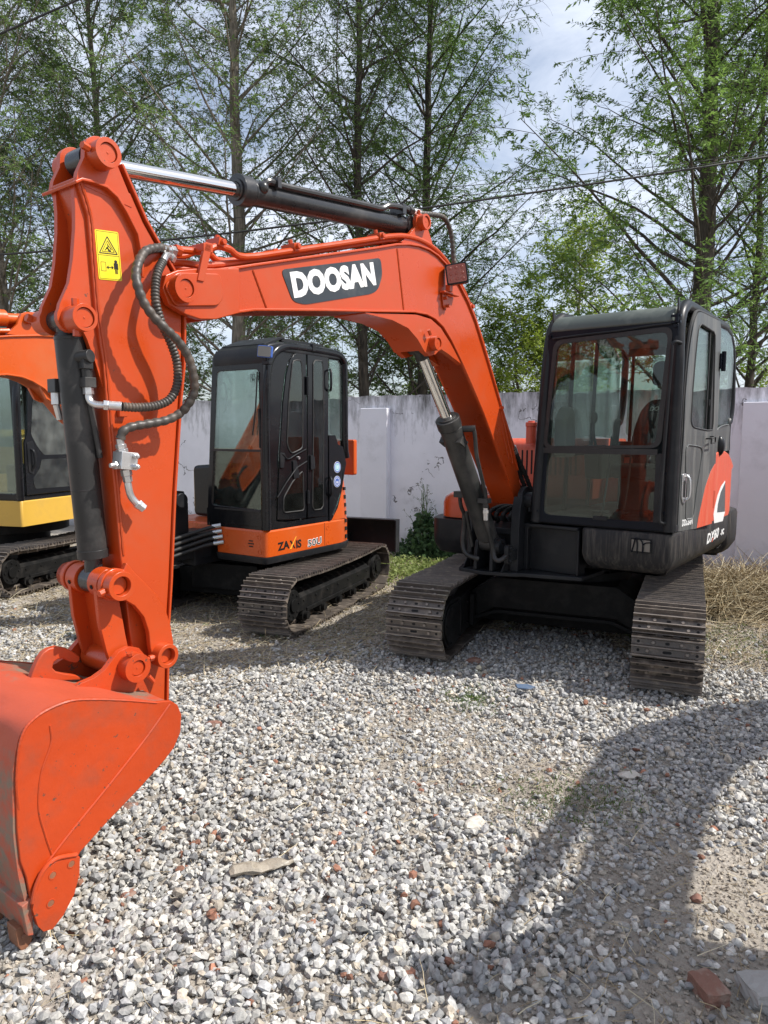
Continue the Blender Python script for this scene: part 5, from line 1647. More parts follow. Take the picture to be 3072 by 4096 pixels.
# lamp on the cab corner
lm = MB(); M_ = Matrix.Translation((.60, .700, 2.125)) @ Matrix.Rotation(R(22), 4, 'Z') @ Matrix.Rotation(R(-6), 4, 'X')
lm.prism(rr_quad([(-.056, -.044), (.056, -.044), (.056, .044), (-.056, .044)], .012), 'x', -.03, .006, M=M_)
lmo = lm.build('work_lamp', BLUE_P, zx, bevel=.003)
ln = MB(); ln.prism(rr_quad([(-.050, -.038), (.050, -.038), (.050, .038), (-.050, .038)], .01), 'x', .006, .011, M=M_); ln.build('lamp_lens', LENS_CLEAR, lmo)
lb2 = MB(); lb2.box(.56, .60, .67, .74, 2.03, 2.055); lb2.tube([(.58, .70, 2.05), (.59, .70, 2.09)], .01, seg=8); lb2.build('lamp_bracket', CHAR, lmo, bevel=.003)
# inside
ii = empty('seat', (-.12, .34, 0)); ii.parent = zx
MB().prism(round_poly([(-.2, 1.10), (.2, 1.10), (.2, 1.22), (-.2, 1.22)], .03), 'y', -.2, .2).build('seat_cushion', SEAT_MAT, ii, bevel=.02)
MB().prism(round_poly([(-.2, 1.2), (.2, 1.2), (.18, 1.68), (-.18, 1.68)], .05), 'x', -.26, -.17).build('backrest', SEAT_MAT, ii, bevel=.02)
MB().box(-.18, .18, -.18, .18, .80, 1.10).build('seat_base', TRIM_DARK, ii, bevel=.01)
ct = MB()
ct.box(-.44, .50, .05, .60, .79, .81)
for y in (.12, .54):
    ct.box(-.25, .18, y - .04, y + .04, .80, 1.20)
    ct.tube([(.12, y, 1.20), (.16, y, 1.36)], .010, seg=8); ct.sphere((.165, y, 1.38), .022, sc=(1, 1, 1.6))
for y in (.26, .38): ct.tube([(.36, y, .81), (.30, y, 1.20)], .008, seg=8); ct.box(.34, .42, y - .03, y + .03, .83, .845)
ct.prism([(.05, .81), (.05, 1.08), (.12, 1.17), (.22, 1.17), (.24, 1.05), (.16, 1.0), (.15, .81)], 'x', .44, .47)
ct.build('control_lever', TRIM_DARK, zx, bevel=.004)
cl_ = MB()
cl_.tube([(.47 + .012 * math.cos(i * 1.3), .20 + .012 * math.sin(i * 1.3), 2.0 - i * .012) for i in range(30)], .003, seg=5)
cl_.tube(smooth_path([(.50, .12, 1.90), (.50, .16, 1.92), (.50, .185, 1.88), (.50, .185, 1.72), (.50, .15, 1.68)], 4), .008, seg=8)
cl_.build('coiled_cord', TRIM, zx)
# swing post, its hoses, boom
sw = MB()
sw.box(.30, .72, -.30, .02, .44, .70)
sw.prism([(.55, -.28), (.92, -.22), (.97, -.12), (.92, -.02), (.55, .04)], 'z', .50, .62)
sw.cyl((.84, -.12, .46), (.84, -.12, .86), .085, seg=24)
for y in (-.235, -.035): sw.prism([(.74, .62), (.98, .62), (1.0, .80), (.93, .96), (.86, 1.06), (.78, 1.05), (.74, .95)], 'y', y - .015, y + .015)
sw.cyl((.86, -.27, .985), (.86, .03, .985), .045, seg=20)
sw.cyl((.86, .02, .985), (.86, .05, .985), .058, seg=20)
sw.cyl((1.02, -.22, .70), (1.02, -.05, .70), .04, seg=18)
sw.build('swing_post', CHAR, zx, bevel=.005)
for k in range(4):
    z = .60 + .045 * k
    hose('hydraulic_hose', [(.575, .19 - .01 * k, z + .03), (.66, .10, z + .01), (.80, .03, z - .03), (1.02, -.04, z - .07), (1.15, -.12, z + .02), (1.10, -.16, z + .25)], .015, RUBBER, zx, spiral=False)
    f_ = MB(); f_.cyl((.572, .20 - .01 * k, z + .033), (.62, .135 - .005 * k, z + .022), .0175, seg=10); f_.build('hose_fitting', ZINC, zx)
for k in range(4):
    hose('hydraulic_hose', [(.92, -.20 + .04 * k, .75), (1.02, -.22 + .05 * k, .92), (.98, -.20 + .04 * k, 1.12), (1.10, -.18 + .03 * k, 1.22), (1.12, -.15, 1.05)], .017, RUBBER, zx)
# boom: foot on the post, bend, then forward
ZB0, ZB1 = -.225, -.075
bo = MB()
bt_ = [(2.95, 1.98), (2.10, 2.125), (1.93, 2.148), (1.80, 2.158), (1.745, 2.135), (1.66, 2.06), (1.50, 1.86), (1.20, 1.46), (.90, 1.08)]
bb2 = [(.84, .90), (.95, .93), (1.20, 1.13), (1.45, 1.38), (1.60, 1.52), (1.712, 1.60), (1.80, 1.70), (1.90, 1.80), (1.98, 1.842), (2.05, 1.863), (2.144, 1.870), (2.95, 1.78)]
bo.prism(bt_ + bb2, 'y', ZB0, ZB1)
bo.strip(bt_[::1], 'y', ZB0 - .012, ZB1 + .012, .012)
bo.strip(bb2[1:], 'y', ZB0 - .012, ZB1 + .012, .012)
boo = bo.build('boom', ORANGE_LIGHT, zx, bevel=.004)
be = MB()
er2 = [(2.12, 2.13), (2.05, 2.20), (2.02, 2.27), (1.985, 2.287), (1.87, 2.298), (1.835, 2.275), (1.79, 2.20), (1.73, 2.14)]
for y in (-.10, -.215): be.prism(er2, 'y', y - .012, y + .012)
boss(be, 1.975, 2.245, -.088, -.055, .032, pin_r=.02)
be.prism(round_poly([(1.995, 2.27), (1.96, 2.27), (1.90, 2.225), (1.905, 2.205), (1.93, 2.205), (1.99, 2.225)], .015), 'y', -.088, -.078)
bolt(be, (1.92, -.078, 2.218), (0, 1, 0), .014, .012)
be.cyl((1.88, -.090, 2.262), (1.88, -.0865, 2.262), .012, seg=14, mi=1)
lug2 = [(1.99, 1.84), (1.88, 1.78), (1.82, 1.74), (1.815, 1.70), (1.84, 1.66), (1.88, 1.645), (1.93, 1.665), (1.97, 1.74), (2.02, 1.80)]
for y in (-.09, -.225): be.prism([(x - .05, z + .07) for x, z in lug2], 'y', y - .012, y + .012)
boss(be, 1.838, 1.80, -.078, -.055, .034, pin_r=.018)
be.build('boom_lug', [ORANGE_LIGHT, BLACK], boo, bevel=.003)
rc = MB(); rc.cyl((3.0, -.15, 2.165), (2.10, -.15, 2.235), .055, seg=24); rc.cyl((2.12, -.15, 2.233), (1.975, -.15, 2.245), .035, seg=20)
rc.build('arm_cylinder', ORANGE_LIGHT, zx)
r2 = MB(); r2.tube([(2.95, -.10, 2.045), (2.10, -.10, 2.155)], .014, seg=8); r2.tube([(2.95, -.14, 2.075), (2.10, -.14, 2.175)], .016, seg=8, mi=1); r2.build('oil_pipe', [ORANGE_LIGHT, RUBBER], zx)
hyd('boom_cylinder', (1.838, -.15, 1.80), (1.60, -.15, 1.50), (1.03, -.15, .78), .026, .052, CHAR, zx, eye_w=.08)
gd = MB(); gd.prism([(1.80, 1.735), (1.76, 1.70), (1.50, 1.36), (1.46, 1.36), (1.46, 1.38), (1.74, 1.74), (1.78, 1.77)], 'y', -.075, -.060); gd.build('cylinder_guard', ORANGE_LIGHT, zx, bevel=.003)
# stick and bucket folded down beyond the left edge
za = MB(); za.prism([(3.02, 2.12), (2.90, 2.10), (2.86, 1.90), (2.95, 1.20), (3.05, .75), (3.15, .75), (3.16, 1.6), (3.10, 2.05)], 'y', ZB0 + .02, ZB1 - .02); za.build('stick', ORANGE_LIGHT, zx, bevel=.005)
zb_ = MB()
zb_.strip([(3.0, .72), (3.2, .74), (3.38, .62), (3.43, .42), (3.38, .18), (3.30, .04)], 'y', -.36, .06, .014)
for y in (-.36, .05): zb_.prism([(3.0, .72), (3.2, .74), (3.38, .62), (3.43, .42), (3.38, .18), (3.30, .04), (3.15, .25)], 'y', y, y + .012)
zb_.build('bucket', CHAR, zx, bevel=.003)

# ------------------------------------------------------------------ yellow-based machine at the far left
yx = empty('excavator', (-3.9, 7.4, 0), -R(90 + 15))
tag(yx, 'yellow and black excavator half hidden at the left edge behind the orange boom', 'excavator')
for s, q in ((-1, 21), (1, 23)):
    build_track('track', yx, s * .57, .38, .80, .20, .235, 0, pitch=.125, sag=.02, seed=q)
    build_track_frame(yx, s * .57, .80, .20, .235, 0, .38, -s)
m_ = MB(); m_.box(-.35, .40, -.42, .42, .14, .38); m_.cyl((0, 0, .38), (0, 0, .58), .36, seg=32); m_.cyl((0, 0, .52), (0, 0, .60), .55, seg=32); m_.build('car_body', TRACK_DARK, yx, bevel=.006)
yb = MB(); plan_loft(yb, round_poly([(.63, -.6), (.63, .70), (-.9, .70), (-1.05, .3), (-1.05, -.4), (-.9, -.70), (.5, -.70)], .025, 4), [(.635, 0), (.645, 0), (.868, 0), (.875, .006)]); yb.build('base_cover', YELLOW, yx, smooth=40)
yk2 = MB(); yk2.prism([(-.9, .87), (-.12, .87), (-.12, 1.45), (-.3, 1.55), (-.9, 1.5)], 'y', -.66, .66); yk2.build('engine_hood', YELLOW, yx, bevel=.02)
yc = MB()
open_panel(yc, rr_quad([(.02, .88), (.685, .88), (.685, 2.12), (.10, 2.12)], .03), rr_quad([(.07, .945), (.630, .940), (.610, 2.04), (.15, 2.04)], .04), frontT(.575), .035)
yco = yc.build('cab_frame', BLACK_GLOSS, yx, bevel=.006)
y2 = MB()
y2.tube(smooth_path([(.60, .665, .88), (.60, .665, 1.5), (.59, .665, 1.85), (.54, .660, 2.05), (.44, .655, 2.12), (.2, .65, 2.14), (-.12, .65, 2.12), (-.20, .65, 1.9), (-.22, .66, .88)], 5), .035, seg=14)
y2.tube(smooth_path([(.60, .05, .88), (.60, .10, 1.85), (.54, .11, 2.05), (.2, .11, 2.14), (-.12, .11, 2.12), (-.22, .06, .88)], 5), .03, seg=12)
y2.box(-.22, .60, .03, .67, .875, .915)
y2.build('cab_post', BLACK_GLOSS, yco)
yr = MB(); yr.box(-.2, .56, .08, .68, 2.10, 2.16); yr.build('roof', CHAR, yx, bevel=.03, seg=3)
MB().prism(rr_quad([(.07, .945), (.630, .940), (.610, 2.04), (.15, 2.04)], .04), 'x', .585, .59).build('windscreen', GLASS, yco)
MB().prism([(-.2, 1.1), (.55, 1.1), (.52, 2.05), (-.2, 2.05)], 'y', .07, .075).build('side_window', GLASS, yco)
MB().prism([(.10, 1.2), (.60, 1.2), (.60, 2.05), (.12, 2.05)], 'x', -.205, -.20).build('rear_window', GLASS, yco)
yd = MB(); yT2 = lambda p, k: (p[0], k, p[1])
dq = [(.545, .925), (.545, 1.42), (.50, 1.52), (.47, 1.90), (.40, 2.02), (-.18, 2.05), (-.18, .925)]
wq = [(.30, 1.36), (.44, 1.38), (.42, 1.75), (.36, 1.95), (-.12, 1.96), (-.14, 1.38), (.10, 1.33)]
yd.prism(dq, 'y', .672, .690)
ydo = yd.build('cab_door', BLACK_GLOSS, yx, bevel=.004)
MB().prism(round_poly([(.46, 1.50), (.42, 1.80), (.36, 1.97), (-.13, 1.97), (-.14, 1.30), (.30, 1.30), (.38, 1.38)], .03), 'y', .6915, .693).build('door_window', glass('yellow_cab_glass', (.55, .62, .6), 1.6, .10), ydo)
MB().prism(round_poly([(.44, .98), (.46, 1.08), (.36, 1.18), (.34, 1.26), (-.14, 1.26), (-.14, .97)], .03), 'y', .6915, .693).build('door_window', glass('yellow_cab_low_glass', (.35, .42, .42), 1.6, .05), ydo)
yh = MB()
yh.tube(smooth_path([(.475, .695, 1.36), (.468, .725, 1.33), (.465, .728, 1.22), (.475, .697, 1.16)], 4), .013, seg=8)
yh.prism(round_poly([(.52, 1.42), (.44, 1.44), (.42, 1.30), (.45, 1.12), (.51, 1.14)], .02), 'y', .690, .697)
yh.build('door_handle', CHAR, ydo, bevel=.003)
ys = MB(); ys.prism(round_poly([(-.2, 1.2), (.2, 1.2), (.18, 1.72), (-.18, 1.72)], .05), 'x', -.12, -.02); ys.box(-.15, .25, -.2, .2, .92, 1.2); yso = ys.build('seat', SEAT_MAT, yx, bevel=.02); yso.location = (0, .38, 0)
yst = MB(); yst.box(.30, .36, .682, .684, 1.55, 1.75); yst.build('warning_sticker', STICKER_Y, ydo)
# ------------------------------------------------------------------ ground
rng = np.random.default_rng(5)
def vnoise(x, y, seed=0):
    """cheap smooth value noise"""
    def h(i, j):
        n = (i.astype(np.int64) * 374761393 + j.astype(np.int64) * 668265263 + seed * 974634777) & 0xffffffff
        n = ((n ^ (n >> 13)) * 1274126177) & 0xffffffff
        return ((n ^ (n >> 16)) & 0xffff) / 65535.0
    xi, yi = np.floor(x), np.floor(y)
    fx, fy = x - xi, y - yi
    fx, fy = fx * fx * (3 - 2 * fx), fy * fy * (3 - 2 * fy)
    a, b = h(xi, yi), h(xi + 1, yi)
    c, d = h(xi, yi + 1), h(xi + 1, yi + 1)
    return (a * (1 - fx) + b * fx) * (1 - fy) + (c * (1 - fx) + d * fx) * fy
def fbm(x, y, s, seed=0, o=4):
    v, a, t = 0, 1, 0
    for k in range(o):
        v = v + a * vnoise(x * s, y * s, seed + k); t += a; a *= .5; s *= 2.1
    return v / t
def ground_z(x, y):
    x, y = np.asarray(x, float), np.asarray(y, float)
    near = np.clip((12 - np.hypot(x, y - 3)) / 6, 0, 1)
    flat = 1.0
    z = (fbm(x, y, 1.1, 3, 4) - .5) * .05 * near + (fbm(x, y, 9, 9, 3) - .5) * .022 * near
    return z - .012
def grid_ground():
    a = np.concatenate([np.linspace(-80, -9, 18)[:-1], np.linspace(-9, -4.5, 30)[:-1], np.linspace(-4.5, 5, 300)[:-1], np.linspace(5, 9, 30)[:-1], np.linspace(9, 80, 18)])
    b = np.concatenate([np.linspace(-40, -1, 12)[:-1], np.linspace(-1, 1.2, 20)[:-1], np.linspace(1.2, 6.5, 230)[:-1], np.linspace(6.5, 10, 70)[:-1], np.linspace(10, 16, 20)[:-1], np.linspace(16, 160, 24)])
    X, Y = np.meshgrid(a, b)
    Z = ground_z(X, Y)
    n, m = X.shape
    co = np.stack([X.ravel(), Y.ravel(), Z.ravel()], 1)
    idx = np.arange(n * m).reshape(n, m)
    q = np.stack([idx[:-1, :-1].ravel(), idx[:-1, 1:].ravel(), idx[1:, 1:].ravel(), idx[1:, :-1].ravel()], 1)
    return co, q
def np_mesh(name, co, faces, mat, col=None, smooth=False, k=None):
    """co (n,3), faces (m,k) all of the same size"""
    me = D.meshes.new(name)
    k = faces.shape[1]
    me.vertices.add(len(co)); me.vertices.foreach_set('co', np.ascontiguousarray(co, dtype=np.float32).ravel())
    me.loops.add(len(faces) * k); me.loops.foreach_set('vertex_index', np.ascontiguousarray(faces, dtype=np.int32).ravel())
    me.polygons.add(len(faces))
    me.polygons.foreach_set('loop_start', np.arange(0, len(faces) * k, k, dtype=np.int32))
    me.polygons.foreach_set('loop_total', np.full(len(faces), k, dtype=np.int32))
    me.polygons.foreach_set('use_smooth', np.full(len(faces), bool(smooth)))
    me.update(calc_edges=True)
    if col is not None:
        at = me.color_attributes.new('col', 'FLOAT_COLOR', 'POINT')
        c4 = np.ones((len(co), 4), dtype=np.float32); c4[:, :3] = col
        at.data.foreach_set('color', c4.ravel())
    me.materials.append(mat)
    me.validate()
    o = D.objects.new(name, me)
    scene.collection.objects.link(o)
    return o
m, n, l, p = nodes_of('yard_soil')
tc = n.new('ShaderNodeTexCoord')
n1 = n.new('ShaderNodeTexNoise'); n1.inputs['Scale'].default_value = 1.3; n1.inputs['Detail'].default_value = 8; n1.inputs['Roughness'].default_value = .7
n2 = n.new('ShaderNodeTexNoise'); n2.inputs['Scale'].default_value = 38; n2.inputs['Detail'].default_value = 6; n2.inputs['Roughness'].default_value = .75
vo = n.new('ShaderNodeTexVoronoi'); vo.inputs['Scale'].default_value = 62
for q in (n1, n2, vo): l.new(tc.outputs['Object'], q.inputs['Vector'])
cr = n.new('ShaderNodeValToRGB')
e = cr.color_ramp.elements
e[0].position = .30; e[0].color = (.17, .145, .12, 1)
e[1].position = .70; e[1].color = (.42, .38, .33, 1)
x = e.new(.5); x.color = (.30, .265, .22, 1)
mxn = n.new('ShaderNodeMix'); mxn.data_type = 'FLOAT'; mxn.inputs['Factor'].default_value = .55
l.new(n1.outputs['Fac'], mxn.inputs['A']); l.new(n2.outputs['Fac'], mxn.inputs['B'])
l.new(mxn.outputs['Result'], cr.inputs['Fac'])
l.new(cr.outputs['Color'], p.inputs['Base Color'])
p.inputs['Roughness'].default_value = .95
bm1 = n.new('ShaderNodeBump'); bm1.inputs['Strength'].default_value = .8; bm1.inputs['Distance'].default_value = .012
ad = n.new('ShaderNodeMath'); ad.operation = 'ADD'; l.new(n2.outputs['Fac'], ad.inputs[0]); l.new(vo.outputs['Distance'], ad.inputs[1])
l.new(ad.outputs[0], bm1.inputs['Height']); l.new(bm1.outputs['Normal'], p.inputs['Normal'])
SOIL = m
co, fq = grid_ground()
tag(np_mesh('ground', co, fq, SOIL, smooth=True), kind='structure')

# ------------------------------------------------------------------ crushed stone
def stone_protos(k, seed, low=False):
    r = np.random.default_rng(seed)
    out = []
    bm = bmesh.new(); bmesh.ops.create_icosphere(bm, subdivisions=1, radius=1)
    base = np.array([v.co[:] for v in bm.verts]); tri = np.array([[v.index for v in f.verts] for f in bm.faces]); bm.free()
    if low:
        base = np.array([(1, 0, 0), (-1, 0, 0), (0, 1, 0), (0, -1, 0), (0, 0, 1), (0, 0, -1)], float)
        tri = np.array([(0, 2, 4), (2, 1, 4), (1, 3, 4), (3, 0, 4), (2, 0, 5), (1, 2, 5), (3, 1, 5), (0, 3, 5)])
        return [base * r.uniform(.55, 1.2, base.shape) + r.normal(scale=.12, size=base.shape) for _ in range(k)], tri
    for _ in range(k):
        v = base.copy()
        # cut with random planes to give broken flat faces
        for _c in range(r.integers(5, 9)):
            d = r.normal(size=3); d /= np.linalg.norm(d)
            lim = r.uniform(.45, .8)
            s = v @ d
            over = s > lim
            v[over] -= np.outer(s[over] - lim, d)
        v += r.normal(scale=.05, size=v.shape)
        v *= np.array([1, r.uniform(.62, .95), r.uniform(.42, .75)])
        out.append(v)
    return out, tri
def scatter(name, xs, ys, sizes, cols, sink=.25, seed=1, lift=0, mat=None, low=False):
    r = np.random.default_rng(seed)
    protos, tri = stone_protos(24, seed + 7, low)
    n = len(xs)
    which = r.integers(0, len(protos), n)
    P = np.stack(protos)[which]                              # n,v,3
    th = r.uniform(0, 2 * np.pi, n); ax = r.normal(scale=.45, size=(n, 2))
    c, s = np.cos(th), np.sin(th)
    Rz = np.zeros((n, 3, 3)); Rz[:, 0, 0] = c; Rz[:, 0, 1] = -s; Rz[:, 1, 0] = s; Rz[:, 1, 1] = c; Rz[:, 2, 2] = 1
    ca, sa = np.cos(ax[:, 0]), np.sin(ax[:, 0]); cb, sb = np.cos(ax[:, 1]), np.sin(ax[:, 1])
    Rx = np.zeros((n, 3, 3)); Rx[:, 0, 0] = 1; Rx[:, 1, 1] = ca; Rx[:, 1, 2] = -sa; Rx[:, 2, 1] = sa; Rx[:, 2, 2] = ca
    Ry = np.zeros((n, 3, 3)); Ry[:, 1, 1] = 1; Ry[:, 0, 0] = cb; Ry[:, 0, 2] = sb; Ry[:, 2, 0] = -sb; Ry[:, 2, 2] = cb
    Rm = Rz @ Rx @ Ry
    W = np.einsum('nij,nvj->nvi', Rm, P) * sizes[:, None, None]
    zg = ground_z(xs, ys)
    zmin = W[:, :, 2].min(1)
    W[:, :, 0] += xs[:, None]; W[:, :, 1] += ys[:, None]
    W[:, :, 2] += (zg - zmin - sizes * sink + lift)[:, None]
    nv = P.shape[1]
    F_ = (tri[None] + (np.arange(n) * nv)[:, None, None]).reshape(-1, 3)
    C = np.repeat(cols, nv, axis=0)
    return np_mesh(name, W.reshape(-1, 3), F_, mat or STONE_MAT, col=C)
def stone_cols(n, r):
    base = np.array([[.45, .44, .415], [.53, .51, .47], [.39, .39, .39], [.30, .30, .30], [.50, .44, .36], [.60, .58, .54], [.42, .41, .40]])
    w = np.array([.24, .2, .16, .09, .10, .09, .12])
    c = base[r.choice(len(base), n, p=w)] * r.uniform(.8, 1.15, (n, 1))
    red = r.random(n) < .012
    c[red] = np.array([.30, .14, .09]) * r.uniform(.8, 1.3, (red.sum(), 1))
    return np.clip(c * np.array([.97, .965, .95]) * r.uniform(.66, 1.12, (n, 1)), 0, .66)
def band_y(x):
    """the line where the thick gravel stops and earth with straw begins"""
    return 4.55 + .22 * (x + 1.2) + .35 * np.sin(x * 1.3)
def patch(x, y):
    """0..1: bare earth showing between the stones"""
    v = fbm(x, y, .9, 41, 4)
    e = 1.3 * np.exp(-(((x - .72) / .38) ** 2 + ((y - 2.95) / .36) ** 2)) + .9 * np.exp(-(((x - .05) / .35) ** 2 + ((y - 1.62) / .16) ** 2)) + .8 * np.exp(-(((x - .75) / .28) ** 2 + ((y - 1.72) / .22) ** 2)) \
        + .7 * np.exp(-(((x + 1.1) / .25) ** 2 + ((y - 1.75) / .2) ** 2)) + .75 * np.exp(-(((x - 1.25) / .3) ** 2 + ((y - 2.2) / .4) ** 2)) + .6 * np.exp(-(((x - .35) / .3) ** 2 + ((y - 3.6) / .2) ** 2))
    return np.clip((v - .53) * 3.2, 0, 1) * .7 + e * .8
def points(n, x0, x1, y0, y1, r):
    return r.uniform(x0, x1, n), r.uniform(y0, y1, n)
r = rng
X_, Y_ = [], []; S_ = []
def inview(x, y, m=.12): return (np.abs(x) < (.56 + m) * y + .6)
for (y0, y1, dens, smin, smax) in ((1.15, 2.3, 3100, .0085, .029), (2.3, 3.6, 3200, .009, .026), (3.6, 5.4, 2400, .0095, .026), (5.4, 6.6, 500, .012, .025)):
    x0, x1 = -.70 * y1 - .6, .70 * y1 + .6
    n_ = int(dens * (x1 - x0) * (y1 - y0))
    x, y = points(n_, x0, x1, y0, y1, r)
    keep = inview(x, y)
    by = band_y(x)
    off = np.clip((y - by) / .35, 0, 1)
    left_strip = (x < -1.9) & (y < 6.1)
    dens_f = np.where(left_strip, .75, 1 - .93 * off)
    dens_f = np.where((x > 1.6) & (y > 4.45), .10, dens_f)
    dens_f = dens_f * (1 - .90 * np.clip(patch(x, y), 0, 1))
    keep &= r.random(n_) < dens_f
    x, y = x[keep], y[keep]
    X_.append(x); Y_.append(y); S_.append(smin + (smax - smin) * r.beta(1.6, 2.6, len(x)))
xs, ys, ss = np.concatenate(X_), np.concatenate(Y_), np.concatenate(S_)
cols = stone_cols(len(xs), r)
g1 = scatter('gravel', xs, ys, ss, cols, sink=.30, seed=3)
tag(g1, kind='stuff')
# a second, sparser course lying on top
sel = (r.random(len(xs)) < .34) & (patch(xs, ys) < .3)
n2_ = sel.sum()
g2 = scatter('gravel', xs[sel] + r.normal(0, .012, n2_), ys[sel] + r.normal(0, .012, n2_), ss[sel] * r.uniform(.8, 1.2, n2_), stone_cols(n2_, r), sink=-.55, seed=9)
tag(g2, kind='stuff')
# fine grit between
n3 = 110000
x, y = points(n3, -3.2, 3.2, 1.15, 4.8, r)
x2, y2 = points(70000, -4.8, 4.4, 4.6, 8.8, r); x, y = np.concatenate([x, x2]), np.concatenate([y, y2])
k_ = inview(x, y) & ((x - 3.87) * -.454 + (y - 7.17) * -.891 > .03); x, y = x[k_], y[k_]
c3 = stone_cols(len(x), r) * .70 + np.array([.07, .058, .042])
pm = np.clip(patch(x, y), 0, 1)[:, None] * .85; pm[y > 4.6] = .6
c3 = c3 * (1 - pm) + np.array([.34, .285, .22]) * r.uniform(.6, 1.2, (len(x), 1)) * pm
g3 = scatter('grit', x, y, .0022 + (.007 + .006 * (y > 4.6)) * r.random(len(x)) ** 2.2, c3, sink=.2, seed=15, low=True)
tag(g3, kind='stuff')
print('stones', len(xs), n2_, len(x))

# larger single stones and brick pieces that can be pointed at
def chunk(name, label, cat, x, y, size, col, sc=(1, 1, 1), rz=0, group=None, seed=0, boxy=False):
    rr = random.Random(seed)
    bm = bmesh.new()
    if boxy: bmesh.ops.create_cube(bm, size=1.6)
    else: bmesh.ops.create_icosphere(bm, subdivisions=2, radius=1)
    if boxy: bmesh.ops.subdivide_edges(bm, edges=bm.edges[:], cuts=5, use_grid_fill=True)
    else: bmesh.ops.subdivide_edges(bm, edges=bm.edges[:], cuts=1)
    for _ in range(8 if not boxy else 3):
        d = Vector((rr.gauss(0, 1), rr.gauss(0, 1), rr.gauss(0, 1))).normalized(); lim = rr.uniform(.55, .85) if not boxy else rr.uniform(.9, 1.1)
        for v in bm.verts:
            s = v.co.dot(d)
            if s > lim: v.co -= d * (s - lim)
    for v in bm.verts: v.co += Vector((rr.gauss(0, .025), rr.gauss(0, .025), rr.gauss(0, .025)))
    for v in bm.verts: v.co = Vector((v.co.x * sc[0] * size, v.co.y * sc[1] * size, v.co.z * sc[2] * size))
    me = D.meshes.new(name); bm.to_mesh(me); bm.free()
    for p_ in me.polygons: p_.use_smooth = False
    me.materials.append(col)
    o = D.objects.new(name, me); scene.collection.objects.link(o)
    o.location = (x, y, float(ground_z(x, y)) + size * sc[2] * .55); o.rotation_euler = (rr.uniform(-.1, .1), rr.uniform(-.1, .1), rz)
    tag(o, label, cat, group)
    return o
BRICK = paint('broken_brick', (.21, .105, .075), .9, dirt=(.32, .27, .22), dirt_amt=1.0, dirt_scale=14, bump=.2, bump_scale=60, var=.15)
PALEST = paint('pale_stone', (.52, .48, .42), .9, dirt=(.3, .26, .2), dirt_amt=.6, dirt_scale=10, bump=.2, bump_scale=50)
CONC = paint('concrete_lump', (.34, .33, .31), .9, dirt=(.28, .26, .22), dirt_amt=.6, dirt_scale=8, bump=.2, bump_scale=50)
chunk('brick_piece', 'large broken red brick half buried at the bottom right corner', 'brick', .885, 1.775, .055, BRICK, (.75, 1.0, .55), .25, seed=1, boxy=True)
chunk('concrete_block', 'pale grey concrete lump beside the big red brick in the bottom right corner', 'concrete block', 1.035, 1.765, .072, CONC, (.95, .9, .5), .1, seed=2, boxy=True)
def pchunks():
    data = [('brick_piece', 'orange brick chip beside the bucket among grey stones', 'brick', -1.037, 2.754, .030, (1.3, .8, .6), .5),
            ('brick_piece', 'flat orange brick fragment in the sunny gravel near the bottom centre', 'brick', .013, 1.845, .026, (1, .9, .4), .2),
            ('brick_piece', 'rust-coloured brick wedge lying in the gravel below the bucket lip', 'brick', -.842, 2.205, .030, (1.5, .7, .35), .9),
            ('brick_piece', 'small red brick nub behind the bucket side, in the lit gravel', 'brick', -.88, 3.55, .040, (1.3, .8, .6), 0),
            ('brick_piece', 'small orange brick bit near the teeth of the bucket', 'brick', -.895, 2.036, .022, (1.2, 1, .6), 1.4),
            ('brick_piece', 'brick fragment lying in the arched shadow at right', 'brick', 1.018, 2.158, .024, (1, .9, .6), 1.0),
            ('brick_piece', 'brick lump lying inside the left-hand crawler track of the large machine', 'brick', .60, 4.611, .050, (1.3, .8, .6), .2)]
    for i, (n_, lb_, c_, x, y, s, sc_, rz) in enumerate(data):
        chunk(n_, lb_, c_, x, y, s, BRICK, sc_, rz, group='broken brick pieces in the gravel', seed=30 + i)
pchunks()
chunk('rock', 'flat pale stone lying on the earth patch right of centre', 'rock', 1.10, 3.02, .050, PALEST, (1.3, .8, .4), .3, seed=51)
chunk('rock', 'long buff rock in the gravel, bottom centre-right', 'rock', .36, 2.62, .045, PALEST, (1.3, .8, .6), .8, seed=52)
chunk('rock', 'white flat slab of stone in front of the right-hand crawler track', 'rock', .42, 3.86, .040, PALEST, (1.6, .7, .3), .1, seed=53)
bt_ = MB()
bt_.tube([(-.115, 0, .020), (-.10, 0, .024), (-.07, 0, .024), (-.04, 0, .024), (-.01, 0, .025), (.015, .002, .026), (.035, .004, .028), (.06, .006, .026), (.085, .008, .024), (.10, .009, .024)], .03, seg=12, radii=[.016, .026, .025, .027, .024, .027, .026, .02, .010, .009])
br_ = random.Random(9)
bt_.v = [(x + br_.uniform(-.003, .003), y + br_.uniform(-.005, .005) + .006 * math.sin(x * 60), z * (1 - .35 * max(0, math.sin(x * 34 + 1))) + br_.uniform(-.003, .003)) for x, y, z in bt_.v]
btl = bt_.build('plastic_bottle', paint('muddy_plastic', (.33, .29, .23), .4, dirt=(.17, .14, .10), dirt_amt=.9, dirt_scale=30, bump=.3, bump_scale=40), None)
btl.scale = (1, 1.1, .62); btl.location = (-.41, 2.31, .004); btl.rotation_euler = (.1, 0, R(14)); tag(btl, 'crushed muddy plastic bottle lying in the gravel', 'bottle')
cp = MB()
N_ = 34
cp.tube([(i * .018, 0, 0) for i in range(N_)], .085, seg=20, cap=False, radii=[.088 if i % 2 else .080 for i in range(N_)])
cpo = cp.build('corrugated_pipe', paint('black_pipe_plastic', (.035, .035, .035), .45, dirt=(.3, .3, .3), dirt_amt=.5), None)
so = cpo.modifiers.new('wall', 'SOLIDIFY'); so.thickness = .006
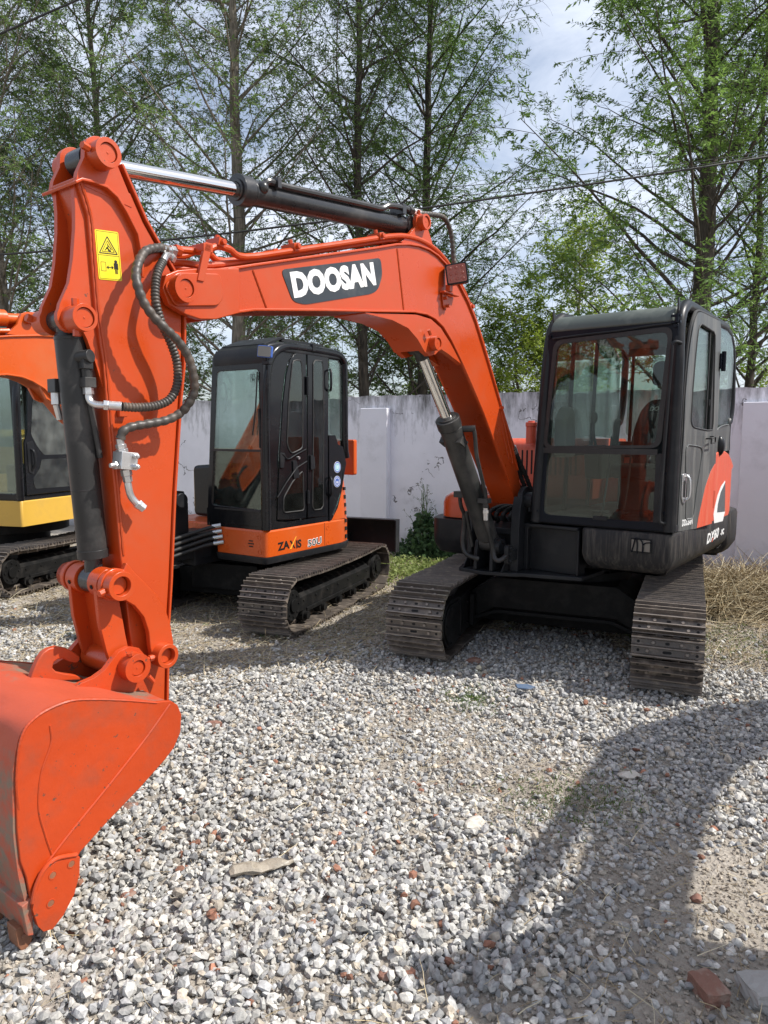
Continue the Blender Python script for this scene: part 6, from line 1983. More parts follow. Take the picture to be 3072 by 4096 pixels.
cpo.location = (-2.25, 5.12, .07); cpo.rotation_euler = (0, 0, R(20)); tag(cpo, 'black corrugated drain pipe lying on the gravel behind the bucket hook', 'pipe')
bs_ = MB(); bs_.prism([(-.06, -.02), (.02, -.03), (.07, 0), (.03, .03), (-.05, .02)], 'z', .02, .026)
bso = bs_.build('plastic_scrap', paint('blue_plastic', (.07, .11, .18), .6, dirt=(.3, .27, .22), dirt_amt=.7, dirt_scale=20), None); bso.location = (.83, 4.05, .01); bso.rotation_euler = (.2, .15, .3)
tag(bso, 'scrap of blue plastic in the gravel between the crawler tracks', 'scrap')

# ------------------------------------------------------------------ boundary wall
WA = R(27)
WP = Vector((3.87, 7.17, 0)); WD = Vector((-math.cos(WA), math.sin(WA), 0)); WN = Vector((-math.sin(WA), -math.cos(WA), 0))
def wall_M():
    # local x along the wall to the left, y out of the wall towards the yard, z up
    return Matrix(((WD.x, WN.x, 0, WP.x), (WD.y, WN.y, 0, WP.y), (0, 0, 1, 0), (0, 0, 0, 1)))
m, n, l, p = nodes_of('whitewashed_render')
tc = n.new('ShaderNodeTexCoord')
sx = n.new('ShaderNodeSeparateXYZ'); l.new(tc.outputs['Object'], sx.inputs[0])
mp = n.new('ShaderNodeMapping'); mp.inputs['Scale'].default_value = (3.4, 3.4, .8); l.new(tc.outputs['Object'], mp.inputs[0])
ns = n.new('ShaderNodeTexNoise'); ns.inputs['Scale'].default_value = 3.0; ns.inputs['Detail'].default_value = 9; ns.inputs['Roughness'].default_value = .7; l.new(mp.outputs[0], ns.inputs['Vector'])
nb = n.new('ShaderNodeTexNoise'); nb.inputs['Scale'].default_value = 1.6; nb.inputs['Detail'].default_value = 8; nb.inputs['Roughness'].default_value = .65; l.new(tc.outputs['Object'], nb.inputs['Vector'])
# black algae under the coping, damp and dirt at the foot
top = n.new('ShaderNodeMapRange'); top.inputs['From Min'].default_value = 1.25; top.inputs['From Max'].default_value = 2.0; top.inputs['To Min'].default_value = 0; top.inputs['To Max'].default_value = .36
l.new(sx.outputs['Z'], top.inputs['Value'])
a1 = n.new('ShaderNodeMath'); a1.operation = 'ADD'; l.new(top.outputs[0], a1.inputs[0]); l.new(ns.outputs['Fac'], a1.inputs[1])
c1 = n.new('ShaderNodeValToRGB'); c1.color_ramp.elements[0].position = .66; c1.color_ramp.elements[1].position = 1.04; l.new(a1.outputs[0], c1.inputs['Fac'])
bot = n.new('ShaderNodeMapRange'); bot.inputs['From Min'].default_value = .50; bot.inputs['From Max'].default_value = 0; bot.inputs['To Min'].default_value = 0; bot.inputs['To Max'].default_value = .34
l.new(sx.outputs['Z'], bot.inputs['Value'])
a2 = n.new('ShaderNodeMath'); a2.operation = 'ADD'; l.new(bot.outputs[0], a2.inputs[0]); l.new(nb.outputs['Fac'], a2.inputs[1])
c2_ = n.new('ShaderNodeValToRGB'); c2_.color_ramp.elements[0].position = .60; c2_.color_ramp.elements[1].position = .92; l.new(a2.outputs[0], c2_.inputs['Fac'])
base = n.new('ShaderNodeMix'); base.data_type = 'RGBA'; base.inputs['A'].default_value = (.86, .85, .89, 1); base.inputs['B'].default_value = (.76, .75, .79, 1)
cb3 = n.new('ShaderNodeValToRGB'); cb3.color_ramp.elements[0].position = .40; cb3.color_ramp.elements[1].position = .65; l.new(nb.outputs['Fac'], cb3.inputs['Fac']); l.new(cb3.outputs['Color'], base.inputs['Factor'])
x1 = n.new('ShaderNodeMix'); x1.data_type = 'RGBA'; x1.inputs['B'].default_value = (.13, .125, .12, 1); l.new(base.outputs['Result'], x1.inputs['A']); l.new(c1.outputs['Color'], x1.inputs['Factor'])
x2 = n.new('ShaderNodeMix'); x2.data_type = 'RGBA'; x2.inputs['B'].default_value = (.20, .185, .16, 1); l.new(x1.outputs['Result'], x2.inputs['A']); l.new(c2_.outputs['Color'], x2.inputs['Factor'])
# hairline cracks
vo = n.new('ShaderNodeTexVoronoi'); vo.feature = 'DISTANCE_TO_EDGE'; vo.inputs['Scale'].default_value = .9
dn = n.new('ShaderNodeTexNoise'); dn.inputs['Scale'].default_value = 5; dn.inputs['Detail'].default_value = 5; l.new(tc.outputs['Object'], dn.inputs['Vector'])
am = n.new('ShaderNodeVectorMath'); am.operation = 'MULTIPLY_ADD'; am.inputs[1].default_value = (.35, .35, .35); l.new(dn.outputs['Color'], am.inputs[0]); l.new(tc.outputs['Object'], am.inputs[2]); l.new(am.outputs[0], vo.inputs['Vector'])
cm = n.new('ShaderNodeMath'); cm.operation = 'LESS_THAN'; cm.inputs[1].default_value = .0035; l.new(vo.outputs['Distance'], cm.inputs[0])
cf_ = n.new('ShaderNodeMath'); cf_.operation = 'MULTIPLY'; l.new(cm.outputs[0], cf_.inputs[0])
gt = n.new('ShaderNodeMath'); gt.operation = 'GREATER_THAN'; gt.inputs[1].default_value = .53; l.new(nb.outputs['Fac'], gt.inputs[0]); l.new(gt.outputs[0], cf_.inputs[1])
x3 = n.new('ShaderNodeMix'); x3.data_type = 'RGBA'; x3.inputs['B'].default_value = (.16, .15, .15, 1); l.new(x2.outputs['Result'], x3.inputs['A']); l.new(cf_.outputs[0], x3.inputs['Factor'])
l.new(x3.outputs['Result'], p.inputs['Base Color']); p.inputs['Roughness'].default_value = .92
bw = n.new('ShaderNodeBump'); bw.inputs['Strength'].default_value = .35; bw.inputs['Distance'].default_value = .01; l.new(nb.outputs['Fac'], bw.inputs['Height']); l.new(bw.outputs['Normal'], p.inputs['Normal'])
WALL = m
PLASTER = paint('clean_white_plaster', (.80, .79, .83), .9, dirt=(.50, .49, .50), dirt_amt=.6, dirt_scale=2.4, bump=.08, bump_scale=30, var=.04)
def wall_block(mb, x0, x1, y0, y1, z0, z1, nx, nz, amp, sd_=0):
    rr = random.Random(sd_)
    vs, fs = [], []
    zt = [z1 + rr.uniform(-1, 1) * amp for _ in range(nx + 1)]
    for (yy, off) in ((y1, 0), (y0, 1)):
        for j in range(nz + 1):
            for i in range(nx + 1):
                vs.append((x0 + (x1 - x0) * i / nx, yy + (rr.uniform(-amp, amp) * .5 if 0 < j < nz else 0), z0 + (zt[i] - z0) * j / nz))
    N = (nx + 1) * (nz + 1)
    for j in range(nz):
        for i in range(nx):
            a = j * (nx + 1) + i
            fs.append((a, a + 1, a + nx + 2, a + nx + 1)); fs.append((N + a, N + a + nx + 1, N + a + nx + 2, N + a + 1))
    for i in range(nx):
        a = nz * (nx + 1) + i; fs.append((a, a + 1, N + a + 1, N + a)); fs.append((i, N + i, N + i + 1, i + 1))
    for j in range(nz):
        for i in (0, nx):
            a = j * (nx + 1) + i; b = a + nx + 1; fs.append((a, b, N + b, N + a))
    mb.add(vs, fs)
wl = MB()
wall_block(wl, -9, 16, -.20, 0, -.1, 2.0, 300, 8, .010, 4)
wo = wl.build('boundary_wall', WALL, None, smooth=40)
wo.matrix_world = wall_M()
tag(wo, 'long whitewashed boundary wall with black water stains running below its top', 'wall')
for k in range(-1, 4):
    xa = .06 + 4.38 * k
    pl = MB()
    pl.prism([(-.19, 0), (-.19, .11), (.19, .11), (.19, 0)], 'z', -.05, 1.845)
    po = pl.build('pilaster', PLASTER, wo, bevel=.008)
    po.location = (xa, 0, 0)

# ------------------------------------------------------------------ trees
def tubes_np(P, R0, R1, seg):
    """P (n,K,3) polylines, radii tapering from R0 to R1 -> vertices, quads"""
    n, Kk, _ = P.shape
    T = np.gradient(P, axis=1); T /= np.linalg.norm(T, axis=2, keepdims=True) + 1e-9
    up = np.zeros_like(T); up[..., 2] = 1; up[np.abs(T[..., 2]) > .95] = (1, 0, 0)
    s = np.cross(T, up); s /= np.linalg.norm(s, axis=2, keepdims=True) + 1e-9
    u = np.cross(s, T)
    t = np.linspace(0, 1, Kk)[None, :]
    rad = R0[:, None] * (1 - t) + R1[:, None] * t
    a = np.arange(seg) * 2 * np.pi / seg
    V_ = P[:, :, None, :] + rad[:, :, None, None] * (s[:, :, None, :] * np.cos(a)[None, None, :, None] + u[:, :, None, :] * np.sin(a)[None, None, :, None])
    idx = np.arange(n * Kk * seg).reshape(n, Kk, seg)
    A_ = idx[:, :-1, :]; B_ = np.roll(A_, -1, axis=2); C_ = np.roll(idx[:, 1:, :], -1, axis=2); D_ = idx[:, 1:, :]
    return V_.reshape(-1, 3), np.stack([A_.ravel(), B_.ravel(), C_.ravel(), D_.ravel()], 1)
def joinm(parts):
    vs, fs, o = [], [], 0
    for v, f in parts:
        vs.append(v); fs.append(f + o); o += len(v)
    return np.concatenate(vs), np.concatenate(fs)
def bark(name, col, col2):
    m, n, l, p = nodes_of(name)
    tc = n.new('ShaderNodeTexCoord'); mp = n.new('ShaderNodeMapping'); mp.inputs['Scale'].default_value = (14, 14, 2.2); l.new(tc.outputs['Object'], mp.inputs[0])
    no = n.new('ShaderNodeTexNoise'); no.inputs['Scale'].default_value = 2.2; no.inputs['Detail'].default_value = 7; l.new(mp.outputs[0], no.inputs['Vector'])
    cr = n.new('ShaderNodeValToRGB'); cr.color_ramp.elements[0].position = .35; cr.color_ramp.elements[1].position = .7
    cr.color_ramp.elements[0].color = (*col, 1); cr.color_ramp.elements[1].color = (*col2, 1); l.new(no.outputs['Fac'], cr.inputs['Fac']); l.new(cr.outputs['Color'], p.inputs['Base Color'])
    p.inputs['Roughness'].default_value = .9
    b = n.new('ShaderNodeBump'); b.inputs['Strength'].default_value = .7; b.inputs['Distance'].default_value = .02; l.new(no.outputs['Fac'], b.inputs['Height']); l.new(b.outputs['Normal'], p.inputs['Normal'])
    return m
BARK = bark('tree_bark', (.095, .080, .062), (.28, .24, .19))
BARK_DARK = bark('dark_tree_bark', (.030, .024, .018), (.10, .080, .060))
def curve_from(base, d0, length, K_, r, up=.25, wob=.10, droop=None):
    """n curved branches starting at base (n,3) with direction d0 (n,3)"""
    n_ = len(base)
    P = np.zeros((n_, K_, 3)); P[:, 0] = base
    d = d0 / (np.linalg.norm(d0, axis=1, keepdims=True) + 1e-9)
    step = (length / (K_ - 1))[:, None]
    for k in range(1, K_):
        d = d + r.normal(scale=wob, size=d.shape); d[:, 2] += up / K_
        if droop is not None: d[:, 2] -= droop * (k / K_)
        d /= np.linalg.norm(d, axis=1, keepdims=True)
        P[:, k] = P[:, k - 1] + d * step
    return P
def along(P, t):
    """points and tangents at fraction t (n,) of each polyline P (n,K,3)"""
    n_, K_, _ = P.shape
    f = t * (K_ - 1); i = np.minimum(f.astype(int), K_ - 2); w = (f - i)[:, None]
    a = P[np.arange(n_), i]; b = P[np.arange(n_), i + 1]
    return a * (1 - w) + b * w, (b - a)
def tree(name, label, x, y, h, r0, nprim, nsec, ntw, nleaf, reach, seed, z_first=1.2, leaf=.045, lw=.30, rise=.9, green=((.09, .17, .035), (.15, .26, .055)), bark_m=None, group=None, droop=.25, lean=(0, 0), cat='tree', dens=1.0, sec_len=.36, tw_len=.30, decline=.55):
    r = np.random.default_rng(seed)
    # trunk
    Kt = 26
    zz = np.linspace(-.1, h, Kt)
    tx = np.cumsum(r.normal(scale=.018, size=Kt)) + lean[0] * zz; ty = np.cumsum(r.normal(scale=.018, size=Kt)) + lean[1] * zz
    tx -= tx[3]; ty -= ty[3]
    TP = np.stack([tx, ty, zz], 1)[None]
    parts = []
    tv, tf = tubes_np(TP, np.array([r0]), np.array([r0 * .12]), 12)
    parts.append((tv, tf))
    # primaries
    tz = z_first + (h - z_first) * (np.arange(nprim) + r.uniform(0, .9, nprim)) / nprim
    ft = np.clip((tz + .1) / (h + .1), 0, .999)
    b, _ = along(np.repeat(TP, nprim, 0), ft)
    az = np.arange(nprim) * 2.4 + r.normal(scale=.5, size=nprim)
    rel = (tz - z_first) / (h - z_first)
    L1 = reach * (1 - decline * rel ** 1.3) * r.uniform(.65, 1.15, nprim)
    el = rise * r.uniform(.55, 1.15, nprim)
    d = np.stack([np.cos(az), np.sin(az), np.tan(el)], 1)
    P1 = curve_from(b, d, L1, 9, r, up=.18, wob=.07)
    trad = r0 * (1 - .88 * ft)
    parts.append(tubes_np(P1, np.minimum(trad * .42, .004 + .0080 * L1), np.full(nprim, .004), 6))
    # secondaries
    k1 = np.repeat(np.arange(nprim), nsec)
    t1 = np.tile((np.arange(nsec) + .5) / nsec, nprim) * .86 + .12 + r.uniform(-.04, .04, nprim * nsec); t1 = np.clip(t1, .05, .99)
    b2, tg = along(P1[k1], t1)
    tg /= np.linalg.norm(tg, axis=1, keepdims=True)
    rv = r.normal(size=tg.shape); rv[:, 2] *= .45
    rv -= tg * (rv * tg).sum(1, keepdims=True); rv /= np.linalg.norm(rv, axis=1, keepdims=True)
    d2 = tg * .75 + rv * .8
    L2 = L1[k1] * sec_len * (1.15 - .75 * t1) * r.uniform(.6, 1.4, len(k1)) + .10
    P2 = curve_from(b2, d2, L2, 6, r, up=.05, wob=.12, droop=droop * .3)
    parts.append(tubes_np(P2, .0018 + .0034 * L2, np.full(len(k1), .0018), 4))
    # twigs
    k2 = np.repeat(np.arange(len(k1)), ntw)
    t2 = np.tile((np.arange(ntw) + .6) / ntw, len(k1)) * .9 + .1 + r.uniform(-.05, .05, len(k2)); t2 = np.clip(t2, .05, .995)
    b3, tg = along(P2[k2], t2)
    tg /= np.linalg.norm(tg, axis=1, keepdims=True)
    rv = r.normal(size=tg.shape); rv -= tg * (rv * tg).sum(1, keepdims=True); rv /= np.linalg.norm(rv, axis=1, keepdims=True)
    d3 = tg * .6 + rv * .7
    L3 = tw_len * r.uniform(.4, 1.3, len(k2))
    P3 = curve_from(b3, d3, L3, 4, r, up=0, wob=.12, droop=droop)
    parts.append(tubes_np(P3, np.full(len(k2), .0024), np.full(len(k2), .0012), 3))
    # leaves along twigs: long narrow kite shapes hanging off both sides
    clump = r.random(len(k2)) < np.clip(.15 + 1.25 * fbm(b3[:, 0] + 13, b3[:, 2] + b3[:, 1] * .7, 1.1, seed, 3), 0, 1) * dens
    kk = np.where(clump)[0]
    k3 = np.repeat(kk, nleaf)
    t3 = np.tile((np.arange(nleaf) + .5) / nleaf, len(kk)) * .95 + .05
    b4, tg = along(P3[k3], np.clip(t3, 0, .999))
    tg /= np.linalg.norm(tg, axis=1, keepdims=True) + 1e-9
    sidev = np.cross(tg, np.array([0, 0, 1.0])); sidev /= np.linalg.norm(sidev, axis=1, keepdims=True) + 1e-9
    sg = np.where(np.arange(len(k3)) % 2 == 0, 1, -1)[:, None]
    ld = tg * .65 + sidev * sg * .8 + r.normal(scale=.32, size=tg.shape); ld[:, 2] -= .18
    ld /= np.linalg.norm(ld, axis=1, keepdims=True)
    wv = np.cross(ld, r.normal(size=ld.shape) * .6 + np.array([0, 0, 1.0])); wv /= np.linalg.norm(wv, axis=1, keepdims=True) + 1e-9
    ll_ = leaf * r.uniform(.6, 1.35, len(k3))[:, None]
    w_ = ll_ * lw
    nv = np.cross(ld, wv)
    v0 = b4; v1 = b4 + ld * ll_ * .45 + wv * w_ * .5 + nv * w_ * .12; v2 = b4 + ld * ll_; v3 = b4 + ld * ll_ * .45 - wv * w_ * .5 + nv * w_ * .12
    LV = np.stack([v0, v1, v2, v3], 1).reshape(-1, 3)
    LF = np.arange(len(LV)).reshape(-1, 4)
    g0, g1_ = np.array(green[0]), np.array(green[1])
    mixv = np.clip(fbm(b4[:, 0] * 1.0 + 5, b4[:, 2] + b4[:, 1], 1.3, seed + 5, 2) * 1.2 - .1 + r.normal(scale=.18, size=len(k3)), 0, 1)[:, None]
    lc = (g0 * (1 - mixv) + g1_ * mixv) * r.uniform(.75, 1.25, (len(k3), 1))
    root = empty(name, (x, y, 0))
    tag(root, label, cat, group)
    tv, tf = joinm(parts)
    o1 = np_mesh('trunk', tv, tf, bark_m or BARK, smooth=True); o1.parent = root
    o2 = np_mesh('crown', LV, LF, LEAF_MAT, col=np.repeat(lc, 4, axis=0)); o2.parent = root
    print(name, 'leaves', len(LF), 'wood', len(tf))
    return root
G_MET = ((.085, .150, .045), (.195, .290, .085))
G_MET2 = ((.090, .165, .040), (.215, .340, .075))
TG = 'row of tall feathery trees behind the wall'
tree('feathery_tree', 'tall feathery tree with a stout dark trunk rising behind the big machine\'s cab', 4.85, 11.33, 13.5, .185, 88, 13, 9, 16, 4.0, 101, z_first=1.6, leaf=.074, green=G_MET2, bark_m=BARK_DARK, group=TG, rise=.80)
tree('feathery_tree', 'tall feathery tree with straight grey trunk behind the chrome rod of the top cylinder', -2.44, 12.0, 12.5, .150, 84, 11, 8, 13, 3.1, 102, z_first=1.6, leaf=.064, green=G_MET, group=TG, rise=.80, dens=1.0)
tree('feathery_tree', 'slim dark-trunked feathery tree rising behind the name plate on the boom', -.35, 12.5, 12.5, .11, 72, 10, 8, 12, 2.8, 103, z_first=1.6, leaf=.062, green=G_MET, bark_m=BARK_DARK, group=TG, rise=.95, dens=.9)
tree('feathery_tree', 'dense feathery tree standing behind the top of the boom bend', .75, 14.0, 13.5, .12, 84, 12, 8, 15, 3.2, 104, z_first=1.4, leaf=.066, green=G_MET2, bark_m=BARK_DARK, group=TG, rise=.9)
tree('feathery_tree', 'feathery tree whose trunk rises just above the tip of the orange stick', -5.26, 13.5, 12.5, .105, 84, 12, 8, 14, 3.3, 105, z_first=1.4, leaf=.066, green=G_MET, group=TG, rise=.95)
tree('feathery_tree', 'feathery tree cut off by the left edge of the yard view', -6.3, 12.0, 12.5, .12, 80, 12, 8, 14, 3.2, 106, z_first=1.4, leaf=.066, green=G_MET, group=TG, rise=.9)
tree('feathery_tree', 'thin feathery tree at the far right beyond the stout-trunked one', 6.1, 12.0, 10.0, .085, 60, 10, 7, 10, 2.6, 107, z_first=1.0, leaf=.050, green=G_MET2, bark_m=BARK_DARK, group=TG, rise=.8)
G_BR = ((.19, .29, .035), (.38, .47, .07))
BG = 'low leafy trees just above the wall'
for i, (lb_, x, y, h, rc_, n_) in enumerate((
        ('bright yellow-green round-topped tree between the boom and the big cab', 4.0, 14.8, 5.6, 1.5, 30),
        ('bright green bushy tree low behind the wall at the foot of the boom', 2.6, 14.5, 3.9, 1.3, 24),
        ('green bushy tree above the wall at the far right edge', 8.3, 14.0, 5.2, 1.9, 32),
        ('olive green bushy tree seen under the boom, right of the small black cab', .6, 15.5, 4.3, 1.7, 30),
        ('olive green bushy tree seen under the boom above the small black cab', -2.0, 16.0, 4.6, 1.9, 30),
        ('dark bushy tree low behind the stick', -5.2, 16.0, 4.4, 2.0, 30),
        ('shaded bushy tree behind the left edge machine', -8.5, 15.5, 5.0, 2.2, 30))):
    tree('bushy_tree', lb_, x, y, h, .07, n_, 10, 8, 9, rc_, 200 + i, z_first=.8, leaf=.075, lw=.50, rise=.75, green=G_BR if i in (0, 1, 2) else ((.08, .14, .03), (.17, .25, .05)), group=BG, droop=.12, decline=.35)
# far wooded ridge
hp_ = []
rr = np.random.default_rng(77)
hx = np.linspace(-90, 110, 120)
hz = 2.0 + 2.6 * fbm(hx + 300, hx * 0 + 3, .035, 8, 4) + 1.4 * fbm(hx + 100, hx * 0, .3, 9, 3)
V_, F_ = [], []
for j, (yy, k) in enumerate(((70, 0), (74, .75), (82, 1.0), (100, 1.05))):
    for i in range(len(hx)): V_.append((hx[i], yy + 2 * math.sin(i), hz[i] * k + (rr.uniform(-.25, .25) if k else 0)))
for j in range(3):
    for i in range(len(hx) - 1):
        a = j * len(hx) + i; F_.append((a, a + 1, a + len(hx) + 1, a + len(hx)))
hm, hn, hl_, hpb = nodes_of('far_woods')
t_ = hn.new('ShaderNodeTexNoise'); t_.inputs['Scale'].default_value = .9; t_.inputs['Detail'].default_value = 8
tcc = hn.new('ShaderNodeTexCoord'); hl_.new(tcc.outputs['Object'], t_.inputs['Vector'])
c_ = hn.new('ShaderNodeValToRGB'); c_.color_ramp.elements[0].position = .38; c_.color_ramp.elements[0].color = (.045, .070, .050, 1); c_.color_ramp.elements[1].position = .68; c_.color_ramp.elements[1].color = (.12, .16, .09, 1)
hl_.new(t_.outputs['Fac'], c_.inputs['Fac']); hl_.new(c_.outputs['Color'], hpb.inputs['Base Color']); hpb.inputs['Roughness'].default_value = 1
ho = np_mesh('hills', np.array(V_), np.array(F_), hm, smooth=False); tag(ho, kind='structure')

# ------------------------------------------------------------------ overhead cables
def cable(pts, r_, label):
    mb = MB(); mb.tube(smooth_path(pts, 12), r_, seg=6)
    o = mb.build('overhead_cable', RUBBER, None); tag(o, label, 'cable', 'overhead cables')
cable([(9.5, 9, 5.75), (6.5, 9, 5.19), (4.644, 9, 4.872), (2.644, 9, 4.566), (.567, 9, 4.269), (-.789, 9, 4.09), (-2.775, 9, 3.86), (-4.713, 9, 3.69), (-8, 9, 3.47)], .013, 'thick black cable sagging across the trees from edge to edge')
cable([(9.5, 9, 5.85), (6.5, 9, 5.22), (4.643, 9, 4.90), (2.644, 9, 4.60), (.566, 9, 4.361), (-.9, 9, 4.22), (-3, 9, 4.05), (-8, 9, 3.8)], .0045, 'thin upper wire running just above the thick black cable')
cable([(9.5, 9.1, 5.80), (4.65, 9.1, 4.97), (2.6, 9.1, 4.71), (.6, 9.1, 4.52), (-1.5, 9.1, 4.38), (-8, 9.1, 4.2)], .004, 'faintest topmost wire above the cables at the right')
cable([(-8, 9, 4.85), (-4.565, 9, 6.237), (-3.612, 9, 6.622), (-1.5, 9, 7.45), (2, 9, 8.7)], .012, 'black cable crossing the upper left corner of the sky')
js = MB(); js.cyl((-.95, 9, 4.245), (-1.12, 9, 4.228), .025, seg=10); jo = js.build('cable_joint', RUBBER, None); tag(jo, 'short black splice box on the thin wire between the trees', 'cable joint')

# ------------------------------------------------------------------ dry stalks, straw heap and weeds
def strands(name, n_, xf, yf, zf, len_, r_, cols, flat=.25, seed=0, curl=.18, keep=None, lift=0):
    r = np.random.default_rng(seed)
    x, y = xf(r, n_), yf(r, n_)
    if keep is not None:
        k = keep(x, y, r); x, y = x[k], y[k]
    n_ = len(x)
    z = ground_z(x, y) + zf(r, x, y)
    az = r.uniform(0, 2 * np.pi, n_); el = r.normal(0, flat, n_)
    d = np.stack([np.cos(az) * np.cos(el), np.sin(az) * np.cos(el), np.abs(np.sin(el))], 1)
    P = curve_from(np.stack([x, y, z], 1), d, len_(r, n_), 4, r, up=-.1, wob=curl)
    P[:, :, 2] = np.maximum(P[:, :, 2], ground_z(P[:, :, 0], P[:, :, 1]) + .003)
    v, f = tubes_np(P, r_ * r.uniform(.5, 1.3, n_), r_ * .5 * np.ones(n_), 3)
    c = np.array(cols)[r.integers(0, len(cols), n_)] * r.uniform(.7, 1.2, (n_, 1))
    o = np_mesh(name, v, f, STRAW_MAT, col=np.repeat(c, 12, axis=0))
    tag(o, kind='stuff')
    return o
STR = [(.55, .46, .30), (.46, .37, .22), (.36, .28, .17), (.62, .55, .38), (.30, .23, .14)]
def dirt_zone(x, y, r):
    return ((y > band_y(x) - .25 * r.random(len(x))) | ((x > 1.7) & (y > 4.4))) & inview(x, y, .2)
def behind_ok(x, y):
    return (x - 3.87) * WN.x + (y - 7.17) * WN.y > .03
strands('dry_stalks', 26000, lambda r, n: r.uniform(-4.6, 4.6, n), lambda r, n: r.uniform(3.9, 9.6, n), lambda r, x, y: r.uniform(0, .018, len(x)),
        lambda r, n: r.uniform(.03, .20, n), .0022, STR, flat=.20, seed=61, keep=lambda x, y, r: dirt_zone(x, y, r) & behind_ok(x, y))
strands('dry_stalks', 5200, lambda r, n: r.uniform(-2.2, 3, n), lambda r, n: r.uniform(1.2, 4.6, n), lambda r, x, y: r.uniform(.01, .028, len(x)),
        lambda r, n: r.uniform(.02, .13, n), .0014, STR, flat=.22, seed=62, keep=lambda x, y, r: (patch(x, y) * 1.3 + .12 > r.random(len(x))) & inview(x, y))
# straw heap against the wall, right of the big tracks
def heap_h(x, y):
    return .19 * np.exp(-(((x - 3.35) / .95) ** 2 + ((y - 6.42 - .05 * (x - 3.3)) / .42) ** 2)) + .10 * np.exp(-(((x - 2.55) / .3) ** 2 + ((y - 6.5) / .3) ** 2))
hxs, hys = np.meshgrid(np.linspace(2.0, 4.8, 50), np.linspace(5.5, 7.3, 36))
hzz = ground_z(hxs, hys) + heap_h(hxs, hys) - .02 + .02 * fbm(hxs, hys, 9, 5, 3)
ii_ = np.arange(hxs.size).reshape(hxs.shape)
ok = behind_ok(hxs, hys)
qf = np.stack([ii_[:-1, :-1].ravel(), ii_[:-1, 1:].ravel(), ii_[1:, 1:].ravel(), ii_[1:, :-1].ravel()], 1)
qf = qf[ok.ravel()[qf].all(1)]
hcol = np.tile(np.array([[.09, .075, .05]]), (hxs.size, 1))
tag(np_mesh('straw_heap', np.stack([hxs.ravel(), hys.ravel(), hzz.ravel()], 1), qf, STRAW_MAT, col=hcol, smooth=True), kind='stuff')
strands('straw_heap', 6500, lambda r, n: np.clip(r.normal(3.35, .72, n), 2.1, 4.9), lambda r, n: np.clip(r.normal(6.35, .33, n), 5.4, 7.3), lambda r, x, y: heap_h(x, y) * r.uniform(.5, 1.1, len(x)) + .01,
        lambda r, n: r.uniform(.12, .50, n), .0034, STR, flat=.34, seed=63, curl=.14, keep=lambda x, y, r: behind_ok(x, y))
# green ground cover in front of the wall and low grass in the dirt
def leaves_patch(name, n_, xf, yf, zmax, size, green, seed, keep=None, lw=.5, up=.5, label=None):
    r = np.random.default_rng(seed)
    x, y = xf(r, n_), yf(r, n_)
    if keep is not None:
        k = keep(x, y, r); x, y = x[k], y[k]
    n_ = len(x)
    z = ground_z(x, y) + r.uniform(0, 1, n_) ** 1.3 * (zmax(x, y) if callable(zmax) else zmax)
    d = r.normal(size=(n_, 3)); d[:, 2] = np.abs(d[:, 2]) * up; d /= np.linalg.norm(d, axis=1, keepdims=True)
    w = np.cross(d, r.normal(size=(n_, 3))); w /= np.linalg.norm(w, axis=1, keepdims=True)
    s = size * r.uniform(.5, 1.4, n_)[:, None]
    b = np.stack([x, y, z], 1); nv = np.cross(d, w)
    V_ = np.stack([b, b + d * s * .5 + w * s * lw * .5 + nv * s * .08, b + d * s, b + d * s * .5 - w * s * lw * .5 + nv * s * .08], 1).reshape(-1, 3)
    c = np.array(green[0]) + (np.array(green[1]) - np.array(green[0])) * r.random((n_, 1))
    o = np_mesh(name, V_, np.arange(len(V_)).reshape(-1, 4), LEAF_MAT, col=np.repeat(c, 4, axis=0))
    if label is None: tag(o, kind='stuff')
    return o
GW = ((.07, .13, .03), (.16, .24, .06)); GL = ((.15, .20, .05), (.30, .35, .12)); GD = ((.022, .045, .020), (.06, .10, .04))
def wall_dist(x, y): return (x - 3.87) * WN.x + (y - 7.17) * WN.y
leaves_patch('ground_cover', 9000, lambda r, n: r.uniform(-3, 5, n), lambda r, n: r.uniform(5.8, 10.6, n), .12, .040, GD, 71, keep=lambda x, y, r: (wall_dist(x, y) > .03) & (wall_dist(x, y) < .45) & (fbm(x, y, 1.2, 17, 2) + r.normal(scale=.1, size=len(x)) > .42))
leaves_patch('ground_cover', 3000, lambda r, n: r.normal(.35, .35, n), lambda r, n: r.normal(7.75, .38, n), .09, .045, GL, 72, keep=lambda x, y, r: wall_dist(x, y) > .1)
leaves_patch('ground_cover', 1200, lambda r, n: r.normal(.95, .25, n), lambda r, n: r.normal(7.0, .5, n), .07, .040, GL, 73, keep=lambda x, y, r: wall_dist(x, y) > .1)
leaves_patch('grass_tufts', 9000, lambda r, n: r.uniform(-3, 4.5, n), lambda r, n: r.uniform(4.2, 8.5, n), .035, .030, GW, 74, lw=.14, up=1.6, keep=lambda x, y, r: dirt_zone(x, y, r) & (wall_dist(x, y) > .05) & (fbm(x, y, 2.2, 27, 3) > .56))
leaves_patch('grass_tufts', 5500, lambda r, n: r.uniform(1.8, 4, n), lambda r, n: r.uniform(4.6, 6.1, n), .035, .030, ((.13, .18, .05), (.24, .28, .10)), 76, lw=.14, up=1.6, keep=lambda x, y, r: dirt_zone(x, y, r) & (fbm(x, y, 2.2, 29, 3) > .46))
leaves_patch('grass_tufts', 1800, lambda r, n: np.concatenate([r.normal(.78, .16, n // 2), r.normal(.50, .08, n - n // 2)]), lambda r, n: np.concatenate([r.normal(2.80, .12, n // 2), r.normal(3.95, .10, n - n // 2)]), .025, .020, GW, 75, lw=.2, up=1.4)
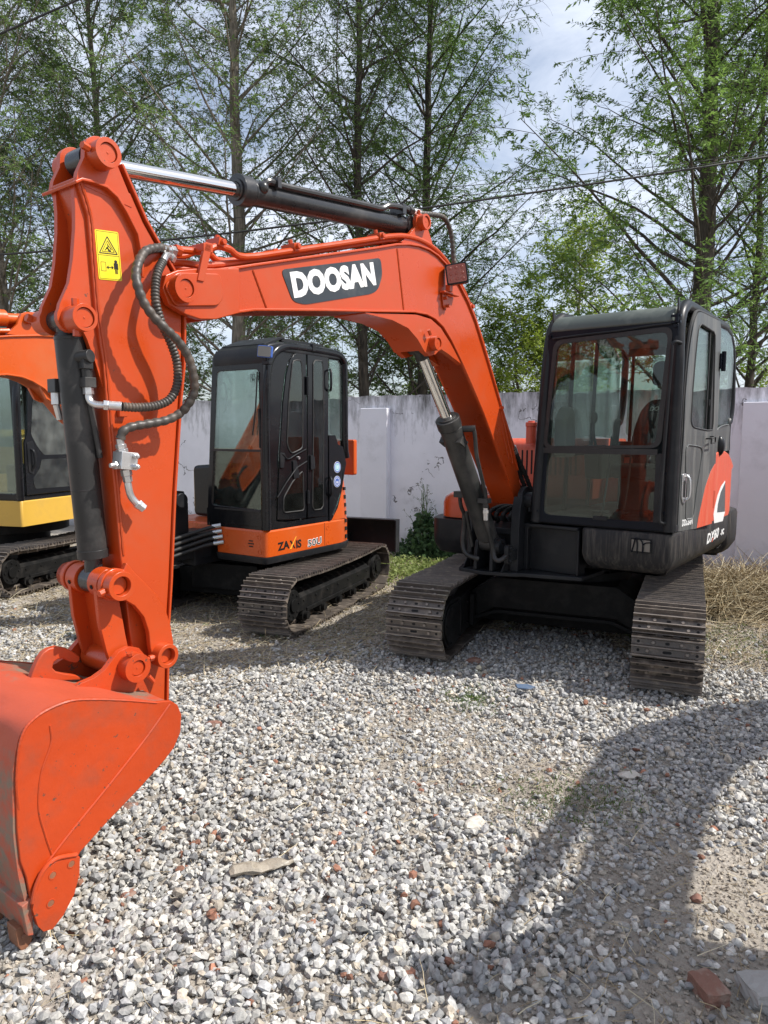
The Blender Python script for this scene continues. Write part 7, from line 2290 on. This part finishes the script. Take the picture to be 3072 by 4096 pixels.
# tall flowering weed by the wall
def weed(name, label, x, y, h, nst, seed, spread=.16):
    r = np.random.default_rng(seed)
    root = empty(name, (x, y, 0)); tag(root, label, 'plant')
    az = r.uniform(0, 2 * np.pi, nst); d = np.stack([np.cos(az) * spread, np.sin(az) * spread, np.ones(nst)], 1)
    P = curve_from(np.zeros((nst, 3)) + r.normal(scale=.03, size=(nst, 3)) * [1, 1, 0], d, h * r.uniform(.5, 1, nst), 8, r, up=.2, wob=.06)
    parts = [tubes_np(P, np.full(nst, .008), np.full(nst, .003), 5)]
    ks = np.repeat(np.arange(nst), 9); t = r.uniform(.35, .98, len(ks)); b, tg = along(P[ks], t)
    d2 = tg / np.linalg.norm(tg, axis=1, keepdims=True) + r.normal(scale=.7, size=tg.shape); P2 = curve_from(b, d2, h * .14 * r.uniform(.4, 1.2, len(ks)), 4, r, up=.3, wob=.08)
    parts.append(tubes_np(P2, np.full(len(ks), .002), np.full(len(ks), .001), 3))
    v, f = joinm(parts)
    o = np_mesh('stem', v, f, STRAW_MAT, col=np.tile(np.array([[.10, .16, .05]]), (len(v), 1)), smooth=True); o.parent = root
    # leaves low down, seed heads on top
    n_ = 1500
    zz = h * .55 * r.random(n_) ** 1.7; rad = .36 * (1 - zz / (h * .62)) * np.sqrt(r.random(n_)) + .02; a = r.uniform(0, 2 * np.pi, n_)
    b = np.stack([rad * np.cos(a), rad * np.sin(a), zz + .02], 1); d = r.normal(size=(n_, 3)); d[:, 2] -= .1; d /= np.linalg.norm(d, axis=1, keepdims=True)
    w = np.cross(d, r.normal(size=(n_, 3))); w /= np.linalg.norm(w, axis=1, keepdims=True); s = .062 * r.uniform(.5, 1.4, n_)[:, None]
    V_ = np.stack([b, b + d * s * .5 + w * s * .32, b + d * s, b + d * s * .5 - w * s * .32], 1).reshape(-1, 3)
    c = np.array(GD[0]) * 1.5 + (np.array(GD[1]) * 2.0 - np.array(GD[0])) * r.random((n_, 1))
    e = P2[:, -1]; ne = len(e)
    hd_ = e[np.repeat(np.arange(ne), 6)] + r.normal(scale=.008, size=(ne * 6, 3)); dd = r.normal(size=(ne * 6, 3)); dd /= np.linalg.norm(dd, axis=1, keepdims=True); ww = np.cross(dd, r.normal(size=dd.shape)); ww /= np.linalg.norm(ww, axis=1, keepdims=True)
    V2 = np.stack([hd_, hd_ + dd * .007 + ww * .006, hd_ + dd * .014, hd_ + dd * .007 - ww * .006], 1).reshape(-1, 3)
    VV = np.concatenate([V_, V2]); CC = np.concatenate([np.repeat(c, 4, axis=0), np.tile(np.array([[.10, .10, .05]]), (len(V2), 1))])
    o = np_mesh('foliage', VV, np.arange(len(VV)).reshape(-1, 4), LEAF_MAT, col=CC); o.parent = root
weed('tall_weed', 'tall seeding weed with dark leafy base at the wall beside the dozer blade', .50, 8.66, .95, 10, 81)
weed('low_weed', 'low dark leafy weed against the wall, right of the tall seeding weed', 1.02, 8.42, .34, 6, 82, spread=.3)

# ------------------------------------------------------------------ pieces that do not touch become parts of their own
def split_far(o, gap=.035):
    me = o.data
    n = len(me.vertices)
    par = list(range(n))
    def find(a):
        while par[a] != a:
            par[a] = par[par[a]]; a = par[a]
        return a
    for e in me.edges:
        a, b = find(e.vertices[0]), find(e.vertices[1])
        if a != b: par[a] = b
    comp = {}
    for i in range(n): comp.setdefault(find(i), []).append(i)
    boxes = []
    for ids in comp.values():
        c = np.array([me.vertices[i].co[:] for i in ids])
        boxes.append([c.min(0) - gap / 2, c.max(0) + gap / 2, set(ids)])
    merged = True
    while merged:
        merged = False
        for i in range(len(boxes)):
            for j in range(i + 1, len(boxes)):
                if (boxes[i][0] <= boxes[j][1]).all() and (boxes[j][0] <= boxes[i][1]).all():
                    boxes[i] = [np.minimum(boxes[i][0], boxes[j][0]), np.maximum(boxes[i][1], boxes[j][1]), boxes[i][2] | boxes[j][2]]
                    boxes.pop(j); merged = True
                    break
            if merged: break
    if len(boxes) < 2: return
    for k, (_, _, ids) in enumerate(boxes):
        bm = bmesh.new(); bm.from_mesh(me); bm.verts.ensure_lookup_table()
        bmesh.ops.delete(bm, geom=[v for v in bm.verts if v.index not in ids], context='VERTS')
        m2 = me.copy(); m2.clear_geometry(); bm.to_mesh(m2); bm.free()
        c = o.copy(); c.data = m2; scene.collection.objects.link(c)
    D.objects.remove(o)
for o in list(scene.collection.objects):
    if o.type == 'MESH' and o.name.split('.')[0] in ('cylinder_eye', 'link_pin', 'hose_fitting', 'window_seal', 'door_handle', 'cylinder_pipe', 'weld_seam', 'wiper', 'oil_pipe', 'boom_lug', 'lifting_tab', 'control_lever', 'coiled_cord', 'cab_post', 'bolt_fixing', 'stiffener_bead', 'pivot_pin', 'boom_foot_pin', 'window_divider'):
        split_far(o)

# ------------------------------------------------------------------ keep every part no deeper than thing > part > sub-part
def depth(o):
    k = 0
    while o.parent: o = o.parent; k += 1
    return k
bpy.context.view_layer.update()
moved = True
while moved:
    moved = False
    for o in list(scene.collection.objects):
        if depth(o) > 2:
            par = o.parent
            o.matrix_local = par.matrix_basis @ o.matrix_basis
            o.parent = par.parent
            moved = True

# the next machine of the row stands just outside the right edge; its boom throws the arched shadow on the gravel
nx_ = copy_tree(ex)
nx_.location = (1.39 + 3.2, 5.33 - .97, 0)
tag(nx_, 'next orange excavator of the row, just outside the right edge, casting the arched shadow', 'excavator', 'orange excavators of the same type')
